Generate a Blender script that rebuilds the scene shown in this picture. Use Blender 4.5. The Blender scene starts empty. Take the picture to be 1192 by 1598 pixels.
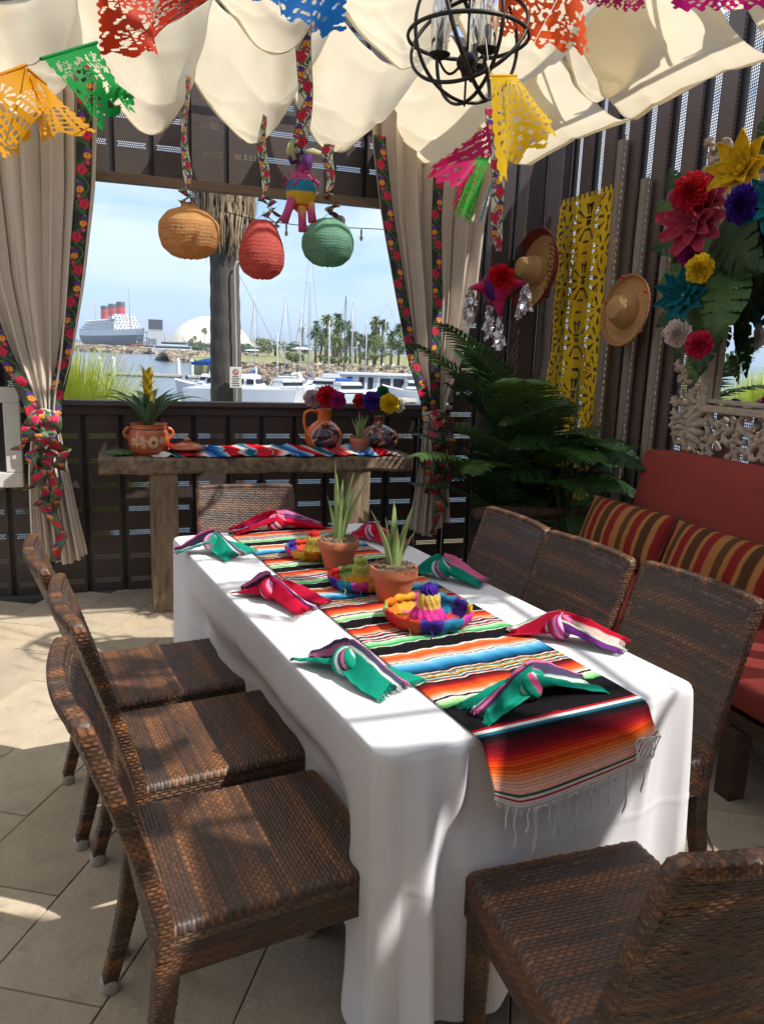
import bpy, bmesh, math, random
import numpy as np
from mathutils import Vector, Matrix
random.seed(7); RNG = np.random.default_rng(7)
S = bpy.context.scene
COL = S.collection
PI = math.pi
R = math.radians
# ---------------------------------------------------------------- camera
EYE = np.array([0.0, 0.0, 1.5])
FPX, CX, CY = 1200.0, 596.0, 799.0
_p, _r, _y = R(11.7), R(2.1), R(18.7)
_fw = np.array([math.sin(_y)*math.cos(_p), math.cos(_y)*math.cos(_p), -math.sin(_p)])
_rt = np.array([math.cos(_y), -math.sin(_y), 0.0]); _up = np.cross(_rt, _fw)
_R = _rt*math.cos(_r)+_up*math.sin(_r); _U = -_rt*math.sin(_r)+_up*math.cos(_r)
cd = bpy.data.cameras.new('camera'); cam = bpy.data.objects.new('camera', cd); COL.objects.link(cam)
cam.matrix_world = Matrix(((_R[0], _U[0], -_fw[0], EYE[0]), (_R[1], _U[1], -_fw[1], EYE[1]), (_R[2], _U[2], -_fw[2], EYE[2]), (0, 0, 0, 1)))
cd.sensor_fit = 'VERTICAL'; cd.sensor_height = 24.0; cd.lens = FPX/1598*24.0
cd.clip_start = 0.05; cd.clip_end = 30000
S.camera = cam
# ---------------------------------------------------------------- sky, sun, exposure
SUN_EL, SUN_AZ = 52.0, 135.0       # azimuth clockwise from +Y (the sun stands behind the camera, to the right)
W = bpy.data.worlds.new('World'); S.world = W; W.use_nodes = True
nt = W.node_tree; nt.nodes.clear()
sky = nt.nodes.new('ShaderNodeTexSky'); sky.sky_type = 'NISHITA'; sky.sun_disc = False
sky.sun_elevation = R(SUN_EL); sky.sun_rotation = R(SUN_AZ)
sky.air_density = 1.0; sky.dust_density = 0.1; sky.ozone_density = 3.0
tc = nt.nodes.new('ShaderNodeTexCoord'); mp = nt.nodes.new('ShaderNodeMapping')
mp.inputs['Scale'].default_value = (1.8, 1.8, 8.5)
n1 = nt.nodes.new('ShaderNodeTexNoise'); n1.inputs['Scale'].default_value = 1.7; n1.inputs['Detail'].default_value = 6; n1.inputs['Roughness'].default_value = .5
n1.inputs['Distortion'].default_value = 0.35
rp = nt.nodes.new('ShaderNodeValToRGB'); rp.color_ramp.elements[0].position = .38; rp.color_ramp.elements[1].position = .60
rp.color_ramp.elements[0].color = (0, 0, 0, 1); rp.color_ramp.elements[1].color = (1, 1, 1, 1)
sx = nt.nodes.new('ShaderNodeSeparateXYZ'); mr = nt.nodes.new('ShaderNodeMapRange')
mr.inputs['From Min'].default_value = 0.02; mr.inputs['From Max'].default_value = 0.22
mr.inputs['To Min'].default_value = 0.15; mr.inputs['To Max'].default_value = 0.95
mul = nt.nodes.new('ShaderNodeMath'); mul.operation = 'MULTIPLY'
mx = nt.nodes.new('ShaderNodeMix'); mx.data_type = 'RGBA'
mx.inputs[7].default_value = (6.0, 6.45, 7.2, 1)
bg = nt.nodes.new('ShaderNodeBackground'); bg.inputs['Strength'].default_value = 0.09
wo = nt.nodes.new('ShaderNodeOutputWorld')
L = nt.links.new
L(tc.outputs['Generated'], mp.inputs['Vector']); L(mp.outputs[0], n1.inputs['Vector']); L(n1.outputs['Fac'], rp.inputs[0])
L(tc.outputs['Generated'], sx.inputs[0]); L(sx.outputs['Z'], mr.inputs['Value'])
L(rp.outputs[0], mul.inputs[0]); L(mr.outputs[0], mul.inputs[1]); L(mul.outputs[0], mx.inputs[0])
hz = nt.nodes.new('ShaderNodeMapRange'); hz.inputs['From Min'].default_value = 0.0; hz.inputs['From Max'].default_value = 0.30; hz.inputs['To Min'].default_value = .85; hz.inputs['To Max'].default_value = 0.0
hm = nt.nodes.new('ShaderNodeMix'); hm.data_type = 'RGBA'; hm.inputs[7].default_value = (2.6, 4.0, 6.2, 1)      # pale blue sea air low over the horizon
L(sx.outputs['Z'], hz.inputs['Value']); L(hz.outputs[0], hm.inputs[0]); L(sky.outputs[0], hm.inputs[6]); L(hm.outputs[2], mx.inputs[6]); L(mx.outputs[2], bg.inputs['Color']); L(bg.outputs[0], wo.inputs['Surface'])
sd = bpy.data.lights.new('sun', 'SUN'); sd.energy = 2.65; sd.angle = R(0.6); sd.color = (1.0, .95, .87)
so = bpy.data.objects.new('sun', sd); COL.objects.link(so)
SUND = Vector((math.sin(R(SUN_AZ))*math.cos(R(SUN_EL)), math.cos(R(SUN_AZ))*math.cos(R(SUN_EL)), math.sin(R(SUN_EL))))
so.rotation_euler = SUND.to_track_quat('Z', 'Y').to_euler(); so.location = (0, 0, 30)
S.view_settings.view_transform = 'Standard'; S.view_settings.look = 'None'; S.view_settings.gamma = 1
S.view_settings.use_curve_mapping = False
S.view_settings.exposure = 1.03
S.render.engine = 'CYCLES'
S.cycles.max_bounces = 8; S.cycles.diffuse_bounces = 4; S.cycles.transmission_bounces = 6; S.cycles.transparent_max_bounces = 12
S.cycles.sample_clamp_indirect = 6
# ---------------------------------------------------------------- helpers: a pixel of the photograph to a point of the place
def _ray(px, py): return _fw + _R*(px-CX)/FPX - _U*(py-CY)/FPX
def atY(px, py, Y): d = _ray(px, py); return EYE + d*(Y/d[1])
def atX(px, py, X): d = _ray(px, py); return EYE + d*(X/d[0])
def atZ(px, py, Z): d = _ray(px, py); return EYE + d*((Z-EYE[2])/d[2])
def srgb(r, g, b):
    f = lambda c: ((c/255+.055)/1.055)**2.4 if c > 10 else c/255/12.92
    return (f(r), f(g), f(b))
# ---------------------------------------------------------------- materials
MATS = {}
def mat(name, col=(.5, .5, .5), rough=.6, var=.12, vscale=6., bump=0., bscale=80., attr=False, metal=0., transl=0., spec=.5, stretch=(1, 1, 1), coat=0., alpha=1., wave=None, var2=None, emit=None):
    if name in MATS: return MATS[name]
    m = bpy.data.materials.new(name); m.use_nodes = True; t = m.node_tree; N = t.nodes; K = t.links.new
    b = N['Principled BSDF']; out = N['Material Output']
    b.inputs['Roughness'].default_value = rough; b.inputs['Metallic'].default_value = metal
    b.inputs['Specular IOR Level'].default_value = spec; b.inputs['Coat Weight'].default_value = coat
    tcn = N.new('ShaderNodeTexCoord'); mpn = N.new('ShaderNodeMapping'); mpn.inputs['Scale'].default_value = stretch
    K(tcn.outputs['Object'], mpn.inputs[0])
    if attr:
        a = N.new('ShaderNodeAttribute'); a.attribute_name = 'Col'; src = a.outputs['Color']
    else:
        a = N.new('ShaderNodeRGB'); a.outputs[0].default_value = (*col, 1); src = a.outputs[0]
    if var > 0:
        ns = N.new('ShaderNodeTexNoise'); ns.inputs['Scale'].default_value = vscale; ns.inputs['Detail'].default_value = 5; ns.inputs['Roughness'].default_value = .6
        K(mpn.outputs[0], ns.inputs['Vector'])
        r_ = N.new('ShaderNodeMapRange'); r_.inputs['From Min'].default_value = .3; r_.inputs['From Max'].default_value = .7
        r_.inputs['To Min'].default_value = 1-var; r_.inputs['To Max'].default_value = 1+var
        K(ns.outputs['Fac'], r_.inputs['Value'])
        v = N.new('ShaderNodeVectorMath'); v.operation = 'SCALE'; K(src, v.inputs[0]); K(r_.outputs[0], v.inputs['Scale']); src = v.outputs[0]
    if var2:      # a second colour in patches: (colour, scale, lo, hi)
        n2 = N.new('ShaderNodeTexNoise'); n2.inputs['Scale'].default_value = var2[1]; n2.inputs['Detail'].default_value = 7; n2.inputs['Roughness'].default_value = .65
        K(mpn.outputs[0], n2.inputs['Vector']); r2 = N.new('ShaderNodeMapRange')
        r2.inputs['From Min'].default_value = var2[2]; r2.inputs['From Max'].default_value = var2[3]; K(n2.outputs['Fac'], r2.inputs['Value'])
        m2 = N.new('ShaderNodeMix'); m2.data_type = 'RGBA'; K(r2.outputs[0], m2.inputs[0]); K(src, m2.inputs[6]); m2.inputs[7].default_value = (*var2[0], 1); src = m2.outputs[2]
    K(src, b.inputs['Base Color'])
    if bump > 0:
        nb = N.new('ShaderNodeTexNoise'); nb.inputs['Scale'].default_value = bscale; nb.inputs['Detail'].default_value = 4
        K(mpn.outputs[0], nb.inputs['Vector']); h = nb.outputs['Fac']
        bp = N.new('ShaderNodeBump'); bp.inputs['Strength'].default_value = min(1, bump); bp.inputs['Distance'].default_value = .01
        K(h, bp.inputs['Height']); K(bp.outputs[0], b.inputs['Normal'])
    if emit:
        b.inputs['Emission Color'].default_value = (*emit[0], 1); b.inputs['Emission Strength'].default_value = emit[1]
    if transl > 0:
        tr = N.new('ShaderNodeBsdfTranslucent'); K(src, tr.inputs['Color']); ms = N.new('ShaderNodeMixShader'); ms.inputs[0].default_value = transl
        K(b.outputs[0], ms.inputs[1]); K(tr.outputs[0], ms.inputs[2]); K(ms.outputs[0], out.inputs['Surface'])
    MATS[name] = m
    return m
# ---------------------------------------------------------------- mesh builder
class MB:
    def __init__(s): s.v = []; s.f = []; s.c = []; s.n = 0; s.mi = []; s.cur = 0
    def add(s, V, F, col=None):
        V = np.asarray(V, float).reshape(-1, 3); o = s.n
        s.v.append(V); s.n += len(V)
        s.f.extend([tuple(i+o for i in f) for f in F]); s.mi.extend([s.cur]*len(F))
        c = np.ones((len(V), 3))*.5 if col is None else np.broadcast_to(np.asarray(col, float), (len(V), 3))
        s.c.append(c); return s
    def box(s, c, d, rz=0, col=None, top=None):
        x, y, z = d[0]/2, d[1]/2, d[2]/2; k = top if top else (1, 1)
        V = np.array([(-x, -y, -z), (x, -y, -z), (x, y, -z), (-x, y, -z), (-x*k[0], -y*k[1], z), (x*k[0], -y*k[1], z), (x*k[0], y*k[1], z), (-x*k[0], y*k[1], z)])
        if rz: V = V @ np.array([[math.cos(rz), math.sin(rz), 0], [-math.sin(rz), math.cos(rz), 0], [0, 0, 1]])
        return s.add(V+np.array(c), [(0, 3, 2, 1), (4, 5, 6, 7), (0, 1, 5, 4), (1, 2, 6, 5), (2, 3, 7, 6), (3, 0, 4, 7)], col)
    def grid(s, P, closeu=False, closev=False, mask=None, col=None):
        P = np.asarray(P, float); nu, nv = P.shape[:2]
        iu = np.arange(nu if closeu else nu-1); iv = np.arange(nv if closev else nv-1)
        A, B = np.meshgrid(iu, iv, indexing='ij'); A2 = (A+1) % nu; B2 = (B+1) % nv
        Q = np.stack([A*nv+B, A2*nv+B, A2*nv+B2, A*nv+B2], -1).reshape(-1, 4)
        if mask is not None: Q = Q[np.asarray(mask).reshape(-1)]
        o = s.n; s.v.append(P.reshape(-1, 3)); s.n += nu*nv
        s.f.extend(map(tuple, (Q+o).tolist())); s.mi.extend([s.cur]*len(Q))
        c = np.ones((nu*nv, 3))*.5 if col is None else np.broadcast_to(np.asarray(col, float), (nu, nv, 3)).reshape(-1, 3)
        s.c.append(c); return s
    def tube(s, pts, rad, n=8, caps=True, col=None, flat=1.0, upv=None):
        P = np.asarray(pts, float); m = len(P); rad = np.broadcast_to(np.asarray(rad, float), (m,))
        T = np.gradient(P, axis=0); T /= np.linalg.norm(T, axis=1)[:, None]+1e-12
        up = np.array(upv if upv is not None else ((0, 0, 1) if abs(T[0, 2]) < .9 else (1, 0, 0)), float)
        th = np.arange(n)*2*PI/n; G = np.zeros((m, n, 3))
        a = np.cross(T[0], up); a /= np.linalg.norm(a)
        for i in range(m):
            a = a-T[i]*(a@T[i]); a /= np.linalg.norm(a)+1e-12; b = np.cross(T[i], a)
            G[i] = P[i]+rad[i]*(np.cos(th)[:, None]*a+flat*np.sin(th)[:, None]*b)
        c = None
        if col is not None:
            c = np.asarray(col, float)
            if c.ndim == 2: c = np.repeat(c[:, None, :], n, 1)
        o = s.n; s.grid(G, closev=True, col=c)
        if caps: s.f += [tuple(o+j for j in range(n)), tuple(o+(m-1)*n+j for j in reversed(range(n)))]; s.mi += [s.cur]*2
        return s
    def lathe(s, prof, n=32, c=(0, 0, 0), M=None, col=None, sq=(1, 1)):
        prof = np.asarray(prof, float); th = np.arange(n)*2*PI/n
        G = np.stack([prof[:, 0][:, None]*np.cos(th)*sq[0], prof[:, 0][:, None]*np.sin(th)*sq[1], np.repeat(prof[:, 1][:, None], n, 1)], -1)
        if M is not None: G = G @ np.asarray(M, float).T
        cc = None
        if col is not None:
            cc = np.asarray(col, float)
            if cc.ndim == 2: cc = np.repeat(cc[:, None, :], n, 1)
        return s.grid(G+np.array(c), closev=True, col=cc)
    def ball(s, c, r, n=12, m=8, col=None, M=None):
        r = np.broadcast_to(np.asarray(r, float), (3,)); ph = np.linspace(-PI/2, PI/2, m+1); th = np.arange(n)*2*PI/n
        G = np.stack([np.cos(ph)[:, None]*np.cos(th), np.cos(ph)[:, None]*np.sin(th), np.repeat(np.sin(ph)[:, None], n, 1)], -1)*r
        if M is not None: G = G @ np.asarray(M, float).T
        return s.grid(G+np.array(c), closev=True, col=col)
    def build(s, name, m, parent=None, smooth=True, loc=None, rz=0., bevel=0., thick=0., angle=None, kind=None):
        me = bpy.data.meshes.new(name)
        V = np.concatenate(s.v) if s.v else np.zeros((0, 3))
        me.from_pydata(V.tolist(), [], s.f)
        ca = me.color_attributes.new('Col', 'FLOAT_COLOR', 'POINT')
        C4 = np.ones((len(V), 4), np.float32); C4[:, :3] = np.clip(np.concatenate(s.c), 0, 4); ca.data.foreach_set('color', C4.ravel())
        for k in (m if isinstance(m, (list, tuple)) else [m]): me.materials.append(k)
        if isinstance(m, (list, tuple)): me.polygons.foreach_set('material_index', s.mi)
        if smooth: me.polygons.foreach_set('use_smooth', [True]*len(me.polygons))
        if smooth and angle: me.set_sharp_from_angle(angle=R(angle))
        o = bpy.data.objects.new(name, me); COL.objects.link(o)
        if parent is not None: o.parent = parent
        if loc is not None: o.location = loc
        o.rotation_euler.z = rz
        if bevel > 0:
            b = o.modifiers.new('bevel', 'BEVEL'); b.width = bevel; b.segments = 2; b.limit_method = 'ANGLE'
        if thick > 0:
            b = o.modifiers.new('thickness', 'SOLIDIFY'); b.thickness = thick; b.offset = 0
        if kind: o['kind'] = kind
        return o
def tag(o, label=None, cat=None, group=None, kind=None):
    if label: o['label'] = label
    if cat: o['category'] = cat
    if group: o['group'] = group
    if kind: o['kind'] = kind
    return o
def thing(name, label, cat, loc=(0, 0, 0), rz=0., group=None, rot=None):
    o = bpy.data.objects.new(name, None); COL.objects.link(o); o.location = loc; o.rotation_euler.z = rz
    o.empty_display_size = .1
    if rot: o.rotation_euler = rot
    return tag(o, label, cat, group)
KIDS = {}
def copy_tree(o, parent=None, label=None, loc=None, rz=None):
    c = o.copy(); COL.objects.link(c)
    if parent is not None: c.parent = parent
    if label: c['label'] = label
    if loc is not None: c.location = loc
    if rz is not None: c.rotation_euler.z = rz
    for ch in list(o.children): copy_tree(ch, c)
    return c
def child(o, parent, loc=(0, 0, 0), rot=(0, 0, 0), scale=None, name=None):
    """another piece sharing the mesh of o"""
    c = bpy.data.objects.new(name or o.name.split('.')[0], o.data); COL.objects.link(c); c.parent = parent; c.location = loc; c.rotation_euler = rot
    if scale is not None: c.scale = scale
    for md in o.modifiers:
        k = c.modifiers.new(md.name, md.type)
        if md.type == 'SOLIDIFY': k.thickness = md.thickness; k.offset = md.offset
        if md.type == 'BEVEL': k.width = md.width; k.segments = md.segments
    return c
def vnoise(x, y=0., seed=0.):
    """smooth pseudo noise for numpy arrays, -1..1"""
    return (np.sin(x*1.7+seed*3.1+1.3*np.sin(y*1.1+seed))+np.sin(y*2.3-seed*1.7+1.1*np.sin(x*.9+seed*2))+np.sin((x+y)*1.31+seed*5.3))/3
def frameZ(n):
    """3x3 whose third column is the direction n"""
    n = np.asarray(n, float); n = n/np.linalg.norm(n); a = np.array((0, 0, 1.)) if abs(n[2]) < .95 else np.array((0, 1., 0))
    u = np.cross(a, n); u /= np.linalg.norm(u); v = np.cross(n, u); return np.stack([u, v, n], 1)
# ================================================================= materials used across
M_fence = mat('fence_brown', srgb(68, 58, 56), .45, .10, 3, .15, 200)
M_gap = mat('batten_black', srgb(22, 22, 30), .5, .05)
M_rail = mat('rail_grey', srgb(84, 78, 76), .5, .1, 5)
M_woodrail = mat('trim_wood', srgb(120, 100, 82), .6, .25, 4, .3, 40, stretch=(1, 14, 14))
M_canvas = mat('canopy_canvas', srgb(242, 236, 222), .85, .04, 4, .45, 9, transl=.74, spec=.1, stretch=(1, .35, 1), var2=(srgb(234, 222, 200), 3, .56, .8))
M_curt = mat('curtain_cloth', srgb(222, 210, 198), .85, .06, 2, .1, 300, transl=.12, spec=.1)
M_ribbon = mat('embroidered_ribbon', attr=True, rough=.6, var=.12, vscale=150, bump=.35, bscale=500)
M_white = mat('white_cloth', srgb(222, 222, 226), .8, .03, 4, .12, 350, spec=.15)
M_concrete = mat('paver_stone', srgb(182, 168, 146), .85, .10, 5, .35, 60, var2=(srgb(146, 132, 112), 12, .55, .85))
M_joint = mat('joint_sand', srgb(60, 55, 50), .9, .1)
M_wicker = mat('wicker', attr=True, rough=.38, var=.25, vscale=120, bump=.15, bscale=400, spec=.5)
M_black = mat('black_metal', srgb(34, 28, 26), .45, .1, 10, metal=.3)
M_leaf = mat('dark_leaf', srgb(46, 76, 38), .42, .3, 9, spec=.4, transl=.12)
M_leaf2 = mat('mid_leaf', srgb(72, 108, 48), .4, .3, 6, spec=.4, transl=.15)
M_stem = mat('plant_stem', srgb(70, 84, 48), .6, .2)
M_terra = mat('terracotta', srgb(190, 112, 78), .75, .12, 8, .15, 60)
# ================================================================= floor
def floor():
    base = MB(); base.box((-.6, 1.45, -.06), (8.2, 6.9, .1)); fl = base.build('floor', M_joint, smooth=False); tag(fl, kind='structure')
    a = R(61.2); d = np.array([math.cos(a), math.sin(a)]); n = np.array([d[1], -d[0]])
    pv = MB(); pv.box((0, 0, 0), (.604, .3045, .04)); proto = None; k = 0
    rnd = random.Random(3)
    mats = [M_concrete] + [mat('paver_stone_%s' % w, srgb(*c), .85, .13, 5, .35, 60, var2=(srgb(*c2), 14, .55, .82)) for w, c, c2 in (('warm', (184, 168, 144), (150, 134, 112)), ('pale', (188, 174, 152), (150, 136, 116)), ('grey', (176, 162, 142), (138, 126, 110)))]
    protos = []
    for m in mats:
        o = pv.build('paver', m, fl, smooth=False, bevel=.003); protos.append(o); pv_used = 0
    used = [False]*4
    for i in range(-16, 26):
        for j in range(-14, 18):
            nn = -1.317+.308*i*-1; t = 1.679-.305+.6085*j+.3*(-i)*1.0
            # row centre at n = nn, joint phase drifts by .3 per row
            c = d*(t) + n*nn
            if not (-3.6 < c[0] < 2.95 and -.7 < c[1] < 4.75): continue
            w = rnd.randrange(4)
            if not used[w]: o = protos[w]; used[w] = True
            else: o = child(protos[w], fl)
            o.location = (c[0], c[1], -.018+rnd.uniform(-.0012, .0012)); o.rotation_euler = (0, 0, a)
    return fl
floor()
# ================================================================= fences
def panel_mesh(w, z0, z1, hole_rows, slot_w, ncol=13, t=.012, skip=None):
    """board with little perforated slots: real holes"""
    xs = np.unique(np.round(np.concatenate([[-w/2], np.linspace(-slot_w/2, slot_w/2, ncol*2), [w/2]]), 5))
    zs = [z0]; band = []
    for zr in hole_rows:
        if zr-.02 > z0 and zr+.02 < z1:
            e = [zr-.0135+k*.0054 for k in range(6)]
            zs += e; band.append((len(zs)-6))
    zs.append(z1); zs = np.array(zs)
    X, Zz = np.meshgrid(xs, zs, indexing='ij'); P = np.stack([X, np.zeros_like(X), Zz], -1)
    mask = np.ones((len(xs)-1, len(zs)-1), bool)
    for b in band:
        for r in (0, 2, 4):
            for c in range(1, len(xs)-2):
                if (c + (r//2)) % 2 == 1: mask[c, b+r] = False
    m = MB(); m.grid(P, mask=mask); P2 = P.copy()
    # returns at the sides give the board its depth
    for sx in (-w/2, w/2):
        m.add([(sx, 0, z0), (sx, t, z0), (sx, t, z1), (sx, 0, z1)], [(0, 1, 2, 3)])
    m.add([(-w/2, 0, z0), (w/2, 0, z0), (w/2, t, z0), (-w/2, t, z0)], [(0, 1, 2, 3)])
    return m
FY = 4.82
def back_fence():
    t = thing('perforated_fence', 'dark brown perforated board fence across the back, open to the harbour above a sill', 'fence', (0, FY, 0))
    rows = [.075+.1475*k for k in range(30)]
    pw = .180; pitch = .2085; x0 = -.02-pitch/2
    lo = hi = full = None
    lsh = None
    for k in range(-12, 15):
        x = x0 + pitch*k
        if x > 2.9: continue
        inopen = -.40 < x < 2.02
        if x > 2.2:
            o = MB(); o.box((0, .006, 1.68), (pw, .012, 3.34)); o.build('fence_board', M_fence, t, smooth=False, loc=(x, 0, 0)); continue
        if inopen:
            for (a, b, tagk) in ((0.005, 1.085, 'lo'), (2.425, 3.35, 'hi')):
                key = tagk
                if key == 'lo':
                    if lo is None: lo = panel_mesh(pw, a, b, rows, .148).build('fence_board', M_fence, t, smooth=False); o = lo
                    else: o = child(lo, t)
                else:
                    if hi is None: hi = panel_mesh(pw, a, b, rows, .148).build('fence_board', M_fence, t, smooth=False); o = hi
                    else: o = child(hi, t)
                o.location = (x, random.uniform(-.002, .002), 0)
        else:
            if full is None: full = panel_mesh(pw, .005, 3.35, rows, .148).build('fence_board', M_fence, t, smooth=False); o = full
            else: o = child(full, t)
            o.location = (x, random.uniform(-.002, .002), 0)
    # recessed black battens between the boards
    bl = bh = None
    for k in range(-12, 15):
        x = x0+pitch*(k-.5)
        if x > 2.82: continue
        inopen = -.50 < x < 2.12
        spans = [(0, 1.085), (2.425, 3.35)] if inopen else [(0, 3.35)]
        for a, b in spans:
            m = MB(); m.box((0, .022, (a+b)/2), (.032, .012, b-a)); m.build('batten', M_gap, t, smooth=False, loc=(x, 0, 0))
    m = MB(); m.box((.84, .0, 1.155), (2.50, .09, .03)); m.build('sill_cap', M_rail, t, smooth=False, bevel=.004)
    m = MB(); m.box((.84, .004, 1.113), (2.50, .04, .054)); m.build('rail', M_fence, t, smooth=False, bevel=.003)
    m = MB(); m.box((.84, -.004, 2.40), (2.50, .06, .05)); m.build('header_rail', M_woodrail, t, smooth=False, bevel=.003)
    m = MB(); m.box((-.47, .01, 1.78), (.06, .07, 1.19)); m.build('post', M_fence, t, smooth=False, bevel=.003)
    m = MB(); m.box((2.09, .01, 1.78), (.06, .07, 1.19)); m.build('post', M_fence, t, smooth=False, bevel=.003)
    m = MB(); m.box((.2, .01, 3.38), (5.6, .06, .05)); m.build('top_rail', M_fence, t, smooth=False)
back_fence()
WX = 2.85
def right_wall():
    t = thing('perforated_wall', 'brown corrugated screen wall with bright perforated strips behind the red bench', 'wall', (WX, 0, 0))
    # one profile: plate, perforated strip with real holes, black recess
    zt = 3.2; t1 = .108; st = .102
    m = MB()
    m.add([(0, 0, 0), (0, t1, 0), (0, t1, zt), (0, 0, zt)], [(0, 3, 2, 1)])
    m.add([(0, 0, 0), (.03, 0, 0), (.03, 0, zt), (0, 0, zt)], [(0, 1, 2, 3)])
    mfine = mat('fine_perforated_steel', srgb(84, 70, 66), .45, .08, 3)
    plate = m.build('wall_panel', perf_mat('fine_perforated_steel_panel'), t, smooth=False)
    kk = np.arange(14); ys = np.r_[t1, t1+.005+(st-.008)*((kk//2)+np.where(kk % 2 == 0, 0, .62))/6.62, t1+st]; nzr = 225; zz = np.arange(nzr*2); zs = zt*((zz//2)+np.where(zz % 2 == 0, 0, .66))/nzr; nz = len(zs)
    Yg, Zg = np.meshgrid(ys, zs, indexing='ij'); Xg = np.interp(ys, [t1, t1+st], [0, .012])[:, None]+0*Zg
    mask = np.ones((len(ys)-1, nz-1), bool)
    c, z = np.meshgrid(np.arange(len(ys)-1), np.arange(nz-1), indexing='ij')
    hole = (c >= 1) & (c < len(ys)-2) & (z % 2 == 0) & (c % 2 == 1)
    mask[hole] = False
    m2 = MB(); m2.grid(np.stack([Xg, Yg, Zg], -1), mask=mask)
    strip = m2.build('perforated_strip', M_fence, t, smooth=False)
    m3 = MB(); m3.box((.03, t1+st+.02, zt/2), (.02, .04, zt)); batt = m3.build('batten', M_gap, t, smooth=False)
    for k in range(22):
        y = 4.82-.02-.2465*(k+1)
        for j, o in enumerate((plate, strip, batt)):
            q = o if k == 0 else child(o, t)
            q.location = (0, y, 0)
def perf_mat(name):
    """sheet steel with a fine field of punched dots, too small to tell apart"""
    m = bpy.data.materials.new(name); m.use_nodes = True; N = m.node_tree.nodes; K = m.node_tree.links.new; b = N['Principled BSDF']
    tcn = N.new('ShaderNodeTexCoord'); mp_ = N.new('ShaderNodeMapping'); mp_.inputs['Scale'].default_value = (95, 95, 95); K(tcn.outputs['Object'], mp_.inputs[0])
    sp = N.new('ShaderNodeSeparateXYZ'); K(mp_.outputs[0], sp.inputs[0])
    def math_(op, a, b_=None, v=None):
        q = N.new('ShaderNodeMath'); q.operation = op; K(a, q.inputs[0])
        if b_ is not None: K(b_, q.inputs[1])
        if v is not None: q.inputs[1].default_value = v
        return q.outputs[0]
    row = math_('FLOOR', sp.outputs['Z']); half = math_('MULTIPLY', math_('MODULO', row, v=2.0), v=.5)
    yy = math_('ADD', sp.outputs['Y'], half); fy = math_('SUBTRACT', math_('FRACT', yy), v=.5); fz = math_('SUBTRACT', math_('FRACT', sp.outputs['Z']), v=.5)
    r2 = math_('ADD', math_('MULTIPLY', fy, fy), math_('MULTIPLY', fz, fz)); d = math_('LESS_THAN', r2, v=.075)
    ns = N.new('ShaderNodeTexNoise'); ns.inputs['Scale'].default_value = 2.2; K(tcn.outputs['Object'], ns.inputs['Vector'])
    mx_ = N.new('ShaderNodeMix'); mx_.data_type = 'RGBA'; K(d, mx_.inputs[0]); mx_.inputs[6].default_value = (*srgb(120, 104, 98), 1); mx_.inputs[7].default_value = (*srgb(70, 58, 56), 1)
    K(mx_.outputs[2], b.inputs['Base Color']); b.inputs['Roughness'].default_value = .45
    return m
right_wall()
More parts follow.
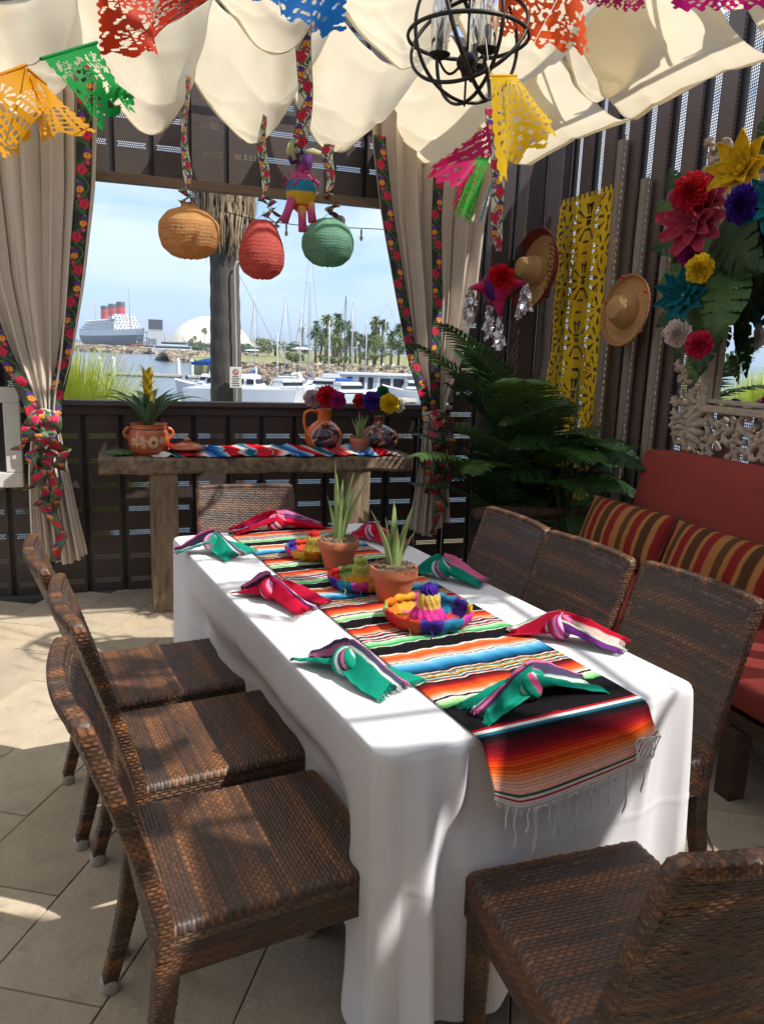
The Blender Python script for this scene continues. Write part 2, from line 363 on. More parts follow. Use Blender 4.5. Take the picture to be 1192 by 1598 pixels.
# ================================================================= canopy
def canopy():
    t = thing('fabric_canopy', 'cream canvas canopy slung in deep scalloped swags overhead', 'canopy', (0, 0, 0))
    P = .55
    rows = [(4.72, 3.72, 2.93, .35, .17, .14-6*P, 11, -9.), (3.52, 2.84, 2.99, .33, .15, .06-6*P, 11, -9.), (2.66, 1.2, 3.0, .22, .14, -.84-5*P, 6, -9.),  (2.70, 1.98, 3.0, .22, .14, .10-2*P, 7, 1.85), (1.93, 1.05, 3.0, .2, .14, .10-2*P, 7, 1.85),
            (.98, .25, 3.0, .2, .14, .10-7*P, 10, -9.), (.16, -1.1, 3.0, .2, .14, -.03-7*P, 12, -9.)]  # unseen rows near the camera are laid out to shape sun and shade
    rnd = random.Random(5)
    for (yb, yf, zt, db, df, xc0, n, sh) in rows:
        for i in range(n):
            xc = xc0+P*i
            x0, x1 = xc-P/2-.006, xc+P/2+.006
            if yb < 1: x0 += .17 if (i % 2) == (1 if yb > .5 else 0) else .05  # gaps in the unseen rows widened to drop sun patches below
            if yb > .5 and yb < 1 and abs(xc-1.2) < .01: x1 = 1.25
            if x0 > 2.3 or xc < sh: continue
            if .5 < yb < 1 and x1 > 1.5: continue
            x1 = min(x1, 2.34 if yb > .5 else 2.7)
            nu, nv = 65, 45; u = np.linspace(0, 1, nu)[:, None]; v = np.linspace(0, 1, nv)[None, :]
            ph = rnd.uniform(0, 6); skew = rnd.uniform(-.05, .05)
            U = u-.0; prof = (1-np.abs(2*U-1)**1.7)
            sag = np.sin(PI*np.clip(v*1.0, 0, 1))*.05
            D = db+(df-db)*v**.8 + rnd.uniform(-.015, .015)
            bell = 1-np.exp(-((v)/.07))*.10
            z = zt - D*prof*bell - sag*(.4+.6*prof) + .004*np.sin(u*23+v*4+ph)*prof + .006*np.sin(v*11+u*3+ph) + .04*v
            # creases fan out from the hanging corners
            cr = lambda q: (1-np.abs(np.sin(q)))**2
            aL = np.arctan2(v*1.1+.02, u+.02); aR = np.arctan2(v*1.1+.02, 1-u+.02); rL = np.hypot(u, v*1.1); rR = np.hypot(1-u, v*1.1)
            z = z + .020*cr(aL*5.5+ph)**2*np.exp(-((rL-.4)/.34)**2) + .020*cr(aR*5.0+ph*1.3)**2*np.exp(-((rR-.4)/.34)**2) + .012*cr(v*7+u*3*np.sin(ph)+ph)**2*prof + .010*cr(u*5+v*2.5*np.cos(ph)+ph)**2*prof
            x = x0+(x1-x0)*(u+skew*prof*(1-v)) + .015*np.sin(v*9+ph)*prof
            y = yb+(yf-yb)*v + .05*prof*(1-v)**2*-1 + .015*np.sin(u*12+ph)
            # the far hem hangs plumb for a hand's width
            G = np.stack([x+0*v, y+0*u, z], -1)
            m = MB(); m.grid(G); m.build('swag', M_canvas, t, thick=.0015)
            # rolled hem along the far edge
            h = MB(); h.grid(G[:, :3]+np.array((0, 0, -.004))); h.build('hem', M_canvas, t, thick=.001); h = MB(); h.tube(G[:, 0]+np.array((0, .001, -.001)), .0025, 5); h.build('hem_fold', M_canvas, t)
    for ya, yb2 in ((1.0, .80), (.62, .50), (.36, .22)):  # unseen strips added to break the sun opening into small patches
        m = MB(); u = np.linspace(0, 1, 10)[:, None]; v = np.linspace(0, 1, 6)[None, :]; m.grid(np.stack([1.24+.25*u+.02*np.sin(v*5), ya+(yb2-ya)*v+.02*np.sin(u*7), 2.93-.05*np.sin(PI*u)+0*v], -1)); m.build('shade_band', M_canvas, t, thick=.001)
    # long side drapes that hang low beside the right wall, one per bay with a gap between
    for ya, yb2 in ((4.42, 3.47), (3.38, 2.55), (2.50, 1.75), (1.70, 1.02)):
        nu, nv = 40, 46; u = np.linspace(0, 1, nu)[:, None]; v = np.linspace(0, 1, nv)[None, :]; cr = lambda q: (1-np.abs(np.sin(q)))**4
        x = 1.86+.50*u+0*v; z = 2.97-.315*np.sin(PI/2*np.clip(u*1.12, 0, 1))**1.5+.035*np.clip(u-.9, 0, 1)*8*.3+.012*cr(v*6+u*2+ya)*(u)+.012*cr(u*4-v*2+ya)+.03*(2*v-1)**2*u*-1
        y = ya+(yb2-ya)*v+.03*np.sin(u*4+ya)*(1-2*v)
        m = MB(); G = np.stack([x, y+0*u, z], -1); m.grid(G); m.build('side_drape', M_canvas, t, thick=.0015)
        h = MB(); h.grid(G[-4:]+np.array((0, 0, -.004))); h.build('hem', M_canvas, t, thick=.001)
    for yb, zt in ((4.74, 2.955), (3.62, 2.99), (2.76, 3.03), (1.0, 3.03), (.15, 3.03)):
        m = MB(); m.tube([(-3.6, yb, zt), (2.36, yb, zt)], .012, 8); m.build('rod', mat('cream_metal', srgb(214, 208, 196), .5), t)
    m = MB(); m.tube([(2.36, 4.78, 2.96), (2.36, -.9, 3.03)], .014, 8); m.build('rod', MATS['cream_metal'], t)
canopy()
# ================================================================= ribbons
ROSE = [srgb(200, 20, 60), srgb(226, 40, 96), srgb(150, 8, 40)]
def ribbon_cols(ns, nt, length, width, bgc, seed, period=.17, rim=None):
    """flower embroidery painted as colours: roses, small blooms and vines"""
    s = np.linspace(0, length, ns)[:, None]+seed*.37; t = (np.linspace(0, 1, nt)[None, :]-.5)*width
    C = np.ones((ns, nt, 3))*np.array(bgc)
    def put(mask, c): C[mask] = c
    ph = (s/period) % 1; k = np.floor(s/period); side = np.where(k % 2 == 0, 1, -1)
    # vines
    for off, fr, colr, wv in ((0, 1, srgb(30, 90, 50), .0035), (.5, 1, srgb(20, 60, 40), .003), (.25, 2, srgb(80, 140, 70), .0028)):
        y = .36*width*np.sin(2*PI*(s/period*fr/2+off)); put(np.abs(t-y+0*s) < wv, colr)
    # leaves
    for q, (a, b) in enumerate(((.12, -.33), (.40, .34), (.62, -.3), (.88, .32), (.28, .05), (.72, .1))):
        du = (ph-a)*period; dt = t-b*width*side; rot = .8*(1 if q % 2 else -1)
        e = (du*math.cos(rot)+dt*math.sin(rot))**2/(.016**2)+(-du*math.sin(rot)+dt*math.cos(rot))**2/(.0065**2)
        put(e < 1, srgb(40, 110, 60) if q % 3 else srgb(120, 170, 80))
    def bloom(a, b, r, cols, flip=1, n=5):
        du = (ph-a)*period; dt = t-b*width*side*flip; rr = np.sqrt(du**2+dt**2); an = np.arctan2(dt, du)
        edge = r*(1+.12*np.sin(n*an))
        put(rr < edge, cols[0]); put((rr < edge*.74) & (np.sin(an*2+rr/r*9) > 0), cols[1]); put(rr < edge*.25, cols[2])
    bloom(.5, .14, min(.030, width*.36), ROSE)
    bloom(.08, -.2, min(.019, width*.24), [srgb(240, 130, 30), srgb(250, 200, 60), srgb(190, 60, 20)], n=6)
    bloom(.93, .22, min(.017, width*.22), [srgb(70, 40, 130), srgb(120, 50, 140), srgb(40, 60, 160)], n=4)
    bloom(.28, -.25, min(.014, width*.2), [srgb(150, 30, 90), srgb(220, 70, 130), srgb(250, 190, 60)], n=4)
    if rim is not None: put((np.abs(t)+0*s) > width*.46, rim)
    return C
def ribbon_strip(mb, path, width, side, bgc, seed, nt=17, period=.17, rim=None, step=.004, bow=.08):
    P = np.asarray(path, float); d = np.r_[0, np.cumsum(np.linalg.norm(np.diff(P, axis=0), axis=1))]
    n = max(int(d[-1]/step), 8); q = np.linspace(0, d[-1], n)
    C = np.stack([np.interp(q, d, P[:, i]) for i in range(3)], -1)
    Sd = np.asarray(side, float); Sd = np.stack([np.interp(q, d, Sd[:, i]) for i in range(3)], -1) if Sd.ndim == 2 else np.broadcast_to(Sd, C.shape)
    Sd = Sd/np.linalg.norm(Sd, axis=1)[:, None]
    T = np.gradient(C, axis=0); Nn = np.cross(T, Sd); Nn /= np.linalg.norm(Nn, axis=1)[:, None]+1e-9
    w = np.broadcast_to(np.asarray(width, float), (len(P),)) if np.ndim(width) else np.full(len(P), width); w = np.interp(q, d, w)
    t = np.linspace(-.5, .5, nt)
    G = C[:, None]+Sd[:, None]*(t[None, :, None]*w[:, None, None])+Nn[:, None]*((.25-t**2)[None, :, None]*w[:, None, None]*bow)
    mb.grid(G, col=ribbon_cols(n, nt, d[-1], float(w.max()), bgc, seed, period, rim)); return mb
def curl_path(p0, p1, amp, turns, n=90, seed=0, axis=(0, 1, 0)):
    """a ribbon's curled free end"""
    p0, p1 = np.array(p0, float), np.array(p1, float); u = np.linspace(0, 1, n); r = random.Random(seed); ph = r.uniform(0, 6)
    C = p0+(p1-p0)*u[:, None]; A = amp*(np.minimum(1, u*5))
    C = C+np.stack([A*np.sin(2*PI*turns*u+ph), .6*A*np.cos(2*PI*turns*u+ph), .25*A*np.sin(4*PI*turns*u)], -1)
    sd = np.stack([np.cos(2*PI*turns*u*.5+ph), np.sin(2*PI*turns*u*.5+ph)*1.1, .35*np.sin(2*PI*turns*u+1)], -1)
    return C, sd
# ================================================================= curtains
def curtain(label, zs, cx, wd, Y, amp, nf, seed, ribs, tie_z, ties, hemtaper=.0, gather_cx=None):
    t = thing('tied_curtain', label, 'curtain', (0, 0, 0))
    zq = np.linspace(zs[0], zs[-1], 120); order = np.argsort(zs)
    I = lambda a: np.interp(zq, np.array(zs)[order], np.array(a)[order])
    C, Wd, A = I(cx), I(wd), I(amp)
    def smooth(a, k=9):
        q = np.pad(a, k, mode='edge'); return np.convolve(q, np.ones(2*k+1)/(2*k+1), 'valid')
    C, Wd, A = smooth(C, 3), smooth(Wd, 3), smooth(A, 3)
    nu = 200; u = np.linspace(0, 1, nu)
    def pos(uu, i, off=0.):
        f = np.sin(2*PI*nf*uu+seed)+.45*np.sin(2*PI*nf*2.3*uu+seed*2+zq[i]*.8)+.25*np.sin(2*PI*nf*.5*uu+zq[i]*1.5)
        x = C[i]+(uu-.5)*Wd[i]+.25*A[i]*np.cos(2*PI*nf*uu*2+seed); y = Y-A[i]*f*.62-off
        return np.stack([x, y, np.full_like(x, zq[i])], -1)
    G = np.stack([pos(u, i) for i in range(len(zq))], 1)
    lo = G[:, :, 2].min(); G[:, :, 2] += (np.clip((lo+.25-G[:, :, 2])/.25, 0, 1))*(.04*np.sin(u*5+seed)+.05*(u-.5))[:, None]
    m = MB(); m.grid(G); m.build('curtain_panel', M_curt, t, thick=.002)
    for k, (u0, za, zb, w, bgc) in enumerate(ribs):
        idx = [i for i in range(len(zq)) if zb <= zq[i] <= za]; 
        path = [pos(np.array([u0]), i, A[i]*.7+.018)[0] for i in idx]
        if path[0][2] < path[-1][2]: path = path[::-1]
        mb = MB(); ribbon_strip(mb, path, w, (1, .12, 0), bgc, seed+k*1.7)
        mb.build('ribbon_trim', M_ribbon, t, thick=.001)
    tz = tie_z; ci = np.interp(tz, zq[::-1] if zq[0] > zq[-1] else zq, C[::-1] if zq[0] > zq[-1] else C)
    th = np.linspace(0, 2*PI, 50); ring = np.stack([ci+.075*np.cos(th), Y-.01+.07*np.sin(th), tz+.01*np.sin(3*th)], -1)
    mb = MB(); ribbon_strip(mb, ring, .06, (0, 0, 1), srgb(220, 215, 200), 3, nt=13)
    mb.build('tie_band', M_ribbon, t)
    for k, (dx0, z0, dx1, z1, a_, tn) in enumerate(ties):
        q_ = np.linspace(0, 1, 160); r_k = k*1.9+seed; zig = np.abs(((q_*tn+.25*k) % 1)*2-1)*2-1
        p = np.stack([ci+dx0+(dx1-dx0)*q_+a_*.55*np.sin(2*PI*q_*tn*.6+r_k), Y-.11-.012*k-.035*zig*np.minimum(1, q_*6), z0+(z1-z0)*q_+.012*np.sin(2*PI*q_*tn+r_k)], -1)
        an_ = .75*np.sin(2*PI*q_*tn*.5+r_k); sdv = np.stack([np.cos(an_), np.sin(an_), .35*np.sin(2*PI*q_*tn*.45+k)], -1)
        mb = MB(); ribbon_strip(mb, p, .068, sdv, srgb(112, 122, 104), k*2.3, nt=13, rim=srgb(40, 30, 34), period=.12)
        mb.build('ribbon_tail', M_ribbon, t, thick=.001)
    return t
BK = srgb(38, 34, 40)
LG = srgb(150, 170, 140)
zL = [3.05, 2.7, 2.3, 1.8, 1.4, 1.15, 1.05, .8, .45, .28]
curtain('beige curtain at left, gathered with flowered ribbon beside the white framed window', zL,
        [-.475, -.475, -.475, -.47, -.44, -.415, -.412, -.41, -.385, -.37], [.80, .77, .72, .56, .34, .13, .12, .19, .25, .28], 4.62, [.05, .055, .06, .055, .045, .03, .03, .045, .05, .055], 7, 1.3,
        [(.05, 2.9, 1.08, .08, BK), (.95, 2.9, 1.08, .075, BK)], 1.10,
        [(-.02, 1.10, -.03, .60, .045, 4), (.03, 1.10, .02, .50, .045, 4.5), (.02, 1.08, .05, .30, .04, 5), (.04, 1.1, .10, .80, .05, 3), (-.04, 1.1, -.12, .92, .03, 2), (-.01, 1.06, -.06, .70, .05, 3.5)])
zR = [3.05, 2.7, 2.3, 1.8, 1.45, 1.2, 1.1, .8, .5, .36]
curtain('beige curtain at right of the harbour opening, tied with flowered ribbon beside the palm', zR,
        [1.84, 1.82, 1.82, 1.86, 1.87, 1.88, 1.89, 1.90, 1.89, 1.89], [.86, .80, .66, .50, .34, .14, .12, .18, .24, .26], 4.62, [.05, .055, .06, .055, .045, .03, .03, .045, .05, .055], 6, 2.1,
        [(.04, 2.75, 1.15, .075, BK), (.50, 2.55, 1.15, .07, BK)], 1.12,
        [(-.02, 1.12, -.05, .62, .05, 4), (.03, 1.10, .05, .55, .05, 4), (.02, 1.08, .0, .36, .04, 5), (.04, 1.1, .08, .80, .05, 3), (-.04, 1.1, -.06, .74, .04, 2.5)])
# ================================================================= unseen walls added behind and beside the camera to cut the sky fill
def shade_walls():
    t = thing('added_shade_wall', 'unseen dark timber walls added behind the viewer to hold back sky light', 'light blocker', (0, 0, 0)); w = mat('shade_board', srgb(104, 90, 80), .7, .15, 3)
    for k in range(30): m = MB(); m.box((-4.2+k*.25, -1.9, 1.7), (.235, .04, 3.4)); m.build('shade_board', w, t, smooth=False)
    for k in range(9): m = MB(); m.box((-4.3, -1.75+k*.25, 1.7), (.04, .235, 3.4)); m.build('shade_board', w, t, smooth=False)
shade_walls()
# ================================================================= wicker
PAL = np.array([srgb(158, 106, 64), srgb(132, 88, 56), srgb(108, 74, 52), srgb(86, 62, 48), srgb(66, 52, 46), srgb(96, 80, 70), srgb(142, 106, 72), srgb(88, 64, 46)])
def weave(mb, Pf, Lu, Lv, pitch=.0080, grain=.021, amp=.0024, seed=0, closeu=False, dark=1.):
    """woven skin over the patch Pf(u, v): strands run along u, lie side by side along v"""
    ns = max(int(round(Lv/pitch)), 2); ng = max(int(round(Lu/grain)), 2); rng = np.random.default_rng(seed)
    if closeu and ng % 1: ng += 1
    cu, cv = 4, 4; nu, nv = ng*cu+1, ns*cv+1
    U, V = np.meshgrid(np.linspace(0, 1, nu), np.linspace(0, 1, nv), indexing='ij')
    P = Pf(U, V); e = 1e-3
    du = Pf(np.clip(U+e, 0, 1), V)-Pf(np.clip(U-e, 0, 1), V); dv = Pf(U, np.clip(V+e, 0, 1))-Pf(U, np.clip(V-e, 0, 1))
    N = np.cross(du, dv); N /= np.linalg.norm(N, axis=-1)[..., None]+1e-12
    iu, iv = np.meshgrid(np.arange(nu), np.arange(nv), indexing='ij')
    st = iv//cv; pv = np.array([0, .78, 1., .78])[iv % cv]; sh = (st % 2)*2
    pu = np.array([.05, .8, 1., .8])[(iu+sh) % cu]
    g = (iu+sh)//cu
    H = amp*(pv*(.15+.85*pu)) + amp*.25*rng.standard_normal((ns+1, ng+2))[np.minimum(st, ns), np.minimum(g, ng+1)]*pv*pu
    # strands in runs of like colour
    base = vnoise(np.arange(ns+1)*.35, seed=seed)*2.4+rng.normal(0, .6, ns+1)
    gr = base[np.minimum(st, ns)] + rng.normal(0, .35, (ns+1, ng+2))[np.minimum(st, ns), np.minimum(g, ng+1)] + .9*vnoise(U*Lu*11, V*Lv*13, seed+.5)
    g_ = np.clip(3.0+gr*.85, 0, 6.99); i0_ = g_.astype(int); f_ = (g_-i0_)[..., None]
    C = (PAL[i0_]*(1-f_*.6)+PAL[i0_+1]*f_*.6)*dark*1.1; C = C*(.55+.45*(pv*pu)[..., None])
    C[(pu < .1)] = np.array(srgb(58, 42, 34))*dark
    mb.grid(P+N*H[..., None], col=C)
    return mb
def box_leg(top, bot, wt, wb, seed, name, parent, curve=None):
    """leg wrapped in wicker: square section with soft corners, tapering to a pale cap"""
    top, bot = np.array(top, float), np.array(bot, float)
    def Pf(U, V):
        a = 2*PI*U; c = bot+(top-bot)*V[..., None]
        if curve is not None: c = c+np.array(curve)*(np.sin(PI*V)[..., None])
        w = (wb+(wt-wb)*V)/2
        q = 1/np.maximum(np.abs(np.cos(a)), np.abs(np.sin(a))); q = np.minimum(q, 1.25)
        off = np.stack([w*q*np.cos(a), w*q*np.sin(a), 0*w], -1)
        return c+off
    L_ = np.linalg.norm(top-bot); m = MB(); weave(m, Pf, 4*wt, L_, .0075, .02, .0018, seed, closeu=True)
    o = m.build(name, M_wicker, parent)
    f = MB(); f.lathe([(0.0, 0), (wb*.64, 0), (wb*.67, .010), (wb*.66, .034), (wb*.6, .036), (0, .036)], 20, c=(bot[0], bot[1], 0))
    f.build('foot_cap', mat('pale_plastic', srgb(176, 168, 160), .5), o)
    return o
SW, SD, SH, BT = .214, .235, .46, .887
def make_chair(label, group):
    t = thing('wicker_chair', label, 'chair', (0, 0, 0), 0, group)
    # seat: top with rounded edges, running down into the apron
    r = .018
    def top(U, V):      # u across the width (y), v along depth (x)
        x = -SD+2*SD*V; y = SW-2*SW*U
        y = y*(1-.03*V)
        ex = np.maximum(0, np.abs(x)-(SD-r)); ey = np.maximum(0, np.abs(y)-(SW*(1-.03*V)-r))
        z = SH-.006*(1-(x/SD)**2)*(1-(y/SW)**2)-(r-np.sqrt(np.maximum(0, r*r-np.minimum(r, ex)**2)))-(r-np.sqrt(np.maximum(0, r*r-np.minimum(r, ey)**2)))
        return np.stack([x, y, np.maximum(z, SH-.03)], -1)
    m = MB(); weave(m, top, .45, .44, .0082, .0215, .0025, 1); m.build('seat', M_wicker, t)
    za, zb = SH-r, SH-.105
    m = MB()
    def side(p, q, inset=.002):
        p, q = np.array(p), np.array(q)
        return lambda U, V: np.stack([p[0]+(q[0]-p[0])*U, p[1]+(q[1]-p[1])*U, zb+(za-zb)*V], -1)
    f = .97
    weave(m, side((SD, SW*f), (SD, -SW*f)), .44, .09, .0082, .0215, .0024, 2)
    # reversed orientation sides so that relief points outward
    def sd_(p, q): return side(p, q)
    weave(m, sd_((SD, -SW*f), (-SD, -SW)), .44, .09, .0082, .0215, .0024, 3)
    weave(m, sd_((-SD, SW), (SD, SW*f)), .44, .09, .0082, .0215, .0024, 4)
    weave(m, sd_((-SD, -SW), (-SD, SW)), .44, .09, .0082, .0215, .0024, 5)
    m.v = m.v; m.build('apron', M_wicker, t)
    # backrest: leaning, bowed backwards, front and rear skins plus thick rounded rim
    bh = BT-SH; T = .028
    def back_c(y_, z_):     # centre surface
        k = np.clip((z_-SH)/bh, 0, 1); bow = .028*(.3+.7*k)*(1-(y_/SW)**2)
        return -SD+.015-.125*k**1.15-bow
    def bf(U, V, s):
        z = SH-.05+(BT-.012-SH+.05)*V; k = np.clip((z-SH)/bh, 0, 1); w = SW*(.97-.0*k)
        y = (-w+2*w*U) if s > 0 else (w-2*w*U)
        x = back_c(y, z)+s*T/2*1.0
        return np.stack([x, y, z], -1)
    m = MB(); weave(m, lambda U, V: bf(U, V, 1), .44, .50, .0082, .0215, .0025, 6); m.build('backrest', M_wicker, t)
    m = MB(); weave(m, lambda U, V: bf(U, V, -1), .44, .50, .0082, .0215, .0025, 7); m.build('backrest_rear', M_wicker, t)
    # braided rim round the back: up one side, over the top, down the other
    n = 60; pts = []
    for s in np.linspace(0, 1, 24): pts.append((-SW*.965, SH-.06+(BT-.02-SH+.06)*s))
    for s in np.linspace(0, 1, 9)[1:-1]: pts.append((-SW*.965+.008*(1-math.cos(s*PI/2)), BT-.02+.012*math.sin(s*PI/2)))
    for s in np.linspace(0, 1, 30): pts.append((-SW*.965+.008+(2*SW*.965-.016)*s, BT-.008))
    for s in np.linspace(0, 1, 9)[1:-1]: pts.append((SW*.965-.02*(1-math.sin((1-s)*PI/2)) if False else SW*.965-.008+.008*math.sin(s*PI/2), BT-.008-.012*(1-math.cos(s*PI/2))))
    for s in np.linspace(0, 1, 24): pts.append((SW*.965, BT-.02-(BT-.02-SH+.06)*s))
    pts = np.array(pts); dd = np.r_[0, np.cumsum(np.linalg.norm(np.diff(pts, axis=0), axis=1))]; Lr = dd[-1]
    def rim(U, V):
        q = V*Lr; y = np.interp(q, dd, pts[:, 0]); z = np.interp(q, dd, pts[:, 1]); q2 = np.minimum(q+.004, Lr); q1 = np.maximum(q-.004, 0)
        ty = np.interp(q2, dd, pts[:, 0])-np.interp(q1, dd, pts[:, 0]); tz = np.interp(q2, dd, pts[:, 1])-np.interp(q1, dd, pts[:, 1]); l = np.hypot(ty, tz)+1e-9
        ny, nz = -tz/l, ty/l          # outward across the rim
        a = 2*PI*U; k = np.minimum(1/np.maximum(np.abs(np.cos(a)), np.abs(np.sin(a))), 1.18)
        ox = .0165*k*np.cos(a); on = .0145*k*np.sin(a)
        return np.stack([back_c(y, z)+ox, y+ny*on, z+nz*on], -1)
    m = MB(); weave(m, rim, .14, Lr, .0085, .021, .0024, 8, closeu=True); m.build('back_rim', M_wicker, t)
    for s in (-1, 1):
        box_leg((SD-.028, s*(SW*.97-.026), SH-.06), (SD-.022, s*(SW*.97-.03), .03), .046, .034, 9, 'leg', t)
        box_leg((-SD+.022, s*(SW-.024), SH-.04), (-SD-.045, s*(SW-.018), .03), .048, .034, 11, 'leg', t, curve=(.012, 0, 0))
    return t
G1 = 'wicker chairs along the left side of the table'; G2 = 'wicker chairs along the right side of the table'
ch0 = make_chair('wicker chair in the left foreground with its woven seat nearest the camera', G1)
ch0.location = (.235, 1.535, 0); ch0.rotation_euler.z = R(8); 
copy_tree(ch0, label='wicker chair in the middle of the three on the left side of the table', loc=(.195, 2.00, 0), rz=R(9))
copy_tree(ch0, label='wicker chair on the left side farthest along, in front of the left curtain', loc=(.085, 2.475, 0), rz=R(9))
ch0.location = (.232, 1.505, 0)
def cc(lbl, loc, rz, grp): c = copy_tree(ch0, label=lbl, loc=loc, rz=rz); c['group'] = grp; return c
cc('wicker chair on the right side of the table, nearest the foreground beside the bench', (1.225, 1.70, 0), R(187), G2)
cc('wicker chair on the right side, in the middle, partly hiding the end of the bench', (1.14, 2.14, 0), R(187), G2)
cc('wicker chair on the right side farthest back, below the palm plant', (1.10, 2.60, 0), R(184), G2)
c = cc('wicker chair at the far head of the table in front of the wooden console', (.50, 3.10, 0), R(-92), G2); c.pop('group', None) if hasattr(c, 'pop') else None
if 'group' in c: del c['group']
c = cc('wicker chair in the lower right foreground with dappled sun on its seat', (.85, 1.035, 0), R(90), G2)
if 'group' in c: del c['group']
c = cc('wicker chair cut off by the lower right corner of the view', (1.36, .30, 0), R(112), G2)
if 'group' in c: del c['group']
# ================================================================= table and cloth
TA = R(8.5); TC = np.array([.721, 2.232]); TWd, TLn, TH = .83, 1.845, .752
tu = np.array([math.cos(TA), math.sin(TA)]); tv = np.array([-math.sin(TA), math.cos(TA)])
def tab(a, b, z=TH): q = TC+tu*a+tv*b; return np.array((q[0], q[1], z))
def to_tab(p): d = np.array(p[:2])-TC; return d@tu, d@tv
def table():
    t = thing('banquet_table', 'long rectangular table hidden under a white floor length cloth', 'table', (TC[0], TC[1], 0), TA)
    dk = mat('table_board', srgb(150, 130, 104), .6)
    m = MB(); m.box((0, 0, .728), (TWd-.03, TLn-.03, .03)); m.build('table_top', dk, t, smooth=False, bevel=.004)
    for sx in (-1, 1):
        for sy in (-1, 1):
            m = MB(); m.tube([(sx*.3, sy*.78, .71), (sx*.32, sy*.82, 0)], .014, 8); m.build('leg', M_black, t)
    # cloth
    hw, hl, rc = TWd/2, TLn/2, .032
    nper = 900
    # perimeter of a rounded rectangle
    seg = []; 
    def arc(cx, cy, a0): return [(cx+rc*math.cos(a0+PI/2*k/40), cy+rc*math.sin(a0+PI/2*k/40), a0+PI/2*k/40) for k in range(41)]
    def line(x0, y0, x1, y1, an, n): return [(x0+(x1-x0)*k/n, y0+(y1-y0)*k/n, an) for k in range(1, n)]
    seg += arc(hw-rc, hl-rc, 0); seg += line(hw-rc, hl, -hw+rc, hl, PI/2, 120)
    seg += arc(-hw+rc, hl-rc, PI/2); seg += line(-hw, hl-rc, -hw, -hl+rc, PI, 240)
    seg += arc(-hw+rc, -hl+rc, PI); seg += line(-hw+rc, -hl, hw-rc, -hl, 1.5*PI, 120)
    seg += arc(hw-rc, -hl+rc, 1.5*PI); seg += line(hw, -hl+rc, hw, hl-rc, 2*PI, 240)
    q = np.array(seg); n = len(q); s = np.arange(n)
    cum = np.r_[0, np.cumsum(np.hypot(np.diff(q[:, 0]), np.diff(q[:, 1])))]
    corner = np.zeros(n)
    for (cx_, cy_) in ((hw, hl), (-hw, hl), (-hw, -hl), (hw, -hl)):
        d = np.hypot(q[:, 0]-cx_, q[:, 1]-cy_); corner = np.maximum(corner, np.exp(-(d/.11)**2))
    near_l = np.exp(-(np.hypot(q[:, 0]+hw, q[:, 1]+hl)/.16)**2); near_r = np.exp(-(np.hypot(q[:, 0]-hw, q[:, 1]+hl)/.16)**2)
    rows = []
    V = np.linspace(0, 1, 90)
    nx, ny = np.cos(q[:, 2]), np.sin(q[:, 2])
    drop = TH-.10+corner*.06
    for v in V:
        if v < .06:       # roll over the edge
            a = v/.06*PI/2; off = .008*math.sin(a); z = TH-.008*(1-math.cos(a)); k = 0
            rows.append(np.stack([q[:, 0]+nx*off, q[:, 1]+ny*off, np.full(n, z)], -1)); continue
        k = (v-.06)/.94
        fold = (np.sin(cum*9.5+1.0)+.6*np.sin(cum*17+2.2)+.5*np.sin(cum*5.1))*.5; fold = fold+.25*np.sin(cum*38+3*np.sin(cum*4))*(1-k)+.2*vnoise(cum*30, k*9, 4.)
        f2 = np.sin(cum*31)*.25*np.exp(-k*3)
        sl = cum-cum[np.argmax(near_l)]; sr = cum-cum[np.argmax(near_r)]; g = lambda c_, w_: np.exp(-((sl-c_)/w_)**2); g2 = lambda c_, w_: np.exp(-((sr-c_)/w_)**2)
        flare = .010+.008*k+.024*k*fold*(1-.8*corner)+.006*f2*k+0
        flare = flare+k**.75*(.085*g(.075, .034)-.030*g(.145, .03)-.016*g(-.06, .05)+.02*g(.27, .04)-.012*g(.37, .04))+.034*g(.150, .022)*np.exp(-((k-.12)/.14)**2)+.018*g(.33, .03)*np.exp(-((k-.06)/.09)**2)
        flare = flare+k**.7*(.035*g2(0, .028)-.02*g2(-.07, .03)-.02*g2(.07, .03))+.020*g2(-.15, .02)*np.exp(-((k-.2)/.2)**2)
        sm = lambda q_, a_, b_: np.clip((q_-a_)/(b_-a_), 0, 1)**2*(3-2*np.clip((q_-a_)/(b_-a_), 0, 1))
        bb = q[:, 1]; dent = (nx < -.8)*sm(np.array(k*(TH-.1)), .10, .26)*(.085*sm(bb, -.84, -.66)*(1-sm(bb, .0, .2))+.05*sm(bb, 0., .2)*(1-sm(bb, .55, .72)))
        flare = flare-dent        # the seats pushed under the table press the cloth in
        # a crisp corner fold: the cloth gathers into a rounded cone
        pleat = 0
        # the horizontal crease of the folded linen
        crease = .0016*np.exp(-((TH-drop*k-.47)/.006)**2)
        o = flare+pleat+crease
        z = TH-.008-(drop-.008)*k
        tang = .02*corner*np.sin(cum*24)*k
        rows.append(np.stack([q[:, 0]+nx*o-ny*tang, q[:, 1]+ny*o+nx*tang, z], -1))
    m = MB(); m.grid(np.stack(rows, 1)[::-1], closeu=True)
    # top sheet, with faint fold lines and ripples
    inner = []
    for f in np.linspace(0, 1, 26)[1:]:
        inner.append(np.stack([q[:, 0]*(1-f), q[:, 1]*(1-f), TH+.0020*vnoise(q[:, 0]*(1-f)*14, q[:, 1]*(1-f)*9, 2)+.0012*(np.abs(((q[:, 1]*(1-f)+.15) % .46)-.23) < .012)*min(1, f*8)], -1))
    inner = [rows[0]]+inner
    m.grid(np.stack(inner, 1), closeu=True)
    c = m.build('tablecloth', M_white, None, loc=(TC[0], TC[1], 0), rz=TA)
    tag(c, 'white cloth draped over the long table, its folds falling to the floor', 'tablecloth')
table()
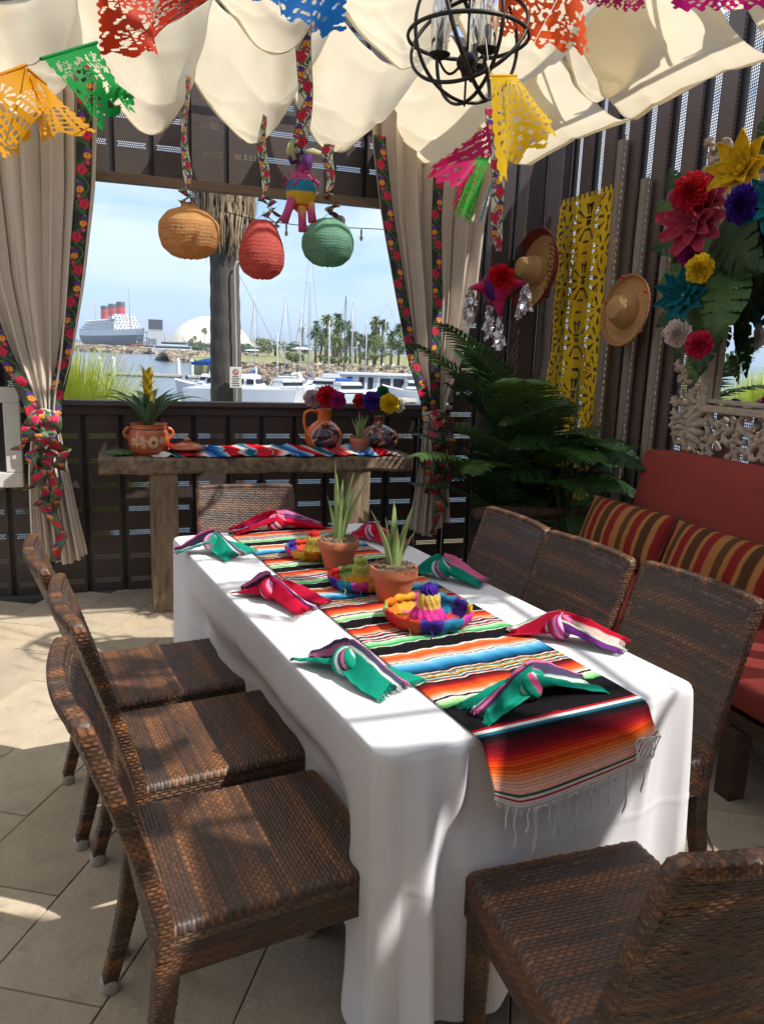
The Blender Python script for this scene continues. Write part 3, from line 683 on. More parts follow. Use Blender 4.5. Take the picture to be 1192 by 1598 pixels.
# ================================================================= serape runner on the table
def stripe_fn(stops):
    ys = np.array([s[0] for s in stops]); cs = np.array([srgb(*s[1]) for s in stops])
    return lambda q: np.stack([np.interp(q, ys, cs[:, i]) for i in range(3)], -1)
K_, W_, RD, OR, PK, TL, GN, BL, LB, YG = (26, 24, 28), (236, 232, 226), (190, 24, 44), (236, 92, 30), (240, 170, 150), (30, 96, 120), (40, 150, 84), (32, 86, 150), (110, 190, 226), (176, 236, 160)
def band(a, b, *cols):
    n = len(cols); return [(a+(b-a)*i/(n-1 if n > 1 else 1)+(.0001 if i == 0 else 0)-(.0001 if i == n-1 else 0), c) for i, c in enumerate(cols)]
def lines(a, b, cols):
    out = []; w = (b-a)/len(cols)
    for i, c in enumerate(cols): out += [(a+w*i+.00005, c), (a+w*(i+1)-.00005, c)]
    return out
def serape_motif(d):
    """colours along the runner, d in metres from the white fringe end (hang) upward and along the table"""
    M1 = [K_, W_, OR, K_, (90, 150, 190), W_, GN, K_, (240, 190, 60), OR, W_, K_, (120, 190, 140), K_, OR, W_, K_]
    o = []
    o += lines(0, .014, [W_]); o += lines(.014, .019, [RD]); o += lines(.019, .026, [W_]); o += lines(.026, .032, [(20, 90, 70)]); o += lines(.032, .040, [PK])
    o += band(.040, .072, (240, 190, 170), (244, 130, 60)); o += band(.072, .100, (244, 110, 40), (230, 66, 30)); o += band(.100, .150, (214, 44, 34), (120, 20, 36), (50, 16, 26)); o += lines(.150, .162, [K_])
    o += lines(.162, .170, [TL]); o += lines(.170, .180, [W_]); o += lines(.180, .188, [RD])
    o += lines(.188, .300, [K_])
    x = .300
    while x < 2.4:
        o += band(x, x+.035, (60, 170, 100), YG, W_); o += lines(x+.035, x+.043, [K_]); o += lines(x+.043, x+.047, [W_])
        o += band(x+.047, x+.115, (250, 214, 196), (246, 120, 50), (232, 74, 34), (150, 30, 36), K_)
        o += lines(x+.115, x+.175, M1)
        o += band(x+.175, x+.245, K_, (24, 96, 140), (60, 150, 200), LB, (220, 236, 240)); o += lines(x+.245, x+.252, [K_, W_])
        o += band(x+.252, x+.300, (248, 200, 180), OR, (246, 130, 70)); o += lines(x+.300, x+.308, [W_])
        o += lines(x+.308, x+.36, [K_]); o += lines(x+.36, x+.365, [W_])
        o += band(x+.365, x+.40, (40, 140, 80), (110, 220, 130), (230, 240, 225)); o += lines(x+.40, x+.455, [K_, W_, RD, K_, W_, (120, 160, 180), K_, RD, W_, K_])
        o += band(x+.455, x+.51, (250, 200, 170), OR, (220, 60, 40), (90, 24, 34)); o += lines(x+.51, x+.515, [W_]); o += lines(x+.515, x+.57, [K_]); o += lines(x+.57, x+.575, [W_])
        x += .575
    return stripe_fn(o)(d)
def runner():
    # edges on the table plane, from the photograph's perspective, in table coordinates
    aL, bN = to_tab(atZ(740, 1150, TH)); aR, _ = to_tab(atZ(985, 1085, TH)); aL2, bF = to_tab(atZ(352, 830, TH)); aR2, _ = to_tab(atZ(502, 812, TH))
    hang = .122; bN = -TLn/2-.014; bF = TLn/2-.02
    Ltot = hang+(bF-bN)
    nv, nu = 900, 70; d = np.linspace(0, Ltot, nv); u = np.linspace(0, 1, nu)
    D, Uu = np.meshgrid(d, u, indexing='ij')
    on = np.clip(D-hang, 0, None); b = bN+on; k = np.clip((b-bN)/(bF-bN), 0, 1)
    a = (aL+(aL2-aL)*k)*(1-Uu)+(aR+(aR2-aR)*k)*Uu
    z = np.full_like(a, TH+.005)+.0025*np.maximum(0, vnoise(D*16, Uu*3, 1.))*(on > 0.02)
    dn = np.clip(hang-D, 0, None); r = .014
    # over the edge, with a slight belly
    y = b.copy(); bend = dn > 0
    an = np.clip(dn/(r*PI/2), 0, 1)*PI/2
    y = np.where(bend, bN-r*np.sin(an)-(.034+.018*(1-Uu))*np.clip(dn/.10, 0, 1)-.008*np.sin(Uu*7+1)*np.clip(dn/.12, 0, 1), y)
    z = np.where(bend, TH+.005-r*(1-np.cos(an))-np.clip(dn-r*PI/2, 0, None), z)
    # the hem sags to the middle and is rucked at its right corner
    z = np.where(bend, z-.035*np.clip(dn/hang, 0, 1)**1.5*np.sin(PI*np.clip(Uu*1.05+.05, 0, 1))+.06*np.clip((Uu-.86)/.14, 0, 1)*np.clip(dn/hang, 0, 1)**2+.02*np.clip((.14-Uu)/.14, 0, 1)*np.clip(dn/hang, 0, 1), z)
    wob = .0035*np.sin(Uu*19+D*9)+.002*np.sin(Uu*43+D*23)+.0012*np.sin(Uu*70+D*51)
    Dm = np.where(D < .122, D*(.168/.122), D+.046); C = serape_motif(np.clip(Dm+wob*(Dm > .19), 0, None)); rng = np.random.default_rng(2)
    C = C*(1+.10*rng.standard_normal((nv, 1, 1)))*(1+.05*rng.standard_normal((nv, nu, 1)))
    C = C*(1-.42*((np.sin(2*PI*Dm/.0072) > .35)*(Dm > .045)*(Dm < .165)))[..., None]*(1-.13*(np.sin(2*PI*(Dm+wob)/.0068) > .3)*(Dm > .30))[..., None]
    P = tab(0, 0)[None, None]*0+np.stack([TC[0]+tu[0]*a+tv[0]*y, TC[1]+tu[1]*a+tv[1]*y, z], -1)
    ms = mat('serape_wool', attr=True, rough=.9, var=.1, vscale=300, bump=.5, bscale=900, spec=.1)
    m = MB(); m.grid(P, col=C); o = m.build('table_runner', ms, None, thick=.003)
    tag(o, 'long striped serape runner laid down the middle of the white tablecloth', 'runner')
    # fringe
    m = MB(); rnd = random.Random(4); wcol = srgb(236, 234, 230)
    for i in range(170):
        j = rnd.randrange(nu); p = P[0, j]; l = rnd.uniform(.006, .022)
        m.tube([p, p+np.array((rnd.uniform(-.004, .004), -.004, -l))], .0008, 4, col=wcol)
    m.build('fringe', ms, o, kind='stuff')
    for i, (j, l) in enumerate(((5, .05), (8, .09), (14, .06), (17, .12), (18, .10), (23, .05), (27, .11), (28, .09), (33, .06), (42, .07), (46, .04), (36, .10), (50, .07), (56, .10), (57, .11), (63, .10))):
        p = P[0, j]; m = MB()
        q = [p+np.array((.0022*math.sin(k*1.1+i)+.001*k*(i % 2-.5), -.004+.002*math.sin(k*.9), -l*k/8)) for k in range(9)]
        m.tube(q, [.0015]*6+[.0020, .0024, .0008], 5, col=wcol); m.build('loose_thread', ms, o)
    m = MB()
    for k in range(7):
        a0 = k*.9; th = np.linspace(0, 2*PI, 26); cen = P[0, 64]+np.array((-.018, -.010, .01))
        q = np.stack([cen[0]+.030*np.cos(th+a0)*(.5+.08*k), cen[1]+.004*np.sin(3*th)-.003*k, cen[2]+.034*np.sin(th)*(.7+.05*k)], -1)
        m.tube(q, .0014, 5, caps=False, col=wcol)
    m.build('thread_tangle', ms, o)
runner()
# ================================================================= console
def console():
    t = thing('console_table', 'weathered wood slab console against the dark fence holding pots and painted jugs', 'table', (.76, 4.53, 0))
    wd = wood_mat('weathered_wood', srgb(142, 122, 100), srgb(84, 70, 58), (9, 1.2, 9))
    wd2 = wood_mat('weathered_wood_upright', srgb(150, 130, 106), srgb(96, 80, 64), (9, 9, 1.2))
    # slab with an uneven waney edge
    nx_, = (60,); xs = np.linspace(-.90, .89, nx_)
    prof = [(-.19, .803), (-.205, .82), (-.205, .882), (-.19, .893), (.115, .893), (.125, .882), (.125, .815), (.115, .803)]
    G = np.zeros((nx_, len(prof), 3)); rnd = random.Random(8)
    for i, x in enumerate(xs):
        w = .006*math.sin(x*13)+.004*math.sin(x*31)+rnd.uniform(-.002, .002)
        for j, (y, z) in enumerate(prof): G[i, j] = (x, y+(w if j < 4 else 0), z+(w*.4 if j in (0, 1, 7) else 0))
    m = MB(); m.grid(G, closev=True); e = len(prof)
    m.f += [tuple(reversed(range(e))), tuple((nx_-1)*e+k for k in range(e))]; m.mi += [0, 0]
    m.build('slab', wd, t, smooth=False, bevel=.004)
    for x in (-.56, .56):
        m = MB(); m.box((x, -.04, .4015), (.15, .28, .803), top=(.96, 1)); m.build('leg', wd2, t, smooth=False, bevel=.006)
def wood_mat(name, c1, c2, st):
    m = bpy.data.materials.new(name); m.use_nodes = True; N = m.node_tree.nodes; K = m.node_tree.links.new; b = N['Principled BSDF']
    t = N.new('ShaderNodeTexCoord'); p = N.new('ShaderNodeMapping'); p.inputs['Scale'].default_value = st; K(t.outputs['Object'], p.inputs[0])
    n = N.new('ShaderNodeTexNoise'); n.inputs['Scale'].default_value = 3.0; n.inputs['Detail'].default_value = 8; n.inputs['Roughness'].default_value = .68; n.inputs['Distortion'].default_value = .6; K(p.outputs[0], n.inputs['Vector'])
    r = N.new('ShaderNodeMapRange'); r.inputs['From Min'].default_value = .36; r.inputs['From Max'].default_value = .64; K(n.outputs['Fac'], r.inputs['Value'])
    x = N.new('ShaderNodeMix'); x.data_type = 'RGBA'; K(r.outputs[0], x.inputs[0]); x.inputs[6].default_value = (*c2, 1); x.inputs[7].default_value = (*c1, 1); K(x.outputs[2], b.inputs['Base Color'])
    bp = N.new('ShaderNodeBump'); bp.inputs['Strength'].default_value = .5; bp.inputs['Distance'].default_value = .006; K(n.outputs['Fac'], bp.inputs['Height']); K(bp.outputs[0], b.inputs['Normal'])
    b.inputs['Roughness'].default_value = .7; return m
console()
# ================================================================= bench sofa
def rbox(mb, c, d, r=.03, n=5, col=None, puff=0., nseg=14):
    """soft cushion block: superellipsoid-like rounded box"""
    x = np.linspace(-1, 1, nseg)
    def f(a): return np.sign(a)*np.abs(a)
    for ax in range(3):
        for sg in (-1, 1):
            A, B = np.meshgrid(x, x, indexing='ij'); P = np.zeros(A.shape+(3,)); i, j = [(1, 2), (2, 0), (0, 1)][ax]
            P[..., i] = A*sg; P[..., j] = B; P[..., ax] = sg
            q = P*np.array(d)/2; inner = np.clip(q, -np.array(d)/2+r, np.array(d)/2-r); dv = q-inner; l = np.linalg.norm(dv, axis=-1)[..., None]+1e-9
            q = inner+dv/l*r
            if puff: q[..., ax] += sg*puff*((1-A**2)*(1-B**2))**.5
            mb.grid(q+np.array(c), col=col)
    return mb
M_red = mat('red_canvas', srgb(160, 72, 64), .8, .06, 3, .3, 500, spec=.1)
def sofa():
    t = thing('bench_sofa', 'red cushioned bench along the right wall under the carved mirror', 'sofa', (2.3, 1.75, 0))
    base = wood_mat('bench_wood', srgb(96, 72, 54), srgb(60, 46, 38), (9, 1.2, 9))
    m = MB(); rbox(m, (.05, .3, .39), (.74, 3.10, .13), .035, puff=.012); m.build('seat_cushion', M_red, t)
    # back cushion leaning on the wall
    m = MB(); m.grid(np.zeros((2, 2, 3)) if False else np.zeros((2, 2, 3))) if False else None
    m = MB(); rbox(m, (0, 0, .31), (.12, 3.10, .64), .05, puff=.01)
    o = m.build('back_cushion', M_red, t); o.location = (.385, .27, .42); o.rotation_euler = (0, R(-8), 0); o.rotation_euler.y = R(8)
    m = MB(); m.box((.05, .3, .29), (.72, 3.06, .05)); m.build('frame', base, t, smooth=False, bevel=.004)
    for y in (-1.1, .2, 1.75):
        m = MB(); m.box((-.3, y, .13), (.07, .07, .26)); m.build('leg', base, t, smooth=False)
        m = MB(); m.box((.35, y, .13), (.07, .07, .26)); m.build('leg', base, t, smooth=False)
    # timber end rail of the bench behind the far chairs
    lg = thing('log_rail', 'weathered timber rail behind the far right chair below the plants', 'rail', (2.3, 3.98, 0))
    m = MB(); rr = np.linspace(0, 1, 24); P = np.stack([-.38+.86*rr, .02*np.sin(rr*5), .60+.01*np.sin(rr*9)], -1); m.tube(P, .045+.005*np.sin(rr*17), 10, flat=.75)
    m.build('beam', base, lg)
    for x in (-.3, .38):
        m = MB(); m.tube([(x, 0, 0), (x, 0, .58)], .03, 10); m.build('post', base, lg)
sofa()
def pillow(label, c, w, h, rz, seed):
    """striped bolster pillow, standing on the seat and leaning on the back cushion"""
    cols = [(178, 120, 70), (96, 66, 42), (178, 120, 70), (140, 44, 40), (178, 120, 70), (92, 62, 40), (182, 124, 72), (140, 44, 40)]
    nu, nv = 90, 36; U, V = np.meshgrid(np.linspace(-1, 1, nu), np.linspace(-1, 1, nv), indexing='ij')
    T = .075*((1-np.abs(U)**3.2)*(1-np.abs(V)**2.6))**.6
    px = U*w/2*(1-.06*(1-V**2)*0-.05*np.abs(V)**3*0); py = V*h/2*(1-.05*np.abs(U)**3)
    px = px*(1+.05*(np.abs(V)**4)); py = py*(1+.08*(np.abs(U)**4))
    stw = [1.0, .8, .45, .9, .45, 1.0, .45, .9]
    edges = np.cumsum([0]+stw*2); tot = edges[-1]; q = (U+1)/2*tot; k = np.clip(np.searchsorted(edges, q.ravel(), side='right')-1, 0, 15).reshape(q.shape) % 8
    C = np.array([srgb(*c_) for c_ in cols])[k]*(1+.06*np.sin(U*300))[..., None]
    m = MB()
    rk = .003*vnoise(U*9, V*7, seed)*(1-np.abs(V))
    m.grid(np.stack([px, T+rk, py], -1)[::-1], col=C[::-1]); m.grid(np.stack([px, -T-rk, py], -1), col=C)
    o = m.build('striped_pillow', mat('striped_canvas', attr=True, rough=.85, var=.06, vscale=200, bump=.4, bscale=600, spec=.1))
    o.location = c; o.rotation_euler = (R(-20), 0, 0); o.rotation_euler = (R(-22), 0, rz)
    tag(o, label, 'pillow', 'striped pillows on the red bench')
    # piped edge
    th = np.linspace(0, 4, 160, endpoint=False); pts = []
    for s in th:
        e = s % 1; k_ = int(s); a_, b_ = [(-1+2*e, -1), (1, -1+2*e), (1-2*e, 1), (-1, 1-2*e)][k_]
        pts.append((a_*w/2*(1+.05*abs(b_)**4), 0, b_*h/2*(1-.05*abs(a_)**3)*(1+.08*abs(a_)**4)))
    e = MB(); e.tube(pts+[pts[0]], .004, 6, caps=False); e.build('piping', mat('brown_cord', srgb(80, 56, 38), .8), o)
pillow('striped brown red and gold pillow at the far left end of the red bench', (2.42, 3.27, .635), .58, .30, R(-84), 1)
pillow('striped brown red and gold pillow nearer the camera, cut by the right edge', (2.42, 2.60, .635), .60, .31, R(-87), 2)
# ================================================================= paper picado banners
def picado_mask(nu, nv, style, seed):
    u = ((np.arange(nu)+.5)/nu)[:, None]; v = ((np.arange(nv)+.5)/nv)[None, :]; a = np.abs(u-.5)*2
    keep = np.ones((nu, nv), bool)
    edge = v > .94+.05*np.cos(u*PI*2*7)          # scalloped lower hem
    keep &= ~edge
    side = (a > .955+.03*np.cos(v*PI*2*9)); keep &= ~side
    inb = (v > .07) & (v < .93) & (a < .92)
    def hole(m): 
        nonlocal keep
        keep &= ~(m & inb)
    if style in (0, 2):
        for (cu, cv, r, n) in ((.5, .40, .27, 12), (.2, .2, .12, 8), (.8, .2, .12, 8), (.2, .68, .12, 8), (.8, .68, .12, 8)):
            du = (u-cu)*1.25; dv = v-cv; rr = np.hypot(du, dv); an = np.arctan2(dv, du)
            hole((rr < r) & (rr > r*.35) & (np.cos(an*n) > .25) & (np.abs((rr/r)-.68) > .06))
            hole(rr < r*.16)
        hole((np.abs(v-.86) < .02) & (np.sin(u*PI*2*14) > .1))
    if style == 1:     # lattice lower half, leaf slits above
        hole((v > .5) & (v < .9) & (np.sin(u*PI*2*11) > -.1) & (np.sin(v*PI*2*12) > -.2) & (a < .85))
        du = (u-.5)*1.3; dv = v-.28; rr = np.hypot(du, dv); an = np.arctan2(dv, du)
        hole((rr < .19) & (rr > .07) & (np.cos(an*9) > .3)); hole((np.abs(v-.47) < .012) & (np.sin(u*PI*2*10) > 0))
    if style == 3:     # rings of slits, a big round medallion
        du = (u-.5)*1.1; dv = v-.52; rr = np.hypot(du, dv); an = np.arctan2(dv, du)
        for r0, n in ((.12, 9), (.22, 15), (.32, 22), (.41, 28)): hole((np.abs(rr-r0) < .032) & (np.cos(an*n) > .35))
        hole((rr < .05)); hole((v < .2) & (np.sin((u+v)*PI*2*9) > .55) & (np.sin((u-v)*PI*2*9) > -.2))
    if style in (2, 4):
        n_ = vnoise(u*22+seed, v*15, seed)+.6*vnoise(u*40, v*9+seed, seed+3); hole(n_ > .72)
        hole((np.sin((u*6+v*3)*PI*2) > .86) & (np.sin(v*PI*2*6+seed) > 0))
    return keep
def picado(name, label, corners, colr, style, seed, curl=.05, nu=84, nv=64, top=True, group='paper banners strung overhead', parent=None):
    """corners in the place: top-left, top-right, bottom-right, bottom-left"""
    A, B, C_, D = [np.array(c, float) for c in corners]
    nu1, nv1 = nu+1, nv+1; u = np.linspace(0, 1, nu1)[:, None, None]; v = np.linspace(0, 1, nv1)[None, :, None]
    P = (A*(1-u)+B*u)*(1-v)+(D*(1-u)+C_*u)*v
    n = np.cross(B-A, D-A); n /= np.linalg.norm(n)
    U, V = u[..., 0], v[..., 0]
    w = curl*(V**1.2)*(np.sin(PI*2*U*.8+seed)+.5*np.sin(PI*2*U*1.9+V*2+seed*2))
    P = P+n*w[..., None]
    m = MB(); m.grid(P, mask=picado_mask(nu, nv, style, seed))
    M = mat('tissue_'+name, colr, .55, .06, 4, .08, 40, transl=.5, spec=.25)
    o = m.build('paper_banner', M, parent, smooth=True)
    if parent is None: tag(o, label, 'banner', group)
    if top:
        h = MB(); h.tube(P[:, 0], .0035, 5); h.build('folded_hem', M, o)
    return o
def pt(px, py, Y): return atY(px, py, Y)
picado('amber', 'amber yellow cut paper banner at far left, folded over in front of the left curtain', [pt(-90, 150, 1.75), pt(42, 101, 1.9), pt(84, 175, 1.95), pt(20, 250, 1.75)], srgb(226, 158, 22), 1, 1, .03)
picado('amber', 'amber yellow lattice cut paper flap beside the amber banner, nearest the green one', [pt(44, 108, 1.9), pt(72, 132, 2.02), pt(134, 212, 2.0), pt(54, 226, 1.88)], srgb(226, 158, 22), 1, 5, .035, nu=60, nv=60)
picado('green', 'green cut paper banner hanging askew at upper left', [pt(64, 92, 1.7), pt(152, 66, 1.85), pt(216, 182, 1.85), pt(170, 186, 1.72)], srgb(24, 150, 66), 2, 2, .04)
picado('red', 'orange red cut paper banner twisting across the top left', [pt(142, -20, 1.5), pt(334, -6, 1.72), pt(252, 64, 1.66), pt(176, 96, 1.55)], srgb(214, 62, 34), 2, 3, .05, top=False)
picado('blue', 'blue cut paper banner at the top centre above the donkey ribbon', [pt(362, -60, 1.9), pt(548, -70, 2.1), pt(556, 52, 2.1), pt(372, 20, 1.9)], srgb(24, 104, 178), 4, 4, .05, top=False)
picado('orange', 'bright orange cut paper banner hanging behind the iron chandelier', [pt(745, -50, 2.5), pt(900, -60, 2.5), pt(912, 96, 2.6), pt(770, 52, 2.55)], srgb(250, 100, 48), 2, 6, .05, top=False)
picado('yellow', 'yellow scalloped cut paper banner hanging below the orange one', [pt(764, 118, 2.3), pt(806, 118, 2.4), pt(862, 196, 2.45), pt(792, 298, 2.3)], srgb(240, 196, 30), 3, 7, .05)
picado('magenta', 'magenta cut paper banner hanging over the top of the right curtain', [pt(762, 192, 3.2), pt(768, 240, 3.2), pt(712, 345, 3.15), pt(672, 262, 3.1)], srgb(204, 34, 104), 4, 8, .05, nu=60, nv=60, top=False)
picado('lime', 'lime green paper strip beside the magenta banner over the right curtain', [pt(742, 246, 3.15), pt(764, 246, 3.15), pt(734, 356, 3.1), pt(708, 338, 3.1)], srgb(60, 184, 60), 0, 9, .02, nu=40, nv=50, top=False)
picado('sky', 'pale blue paper strip behind the lime green one', [pt(764, 290, 3.3), pt(776, 272, 3.3), pt(758, 330, 3.3), pt(744, 352, 3.3)], srgb(70, 160, 200), 0, 10, .02, nu=24, nv=30, top=False)
picado('plum', 'plum pink fringed cut paper banner at the top right, left of the magenta one', [pt(896, -40, 2.2), pt(1008, -44, 2.1), pt(1006, 20, 2.1), pt(905, 8, 2.2)], srgb(176, 40, 92), 2, 11, .02, top=False)
picado('pink', 'long bright magenta cut paper banner in the top right corner', [pt(1024, -50, 1.75), pt(1230, -70, 1.6), pt(1215, 16, 1.6), pt(1050, 20, 1.75)], srgb(222, 36, 140), 3, 12, .02, top=False)
# strings the banners hang from
def cord(label, pts, r=.0016, m=None, cat='string', sag=.03):
    P = np.array(pts, float); out = []
    for a, b in zip(P[:-1], P[1:]):
        for k in range(8):
            u = k/8; q = a+(b-a)*u; q = q-np.array((0, 0, sag*4*u*(1-u))); out.append(q)
    out.append(P[-1]); mb = MB(); mb.tube(out, r, 5)
    return tag(mb.build('cord', m or mat('white_string', srgb(214, 208, 198), .7)), label, cat)
# ================================================================= long yellow cut paper runner on the wall
def wall_runner():
    ya, yb, zt, zb = 4.79, 4.11, 2.53, .42; nu, nv = 110, 400
    u = ((np.arange(nu)+.5)/nu)[:, None]; v = ((np.arange(nv)+.5)/nv)[None, :]; a = np.abs(u-.5)*2
    keep = np.ones((nu, nv), bool); asp = 2.1/.72
    keep &= ~(a > .975+.02*np.cos(v*PI*2*38))
    keep &= ~((v < .012) & (np.sin(u*PI*2*13) > .2)); keep &= ~((v > .985) & (np.sin(u*PI*2*13) > .2))
    inb = (a < .92) & (v > .015) & (v < .98)
    def hole(m):
        nonlocal keep
        keep &= ~(m & inb)
    s = v*asp*2           # repeated motifs, mirrored left and right
    fs = (s % 1)
    for (cu, cs, r, n) in ((.0, .5, .30, 10), (.62, .0, .22, 8), (.62, 1., .22, 8), (.66, .5, .2, 7)):
        du = a-cu; dv = (fs-cs)*.9; rr = np.hypot(du*.6, dv); an = np.arctan2(dv, du*.6)
        hole((rr < r) & (rr > r*.42) & (np.cos(an*n+cs*3) > .62)); hole(rr < r*.16)
    hole((vnoise(a*30, s*13, 2.) > .70) & (a > .25))
    hole((np.abs(a-.86) < .025) & (np.sin(s*PI*2*9) > .1))
    hole((a < .10) & (np.sin(s*PI*2*5+1) > .75))
    y = ya+(yb-ya)*np.linspace(0, 1, nu+1)[:, None]; z = zt+(zb-zt)*np.linspace(0, 1, nv+1)[None, :]
    x = WX-.055+.008*np.sin(z*5+y*9)+.006*np.sin(z*13-y*4)
    m = MB(); m.grid(np.stack([x, y+0*z, z+0*y], -1), mask=keep)
    o = m.build('lace_panel', mat('yellow_tissue', srgb(232, 190, 44), .6, .08, 3, .1, 40, transl=.25, spec=.2), None)
    tag(o, 'tall yellow cut paper lace panel hanging on the brown wall behind the plants', 'wall hanging')
wall_runner()
# grey tubes with rope leaning on the wall
M_tube = mat('grey_tube', srgb(146, 132, 118), .55, .08, 3)
for k, (p0, p1, lab) in enumerate([((836, 347), (822, 640), 'short grey tube on the wall behind the large straw hat'), ((870, 252), (838, 700), 'grey tube on the wall just left of the yellow lace panel'),
        ((974, 220), (930, 790), 'tall grey tube on the wall along the right side of the yellow lace panel'), ((1010, 280), (958, 780), 'tall grey tube on the wall behind the small straw hat'),
        ((1052, 300), (1012, 700), 'grey tube on the wall running down beside the flower wreath')]):
    a = atX(*p0, WX-.04); b = atX(*p1, WX-.04); b[1] = a[1]+.01
    t = thing('wall_tube', lab, 'tube', (WX-.045, a[1], 0), group='grey tubes standing against the brown wall')
    m = MB(); m.tube([(0, 0, .05), (0, 0, a[2])], .033, 14); m.build('tube', M_tube, t, angle=50)
    rp_ = MB(); zz = np.linspace(.3, a[2]+.02, 260); rp_.tube(np.stack([-.02+.004*np.cos(zz*160), -.045+.004*np.sin(zz*160), zz], -1), .004, 5, col=None)
    rp_.build('rope', mat('pale_rope', srgb(130, 122, 114), .8), t)
# ================================================================= straw hats
M_straw = mat('straw', attr=True, rough=.75, var=.15, vscale=60, bump=.6, bscale=300)
def hat(name, label, c, Rb, Rc, hc, rimcol, up, text=None, oval=1.0):
    t = thing(name, label, 'hat', c); n_ = 56
    st = np.array(srgb(196, 152, 96)); M = frameZ((-1, -.05, .12))
    pr = []; cl = []
    def ringcol(r): return st*(1+.12*math.sin(r*900))
    for r in np.linspace(Rc*1.0, Rb, 40):
        k = (r-Rc)/(Rb-Rc); z = .012-.012*math.sin(PI*k)+up*max(0, k-.55)**2/.2
        pr.append((r, z)); cl.append(ringcol(r) if k < .80 else np.array(rimcol)*(1+.25*math.sin(r*500)))
    m = MB(); m.lathe(pr, 64, M=M, col=cl, sq=(1, oval)); m.build('brim', M_straw, t, thick=.004)
    pr = []; cl = []
    for k in np.linspace(0, 1, 30):
        r = Rc*(1-.45*k**1.4) if k < .85 else Rc*(1-.45*.85**1.4)*math.sqrt(max(0, 1-((k-.85)/.15)**2)); z = .012+hc*k**.9; pr.append((max(r, .001), z)); cl.append(ringcol(z*1.3))
    m = MB(); m.lathe(pr, 48, M=M, col=cl, sq=(1, oval)); m.build('crown', M_straw, t)
    m = MB(); th = np.linspace(0, 2*PI, 120); rr = Rb+.002
    G = np.stack([rr*np.cos(th), rr*np.sin(th)*oval, np.full(120, .012+up*(.45**2)/.2)+.004*np.sin(th*40)], -1) @ M.T
    m.tube(G, .006, 6, caps=False, col=np.array(rimcol)); m.build('braided_edge', M_straw, t)
    if text:
        cu = bpy.data.curves.new('lettering', 'FONT'); cu.body = text; cu.size = Rb*.44; cu.align_x = 'CENTER'; cu.align_y = 'CENTER'; cu.extrude = .001; cu.offset = -.0005; cu.shear = .35
        o = bpy.data.objects.new('lettering', cu); COL.objects.link(o)
        me = bpy.data.meshes.new_from_object(o); bpy.data.objects.remove(o)
        me.materials.append(mat('brown_thread', srgb(74, 44, 36), .7)); o = bpy.data.objects.new('lettering', me); COL.objects.link(o); o.parent = t
        # reads bottom to top on the side of the brim nearest the lens
        ux, uy, n3 = np.array((0, 0, 1.)), np.array((0, 1., 0)), np.array((-1, 0, 0.))
        yv = np.array((0, 1., 0))*1
        B = Matrix(((ux[0], yv[0], n3[0], -.035), (ux[1], yv[1], n3[1], -Rb*.62), (ux[2], yv[2], n3[2], -.02), (0, 0, 0, 1))); o.matrix_local = B
    return t
h1 = atX(844, 424, 2.60)
hat('sombrero', 'large straw sombrero with a dark red edge and brown lettering on the wall', h1, .255, .095, .17, srgb(120, 36, 30), .06, text='Cancun')
h2 = atX(981, 486, WX-.135)
t2 = hat('straw_hat', 'small tan straw hat with red pompoms on the wall below the tall grey tubes', h2, .195, .102, .11, srgb(186, 132, 84), .02)
for a in (15, 75, 150, 215, 290, 340):
    m = MB(); m.ball((-.03, .195*math.cos(R(a)), .195*math.sin(R(a))), .010, 8, 6); m.build('pompom', mat('red_pompom', srgb(200, 40, 50), .9), t2)
# ================================================================= leaves and flowers
def monstera(L_, Wd, seed, lobes=6):
    """one split leaf in the xy plane, base at the origin, tip along +y"""
    nu, nv = 36, 44; U = np.linspace(-1, 1, nu+1)[:, None]; V = np.linspace(0, 1, nv+1)[None, :]; rnd = random.Random(seed)
    prof = Wd*np.sin(PI*np.clip(V, 0, 1)**.62)**.85
    x = U*prof; y = L_*(V-.16*np.abs(U)*(1-V)*1.2+.16*np.abs(U)*V*0)
    z = -.12*L_*(V-.3)**2*2-.10*Wd*np.abs(U)**1.5+.012*L_*np.sin(V*30-np.abs(U)*3)*np.abs(U)
    uc = ((np.arange(nu)+.5)/nu*2-1)[:, None]; vc = ((np.arange(nv)+.5)/nv)[None, :]
    ph = (vc*lobes-np.abs(uc)*.55+seed*.2*np.sign(uc)) % 1
    mask = ~((np.abs(uc) > .34) & (ph < .10+.16*(np.abs(uc)-.34)) & (vc > .12) & (vc < .93))
    mb = MB(); mb.grid(np.stack([x, y, z+0*x], -1), mask=mask); return mb
def place(mb_or_obj, o, P, N, Tdir, sc=1.):
    """orient: y axis along Tdir, z axis near N"""
    y = Vector(Tdir).normalized(); z = Vector(N); z = (z-y*z.dot(y)).normalized(); x = y.cross(z)
    o.matrix_local = Matrix(((x[0], y[0], z[0], P[0]), (x[1], y[1], z[1], P[1]), (x[2], y[2], z[2], P[2]), (0, 0, 0, 1))) @ Matrix.Scale(sc, 4)
def petal(L_, Wd, cup, bend, point=1., nu=7, nv=9):
    U = np.linspace(-1, 1, nu)[:, None]; V = np.linspace(0, 1, nv)[None, :]
    w = Wd*np.sin(PI*np.clip(V, 0, 1)**(.75 if point > .5 else .6)*(.93 if point > .5 else .80)+.12)**.9
    if point > .5: w = w*(1-.25*V**4)
    x = U*w; y = L_*V*(1-.06*U**2); z = cup*Wd*U**2+bend*L_*V**2
    mb = MB(); mb.grid(np.stack([x, y+0*x, z+0*x], -1)); return mb
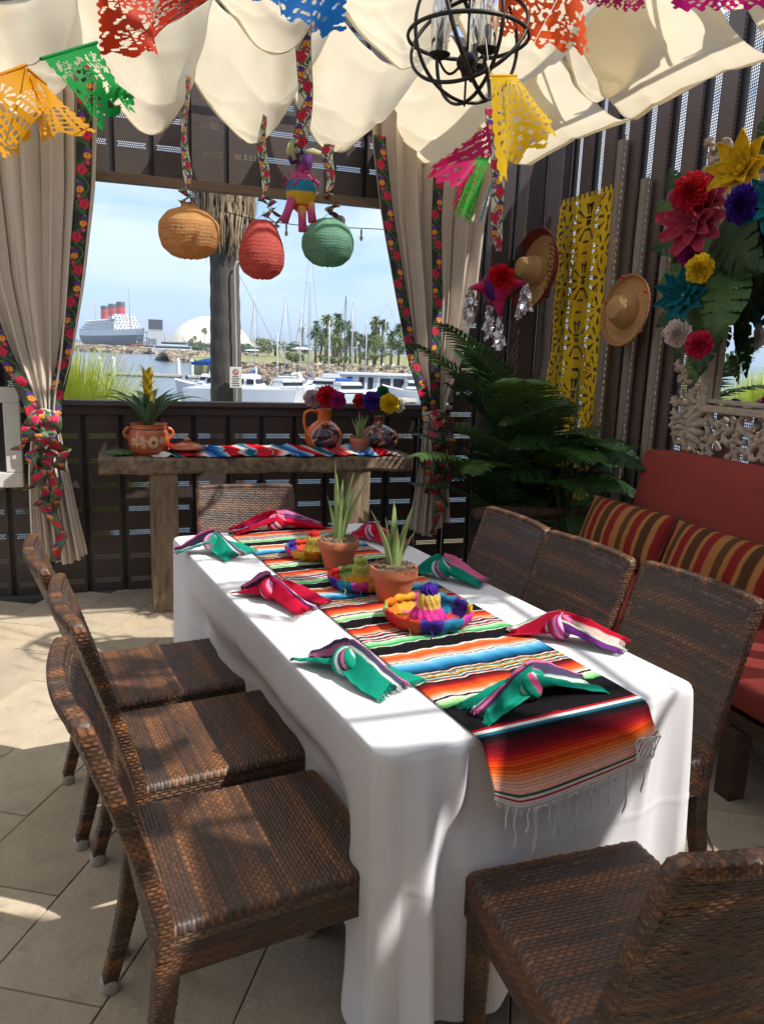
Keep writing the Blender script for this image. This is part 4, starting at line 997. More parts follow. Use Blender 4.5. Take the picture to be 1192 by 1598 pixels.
def petal_flower(name, label, c, n, Rr, layers, m, cup=.5, bend=.15, point=1., wd=.28, group=None, centre=None, parent=None, seed=0):
    """open paper flower of separate petals facing along n"""
    t = thing(name, label, 'flower', c, group=group); F = Matrix(frameZ(n).tolist()).to_4x4()
    rnd = random.Random(seed); protos = None
    M0 = petal(Rr, Rr*wd, cup, bend, point).build('petal', m, t, thick=.002); first = True
    for li, (cnt, sc, tilt) in enumerate(layers):
        for k in range(cnt):
            a = 2*PI*(k+.5*(li % 2))/cnt+rnd.uniform(-.1, .1)
            o = M0 if first else child(M0, t); first = False
            tl = tilt+rnd.uniform(-.08, .08)
            o.matrix_local = F @ Matrix.Rotation(a, 4, 'Z') @ Matrix.Translation((0, .012, .004*li)) @ Matrix.Rotation(tl, 4, 'X') @ Matrix.Scale(sc*rnd.uniform(.93, 1.06), 4)
    if centre is not None:
        b = MB(); b.ball((0, 0, 0), Rr*.13, 10, 8, M=None); o = b.build('flower_centre', centre, t); o.matrix_local = F @ Matrix.Translation((0, 0, .02))
    return t
def ruffle(Rr, seed, depth=.75, layers=9, n=84):
    """tissue pompom flower: nested frilled cups"""
    mb = MB(); rnd = random.Random(seed)
    for li in range(layers):
        f = (li+1)/layers; nv = 7; th = np.arange(n)*2*PI/n; V = np.linspace(0, 1, nv)[:, None]
        ph = rnd.uniform(0, 6); fr = rnd.choice((5, 6, 7)); rr = Rr*f*(V**.8)
        fril = 1+.05*np.sin(th*fr+ph)*V+.035*np.sin(th*round(fr*2.6)+ph*2)*V+.03*np.sin(th*19+ph*3)*V**2
        open_ = .35+.65*f
        z = Rr*depth*(V**1.3)*(1.25-open_*1.05)+.10*Rr*np.sin(th*(fr+2)+ph)*V**2+.06*Rr*np.sin(th*(fr*2+3)+ph)*V**2+.03*Rr*np.sin(th*23+ph)*V**2+Rr*.05*(layers-li)
        mb.grid(np.stack([rr*np.cos(th)*fril, rr*np.sin(th)*fril, z+0*th], -1), closev=True)
    return mb
def ruffle_flower(name, label, c, n, Rr, m, seed=0, centre=None, group=None, sq=1., cat='flower'):
    t = thing(name, label, cat, c, group=group); F = Matrix(frameZ(n).tolist()).to_4x4()
    o = ruffle(Rr, seed).build('petals', m, t, thick=.0012); o.matrix_local = F @ Matrix.Diagonal((sq, 1, 1, 1))
    if centre is not None:
        b = MB(); rnd = random.Random(seed)
        for k in range(7): a = k*2.4; b.tube([(0, 0, 0), (Rr*.12*math.cos(a), Rr*.12*math.sin(a), Rr*.42)], Rr*.035, 5)
        q = b.build('flower_centre', centre, t); q.matrix_local = F
    return t
def pm(name, c, tr=.25): return mat('paper_'+name, srgb(*c), .6, .10, 9, .12, 60, transl=tr, spec=.2)
# ---- wreath over the mirror
N0 = (-1, -.35, .12); WXF = WX-.20
def wpt(px, py, off=0.): return atX(px, py, WXF-off)
GW = 'paper flowers of the wreath over the mirror'
petal_flower('yellow_flower', 'large yellow pointed paper flower at the top of the wreath', wpt(1156, 264, .08), (-1, -.5, .1), .135, [(8, 1.1, .25), (6, .8, .55), (4, .55, .9)], pm('yellow', (238, 200, 40)), cup=.45, bend=.12, wd=.26, centre=pm('yellow', (238, 200, 40)), seed=1)
petal_flower('pink_flower', 'large dusty pink paper flower with broad petals in the wreath', wpt(1083, 345, .06), (-1, -.6, -.05), .15, [(9, 1.1, .2), (7, .85, .45), (5, .6, .8)], pm('pink', (206, 78, 104)), cup=.6, bend=.14, point=0, wd=.24, seed=2)
petal_flower('pink_petals', 'tall dusty pink paper petals standing up beside the yellow flower', wpt(1104, 316, .02), (-.8, -.5, .5), .13, [(6, 1.05, .4), (4, .7, .8)], pm('pink', (206, 78, 104)), cup=.6, bend=.1, point=0, wd=.25, seed=12)
petal_flower('turquoise_flower', 'turquoise pointed paper flower in the wreath, left of the mirror', wpt(1066, 460, .05), (-1, -.55, .05), .125, [(9, 1.1, .22), (7, .85, .5), (4, .55, .85)], pm('teal', (26, 130, 142)), cup=.5, bend=.12, wd=.24, seed=3)
petal_flower('turquoise_flower', 'turquoise pointed paper flower cut off by the right edge beside the yellow one', wpt(1206, 318, .05), (-1, -.5, .1), .12, [(8, 1.1, .22), (6, .8, .5)], pm('teal', (26, 130, 142)), cup=.5, bend=.12, wd=.24, seed=4)
ruffle_flower('red_flower', 'bright red ruffled paper flower with yellow centre in the wreath', wpt(1080, 298, .13), (-1, -.6, .1), .085, pm('red', (208, 24, 44)), 5, centre=pm('yellow', (238, 200, 40)))
ruffle_flower('purple_flower', 'deep purple ruffled paper flower under the large yellow one', wpt(1157, 320, .14), (-1, -.7, .1), .085, pm('purple', (62, 24, 140)), 6, centre=pm('yellow', (238, 200, 40)), sq=.75)
ruffle_flower('magenta_flower', 'small magenta paper flower tucked under the pink one', wpt(1077, 398, .06), (-1, -.6, -.2), .06, pm('magenta', (176, 26, 128)), 7)
ruffle_flower('yellow_blossom', 'small lemon yellow paper blossom above the turquoise flower', wpt(1093, 420, .10), (-1, -.5, .1), .068, pm('lemon', (240, 206, 34)), 8)
ruffle_flower('white_blossom', 'white paper blossom at the foot of the wreath', wpt(1058, 520, .08), (-1, -.6, 0), .068, pm('white', (232, 216, 206)), 9, centre=pm('lemon', (240, 206, 34)))
ruffle_flower('rose_blossom', 'crimson pink rose at the lower end of the wreath on the carved frame', wpt(1092, 538, .10), (-1, -.5, .1), .066, pm('rose', (214, 34, 74)), 10)
wl = thing('leaf_garland', 'dark green monstera leaf garland draped around the left of the mirror', 'garland', (WX-.14, 3.1, 1.9))
org = np.array((WX-.14, 3.1, 1.9)); lm = [monstera(1, .42, s) for s in range(3)]; lmo = [None]*3
rnd = random.Random(11)
spots = [(1055, 335, 150, .17), (1050, 375, 190, .16), (1060, 300, 120, .15), (1060, 425, 200, .15), (1055, 480, 215, .16), (1062, 510, 235, .13), (1105, 370, -60, .34), (1130, 350, -40, .36), (1110, 420, -75, .26), (1098, 470, -95, .26), (1112, 455, -100, .26), (1140, 380, -30, .30), (1190, 250, 20, .2), (1100, 455, -120, .22), (1075, 500, -100, .2), (1085, 558, -70, .13), (1100, 510, -80, .24), (1150, 372, -60, .22), (1134, 436, -84, .30), (1196, 225, 60, .2)]
for i, (px, py, an, L_) in enumerate(spots):
    k = i % 3; c = atX(px, py, WX-.14-rnd.uniform(0, .05))-org
    if lmo[k] is None: lmo[k] = lm[k].build('monstera_leaf', M_leaf if k else M_leaf2, wl); o = lmo[k]
    else: o = child(lmo[k], wl)
    a = R(an); T_ = (-.25, -math.cos(a), math.sin(a)); place(None, o, c, (-1, -.3, .15+rnd.uniform(-.3, .3)), T_, L_)
# ================================================================= carved mirror
def mirror():
    y0, y1, z0, z1 = 3.46, 1.6, 1.045, 2.6; t = thing('carved_mirror', 'large mirror in a carved pale wood frame above the red bench', 'mirror', (WX, y0, z0))
    mc = wood_mat('carved_pale_wood', srgb(206, 188, 168), srgb(168, 150, 132), (14, 14, 14))
    fw = .265; D = lambda y, z, x=0.: (x, y, z)   # local: y goes negative towards the camera
    gy0, gz0 = -fw+.0, fw-.02; gy1, gz1 = y1-y0+fw, z1-z0-fw
    m = MB(); m.add([(-.05, gy0, gz0), (-.05, gy1, gz0), (-.05, gy1, gz1), (-.05, gy0, gz1)], [(0, 1, 2, 3)])
    mm = bpy.data.materials.new('mirror_glass'); mm.use_nodes = True; b = mm.node_tree.nodes['Principled BSDF']; b.inputs['Metallic'].default_value = 1; b.inputs['Roughness'].default_value = .01; b.inputs['Base Color'].default_value = (.86, .9, .9, 1)
    m.build('glass', mm, t, smooth=False)
    def bar(a, b, w, x, nm='inner_moulding'):
        a, b = np.array(a, float), np.array(b, float); c = (a+b)/2; d = np.abs(b-a)+w; q = MB(); q.box((x, c[0], c[1]), (.04, d[0] if d[0] > d[1] else w, d[1] if d[1] >= d[0] else w)); q.build(nm, mc, t, smooth=False, bevel=.006)
    for w, off, x in ((.035, -.005, -.075), (.02, .032, -.062)):
        bar((gy0-off*-1, gz0-.01), (gy0-off*-1, gz1), w, x-.0); bar((gy0, gz0-off*-1-.0), (gy1, gz0-off*-1), w, x-.002)
    bar((gy0, gz1), (gy1, gz1), .035, -.077); bar((gy1, gz0), (gy1, gz1), .035, -.079)
    # open carving: scrolling acanthus, each scroll its own piece
    def scroll(cy, cz, r, a0, turn, n=26, w=.013, sgn=1, tail=.0):
        w *= 1.22
        s = np.linspace(0, 1, n); an = a0+sgn*turn*s; rr = r*(1-.78*s)
        P = np.stack([-.04-.018*np.sin(PI*s), cy+rr*np.cos(an), cz+rr*np.sin(an)], -1)
        q = MB(); q.tube(P, w*(1-.45*s)+.002, 7); q.ball(P[-1], w*1.05, 8, 6); 
        # lobes along the outside of the scroll
        for k in range(2, n-8, 4):
            d = P[k]-np.array((P[k][0], cy, cz)); d /= np.linalg.norm(d); tg = (P[k+1]-P[k]); tg /= np.linalg.norm(tg)
            L_ = r*.42*(1-.6*s[k]); e = P[k]+d*L_+tg*L_*.7
            mid = P[k]+d*L_*.6+tg*L_*.15-np.array((.012, 0, 0)); q.tube([P[k], mid, e], [w*.7, w*.85, w*.25], 6)
        return q
    rnd = random.Random(21); i = 0
    step = .092
    ys = np.arange(-.06, (y1-y0)+.05, -step)
    for k, y in enumerate(ys):
        for row, z in enumerate((.05, .125, .20)):
            if row == 1 and y > -.12: pass
            q = scroll(y+rnd.uniform(-.01, .01), z+.02*math.sin(k*2.1+row), rnd.uniform(.052, .064), rnd.uniform(0, 6), rnd.uniform(4.2, 5.4), sgn=1 if (k+row) % 2 else -1)
            q.build('carved_scroll', mc, t)
    zs_ = np.arange(.29, z1-z0-.05, step)
    for k, z in enumerate(zs_):
        for row, y in enumerate((-.04, -.115, -.19)):
            q = scroll(y+.015*math.sin(k*2.3+row), z+rnd.uniform(-.01, .01), rnd.uniform(.05, .062), rnd.uniform(0, 6), rnd.uniform(4.2, 5.4), sgn=1 if (k+row) % 2 else -1)
            q.build('carved_scroll', mc, t)
    # corner leaves and bands
    for k in range(5):
        a = R(150+k*22); q = MB(); P = [np.array((-.05-.02*math.sin(PI*s), -.13+(.13*s)*math.cos(a)*-1*-1, .13+(.15*s)*math.sin(a)*-1)) for s in np.linspace(0, 1, 8)]
        q.tube(P, [.010+.014*math.sin(PI*s) for s in np.linspace(0, 1, 8)], 7); q.build('corner_leaf', mc, t)
    for k in range(4):
        s = np.linspace(0, 1, 14); P = np.stack([-.055+0*s, -.02-.20*s, .17-.03*k+.05*np.sin(PI*s)-.08*s], -1); q = MB(); q.tube(P, .012, 7); q.build('carved_band', mc, t)
mirror()
# ================================================================= plants
def frond(L_, droop, npair, ll, seed, wf=.011):
    """feather palm frond in the local yz plane: rises and arches along +y"""
    mb = MB(); rnd = random.Random(seed); s = np.linspace(0, 1, 22)
    ang = R(78)-droop*s**1.4; d = L_/21; P = [np.zeros(3)]
    for a in ang[1:]: P.append(P[-1]+np.array((0, math.cos(a), math.sin(a)))*d)
    P = np.array(P); mb.tube(P, .006*(1-.8*s)+.001, 5)
    for k in range(npair):
        f = .16+.84*k/npair; i = f*21; i0 = min(int(i), 20); p = P[i0]+(P[i0+1]-P[i0])*(i-i0); tg = P[i0+1]-P[i0]; tg /= np.linalg.norm(tg)
        up = np.cross((1, 0, 0), tg); l = ll*math.sin(PI*min(1, f*.80+.16))**.7*rnd.uniform(.9, 1.1)
        for sg in (-1, 1):
            d0 = np.array((sg*.80, 0, 0))+tg*.62+up*.16; d0 /= np.linalg.norm(d0)
            q = [p+d0*l*v+np.array((0, 0, -.30*l*v*v)) for v in (0, .35, .7, 1)]
            wv = np.cross(d0, up); wv /= np.linalg.norm(wv); ws = (wf*.5, wf, wf*.8, .0008)
            V = [];
            for j in range(4): V += [q[j]-wv*ws[j], q[j]+up*ws[j]*.5, q[j]+wv*ws[j]]
            F = []
            for j in range(3):
                for e in (0, 1): F.append((j*3+e, j*3+e+1, j*3+3+e+1, j*3+3+e))
            mb.add(V, F)
    return mb
def palm_plant():
    base = np.array((2.34, 4.22, 0)); t = thing('areca_palm', 'potted feather palm with dark arching fronds in the right back corner', 'palm', base)
    protos = [frond(1.05, 1.0, 32, .26, 1).build('frond', M_leaf, t), frond(.95, 1.4, 30, .25, 2).build('frond', M_leaf2, t), frond(.85, .8, 27, .24, 3).build('frond', M_leaf, t)]
    rnd = random.Random(14); used = [0]*3
    spec = [(90, .30, 1.0), (125, .55, 1.05), (150, .12, 1.2), (178, .0, 1.35), (200, .12, 1.3), (225, .25, 1.15), (262, .2, 1.1), (290, .2, 1.05), (170, .3, .95), (205, .35, .9), (240, .1, 1.3), (140, .0, 1.35), (310, .4, .9), (20, .5, .9), (60, .2, 1.1), (190, -.1, 1.35), (215, .6, .8), (250, .6, .85), (165, .35, .9), (280, .7, .8), (232, -.05, 1.15), (186, .55, 1.0), (268, .5, .95), (330, .1, 1.0), (155, .3, .95)]
    for i, (az, lean, sc) in enumerate(spec):
        k = i % 3; o = protos[k] if not used[k] else child(protos[k], t); used[k] = 1
        z0 = rnd.uniform(.25, .75)
        o.matrix_local = Matrix.Translation((rnd.uniform(-.07, .07), rnd.uniform(-.07, .07), z0)) @ Matrix.Rotation(R(az-90), 4, 'Z') @ Matrix.Rotation(-lean*.7, 4, 'X') @ Matrix.Scale(sc*.90, 4)
        st = MB(); st.tube([(o.location[0]*.4, o.location[1]*.4, .2), tuple(o.location)], .008, 6); st.build('cane', M_stem, t)
    m = MB(); m.lathe([(0, 0), (.15, 0), (.19, .3), (.2, .32), (.18, .32), (.17, .27), (0, .27)], 28); m.build('pot', mat('dark_pot', srgb(50, 44, 42), .6), t)
palm_plant()
def philo():
    base = np.array((2.50, 3.92, 0)); t = thing('split_leaf_plant', 'dark split leaf philodendron standing in front of the yellow lace panel', 'plant', base)
    pr = [monstera(1, .40, s+5, 7) for s in range(3)]; po = [None]*3; rnd = random.Random(31)
    for i in range(34):
        k = i % 3; az = rnd.uniform(0, 2*PI); z = .50+1.0*(i/46)+rnd.uniform(-.1, .1); rr = rnd.uniform(.05, .30)*(1.25-.35*z)
        p = np.array((rr*math.cos(az)-.03, rr*math.sin(az), z)); L_ = rnd.uniform(.20, .33)
        o = po[k]
        if o is None: po[k] = o = pr[k].build('split_leaf', M_leaf, t)
        else: o = child(o, t)
        T_ = (math.cos(az), math.sin(az), rnd.uniform(-.5, .35)); place(None, o, p, (T_[0]*.3-.3, T_[1]*.3-.5, 1), T_, L_)
        st = MB(); st.tube([(0, 0, max(.3, z-.45)), (p[0]*.4, p[1]*.4, z-.12), tuple(p)], .0035, 5); st.build('leaf_stalk', M_stem, t)
    m = MB(); m.tube([(0, 0, .2), (.01, .01, .8), (-.01, 0, 1.45)], [.014, .011, .006], 8); m.build('stem', M_stem, t)
    m = MB(); m.lathe([(0, 0), (.13, 0), (.17, .28), (.15, .28), (0, .24)], 24); m.build('pot', MATS['dark_pot'], t)
philo()
# ================================================================= terracotta pots with aloe
M_aloe = mat('aloe_green', srgb(134, 156, 96), .45, .15, 14, .1, 60, spec=.4)
M_moss = mat('dry_moss', srgb(150, 132, 108), .95, .35, 40)
def aloe_pot(label, c, Rt, H, leaves, seed, group=None):
    t = thing('aloe_pot', label, 'potted plant', c, group=group)
    m = MB(); m.lathe([(0, 0), (Rt*.62, 0), (Rt*.66, .004), (Rt*.88, H*.70), (Rt*.90, H*.72), (Rt*.98, H*.73), (Rt, H*.75), (Rt, H-.004), (Rt*.97, H), (Rt*.86, H), (Rt*.84, H*.85), (0, H*.85)], 40)
    m.build('pot', M_terra, t, angle=40)
    rnd = random.Random(seed); m = MB()
    m.lathe([(Rt*.85, H*.86), (Rt*.5, H*.93), (0, H*.95)], 20)
    for k in range(260):
        a = rnd.uniform(0, 2*PI); r = Rt*rnd.uniform(.1, .92); p = np.array((r*math.cos(a), r*math.sin(a), H*.93+rnd.uniform(0, .012))); b = rnd.uniform(0, 2*PI); l = rnd.uniform(.010, .026)
        m.tube([p, p+np.array((l*.5*math.cos(b), l*.5*math.sin(b), rnd.uniform(0, .010))), p+np.array((l*math.cos(b+.6), l*math.sin(b+.6), rnd.uniform(-.004, .006)))], .0011, 3, caps=False)
    m.build('moss', M_moss, t, kind='stuff')
    for (az, lean, L_, w) in leaves:
        s = np.linspace(0, 1, 16); a = R(az); bend = lean*(.35+.65*s); x = np.cumsum(np.sin(bend))*L_/16; z = np.cumsum(np.cos(bend))*L_/16
        C = np.stack([x*math.cos(a), x*math.sin(a), z+H*.86], -1)+np.array((.15*Rt*math.cos(a), .15*Rt*math.sin(a), 0))
        sd = np.array((-math.sin(a), math.cos(a), 0)); wd = w*(1-s**2.2)*(.85+.15*np.sin(PI*s))+.0006
        th = np.linspace(0, 2*PI, 10, endpoint=False); T_ = np.gradient(C, axis=0); T_ /= np.linalg.norm(T_, axis=1)[:, None]; Nn = np.cross(T_, sd)
        G = C[:, None]+wd[:, None, None]*(np.cos(th)[None, :, None]*sd+(.42*np.sin(th)+.28*np.cos(th)**2)[None, :, None]*Nn[:, None])
        q = MB(); q.grid(G, closev=True)
        q.build('aloe_leaf', M_aloe, t)
    return t
lv1 = [(100, .10, .24, .017), (200, .06, .29, .016), (20, .28, .25, .018), (350, .55, .27, .017), (60, .2, .22, .016), (270, .12, .16, .015), (150, .3, .17, .014), (320, .35, .22, .015), (180, .22, .14, .012)]
lv2 = [(190, .55, .25, .017), (95, .05, .26, .016), (20, .42, .25, .017), (330, .3, .2, .015), (160, .18, .20, .016), (260, .25, .17, .016), (300, .1, .13, .014), (5, .65, .16, .013), (75, .16, .23, .014)]
aloe_pot('terracotta pot of spiky aloe farther along the table runner, behind the other aloe pot', (atZ(533, 893, .757)[0], atZ(533, 893, .757)[1]+.05, .757), .072, .105, [(a, l, L_*1.0, w*.85) for a, l, L_, w in lv1], 1)
aloe_pot('terracotta pot of aloe on the table runner right behind the nearest paper hat', (atZ(621, 944, .757)[0], atZ(621, 944, .757)[1]+.05, .757), .074, .108, [(a, l, L_*.84, w*.85) for a, l, L_, w in lv2], 2)
cz = .893
q = atZ(546, 701, cz); aloe_pot('small terracotta aloe pot on the console between the two painted jugs', (q[0], 4.47, cz+.012), .062, .085, [(90, .1, .17, .011), (180, .5, .15, .011), (0, .45, .15, .011), (210, .3, .14, .01), (330, .3, .16, .01), (30, .15, .15, .01), (150, .2, .14, .01)], 3)
# ================================================================= mini sombreros of coloured crepe paper
M_crepe = mat('crepe_paper', attr=True, rough=.6, var=.18, vscale=120, bump=.4, bscale=260, transl=.2, spec=.3)
CRP = [srgb(210, 36, 40), srgb(226, 170, 40), srgb(64, 40, 150), srgb(150, 190, 110), srgb(214, 60, 160), srgb(220, 70, 40), srgb(226, 130, 30), srgb(40, 140, 180)]
def mini_hat(label, c, Rb, top, crown, seed):
    t = thing('paper_hat', label, 'party hat', c, group='small crepe paper hats on the table runner'); rnd = random.Random(seed)
    n = 96; th = np.arange(n)*2*PI/n; cr = .003; nseg = 12; seg = (np.floor(th/(2*PI)*nseg+seed).astype(int)*5+seed) % 8
    prof = [(.34, .014), (.5, .008), (.7, .004), (.86, .008), (.96, .024), (1.0, .040), (.985, .048), (.95, .042), (.93, .03)]
    G = np.zeros((len(prof), n, 3)); C = np.zeros((len(prof), n, 3))
    for i, (r, z) in enumerate(prof):
        w = 1+.025*np.sin(th*nseg*1.0+seed)+.015*np.sin(th*31+i); zz = z*(Rb/.12)+.003*np.sin(th*17+i*2)
        G[i] = np.stack([Rb*r*w*np.cos(th), Rb*r*w*np.sin(th), zz], -1)
        sg = seg if i > 2 else ((seg+3) % 8); C[i] = np.array(CRP)[sg]
    m = MB(); m.grid(G, closev=True, col=C); m.build('brim', M_crepe, t, thick=.002)
    k = np.linspace(0, 1, 14); pr = [(Rb*(.40-.20*s)*(1+.10*math.sin(s*9)), .012+Rb*.62*s) for s in k]; cc = [crown[0] if s < .5 else crown[1] for s in k]
    G = []
    for i, (r, z) in enumerate(pr): G.append(np.stack([r*(1+.04*np.sin(th*13+i))*np.cos(th), r*(1+.04*np.sin(th*13+i))*np.sin(th), np.full(n, z)+.002*np.sin(th*9)], -1))
    m = MB(); m.grid(np.array(G), closev=True, col=np.repeat(np.array(cc)[:, None], n, 1)); m.build('crown', M_crepe, t)
    o = ruffle(Rb*.20, seed, .8, 5, 40); 
    for i in range(len(o.c)): o.c[i] = np.broadcast_to(np.array(top), o.c[i].shape)
    # full pompom: a cup facing up and its wrap below
    q = o.build('pompom', M_crepe, t); q.location = (0, 0, Rb*.78)
    o2 = MB(); rr = Rb*.19; ph = np.linspace(-PI/2, PI/2, 14); G = np.stack([np.cos(ph)[:, None]*np.cos(th)*(1+.14*np.sin(th*11+ph[:, None]*5)), np.cos(ph)[:, None]*np.sin(th)*(1+.14*np.sin(th*11+ph[:, None]*5)), np.repeat(np.sin(ph)[:, None], n, 1)], -1)*rr
    o2.grid(G+np.array((0, 0, Rb*.74)), closev=True, col=top); o2.build('pompom_base', M_crepe, t)
    for a in (3.9, 4.4, 5.2):
        m = MB(); p = np.array((Rb*.97*math.cos(a), Rb*.97*math.sin(a), .022)); m.tube([p, p+np.array((.004, -.006, -.012)), p+np.array((-.004, -.010, -.020))], .0018, 4, col=CRP[rnd.randrange(8)]); m.build('paper_tassel', M_crepe, t)
    return t
def onT(px, py, z=.758): q = atZ(px, py, z); return (q[0], q[1], z)
mini_hat('multicoloured paper hat with purple pompom in front of the aloe pots', onT(667, 972), .125, srgb(74, 30, 160), (srgb(220, 50, 150), srgb(226, 190, 90)), 3)
mini_hat('multicoloured paper hat with pale green crown between the two aloe pots', onT(562, 915), .105, srgb(178, 190, 80), (srgb(222, 150, 36), srgb(190, 196, 90)), 6)
mini_hat('multicoloured paper hat with red pompom at the far side of the farther aloe pot', onT(490, 868), .105, srgb(214, 40, 48), (srgb(230, 196, 80), srgb(228, 200, 90)), 9)
# ================================================================= knotted striped cloth napkins
M_nap = mat('napkin_cotton', attr=True, rough=.85, var=.1, vscale=120, bump=.5, bscale=700, spec=.1)
TEAL = [srgb(20, 146, 122)]*5+[srgb(60, 60, 90), srgb(200, 220, 210), srgb(80, 70, 100), srgb(220, 110, 160), srgb(60, 50, 80)]+[srgb(24, 150, 126)]*4
REDN = [srgb(190, 20, 56)]*5+[srgb(90, 30, 90), srgb(220, 190, 190), srgb(110, 40, 110), srgb(196, 120, 160), srgb(70, 30, 60)]+[srgb(190, 24, 60)]*4
PNK = [srgb(220, 100, 150), srgb(236, 170, 190), srgb(200, 80, 130), srgb(60, 50, 80), srgb(30, 140, 120), srgb(220, 220, 210), srgb(226, 120, 166), srgb(30, 140, 120)]
def tail(length, w0, w1, cols, seed, lift=.012, curve=.0, folds=3.2):
    """a gathered tail of cloth fanning out from the knot along +x"""
    ns, nt = 40, 61; s = np.linspace(0, 1, ns)[:, None]; t = np.linspace(-1, 1, nt)[None, :]; rnd = random.Random(seed); p1, p2 = rnd.uniform(0, 6), rnd.uniform(0, 6)
    w = (w0+(w1-w0)*s**.8)/2; A = (.024*(1-s)+.012*s)*(.6+.4*np.sin(PI*s))
    x = length*s+.006*np.sin(t*7+p1)*s; y = w*(t+.08*np.sin(t*9+p2)); y = y+curve*s**2*length
    ft = folds*2.4
    z = .006+A*(1+np.sin(t*ft+p1+.8*s))+.5*A*(1+np.sin(t*ft*2.2+p2))+lift*(1-s)**2*2.0
    z = z*(1-.35*s)*(1-.5*np.abs(t)**3)+.0016*vnoise(s*14, t*6, seed)+.002; z = np.maximum(z, .0025)
    y = y+.35*A*np.cos(t*ft+p1)
    k = np.clip(((t+1)/2*len(cols)), 0, len(cols)-.001).astype(int); C = np.broadcast_to(np.array(cols)[k], (ns, nt, 3))
    G = np.stack([x+0*t, y, z], -1); return G, C
def napkin(label, px, py, ang, tails, colset, knot, seed, group='knotted striped napkins around the table', zb=.756):
    c = atZ(px, py, zb+.02); t = thing('knotted_napkin', label, 'napkin', (c[0], c[1], zb), R(ang), group); t.scale = (1.05, 1.05, 1.2)
    for i, (a, L_, w1, cset, cv) in enumerate(tails):
        G, C = tail(L_, .052, w1*1.3, cset, seed*7+i, curve=cv, folds=1.7)
        m = MB(); m.grid(G, col=C); o = m.build('cloth_tail', M_nap, t, thick=.002); o.rotation_euler.z = R(a)
        f = MB(); rnd = random.Random(seed*3+i)
        for j in range(0, 61):
            for q in range(2):
                p = G[-1, j]+np.array((0, rnd.uniform(-.002, .002), 0)); l = rnd.uniform(.007, .015)
                f.tube([p, p+np.array((l*.5, rnd.uniform(-.003, .003), -.001)), p+np.array((l, rnd.uniform(-.006, .006), -min(p[2]*.6, .006)))], .0008, 3, caps=False, col=C[-1, j])
        f.build('fringe', M_nap, o, kind='stuff')
    # the knot: two interlocked wrapped rolls with creases
    nk = 64; th = np.arange(nk)*2*PI/nk; ph = np.linspace(-PI/2, PI/2, 30)[:, None]; wr = np.sin(3*th+ph*2.6+seed); cr_ = 1+.09*wr-.07*np.exp(-((np.sin(1.5*th+ph*1.3+seed*.5))/.2)**2)
    G = np.stack([.043*np.cos(ph)*np.cos(th)*cr_, .035*np.cos(ph)*np.sin(th)*cr_, .029*np.sin(ph)*(cr_*.5+.5)], -1); kc = ((3*th+ph*2.6+seed)/(2*PI)*len(knot)*1.0).astype(int) % len(knot); C = np.array(knot)[kc]
    m = MB(); m.grid(G, closev=True, col=C); o = m.build('knot', M_nap, t); o.location = (0, 0, .030); o.rotation_euler = (R(8), R(-6), R(40))
    for j, (rx, ry, rz_, rotz, tilt) in enumerate(((.030, .026, .026, 65, 62),)):
        n = 56; ph = np.linspace(0, 2*PI, 56); th = np.arange(26)*2*PI/26; G = np.zeros((56, 26, 3)); C = np.zeros((56, 26, 3))
        for i, p in enumerate(ph):
            c0 = np.array((rx*.62*math.cos(p), ry*.62*math.sin(p), 0)); r_ = .0125*(1+.16*math.sin(p*3+seed))*(1+.07*np.sin(th*6+p*2)); d = np.array((math.cos(p), math.sin(p), 0))
            G[i] = c0+np.outer(r_*np.cos(th), d)+np.outer(r_*np.sin(th)*1.25, (0, 0, 1)); C[i] = np.array([knot[int(k/26*len(knot)) % len(knot)] for k in range(26)])
        m = MB(); m.grid(G, closev=True, col=C); o = m.build('knot', M_nap, t); o.location = (.004*j, 0, .026+.010*j); o.rotation_euler = (R(tilt+(80 if j else 0)), R(14), R(rotz))
    return t
KT = [srgb(26, 150, 126)]*3+[srgb(200, 220, 214), srgb(70, 60, 90), srgb(200, 110, 150)]
KR = [srgb(190, 24, 60)]*3+[srgb(220, 150, 180), srgb(110, 40, 110), srgb(226, 200, 200)]
KP = [srgb(214, 140, 180), srgb(150, 40, 120), srgb(226, 190, 200), srgb(120, 40, 100), srgb(200, 40, 80)]
napkin('teal knotted napkin on the left side of the table nearest the foreground', 545, 1040, 0, [(110, .115, .095, TEAL, .1), (-62, .130, .105, TEAL, .15)], TEAL, KT, 1)
napkin('teal knotted napkin lying across the near end of the striped runner', 822, 1076, 0, [(196, .145, .075, TEAL, .05), (22, .15, .085, TEAL, -.25)], TEAL, [srgb(26, 150, 126)]*2+[srgb(214, 90, 140)]*2+[srgb(200, 220, 214)], 2)
napkin('crimson knotted napkin with pink striped knot at the right side of the table', 872, 985, 0, [(150, .115, .05, [srgb(226, 220, 214), srgb(200, 60, 70), srgb(120, 180, 150), srgb(236, 230, 224), srgb(190, 30, 60), srgb(190, 24, 60)], .0), (-42, .155, .095, [srgb(110, 50, 130), srgb(200, 210, 190), srgb(150, 190, 160), srgb(226, 200, 190), srgb(190, 20, 52), srgb(196, 20, 52), srgb(190, 20, 52), srgb(180, 18, 48)], .1)], REDN, KP, 3)
napkin('crimson knotted napkin at the middle of the left side of the table', 425, 925, 0, [(120, .10, .075, REDN, .1), (-52, .15, .115, REDN, .0), (-20, .09, .05, REDN, .0)], REDN, KR, 4)
napkin('teal knotted napkin with pink end at the far left corner of the table', 335, 853, 0, [(175, .12, .06, PNK, .0), (-48, .11, .12, TEAL, .0)], TEAL, [srgb(26, 150, 126), srgb(214, 150, 180), srgb(120, 120, 130), srgb(26, 150, 126)], 5)
napkin('dark red knotted napkin lying across the far end of the runner', 432, 820, 0, [(188, .17, .085, REDN, .0), (8, .18, .09, REDN, .0)], REDN, KR, 6)
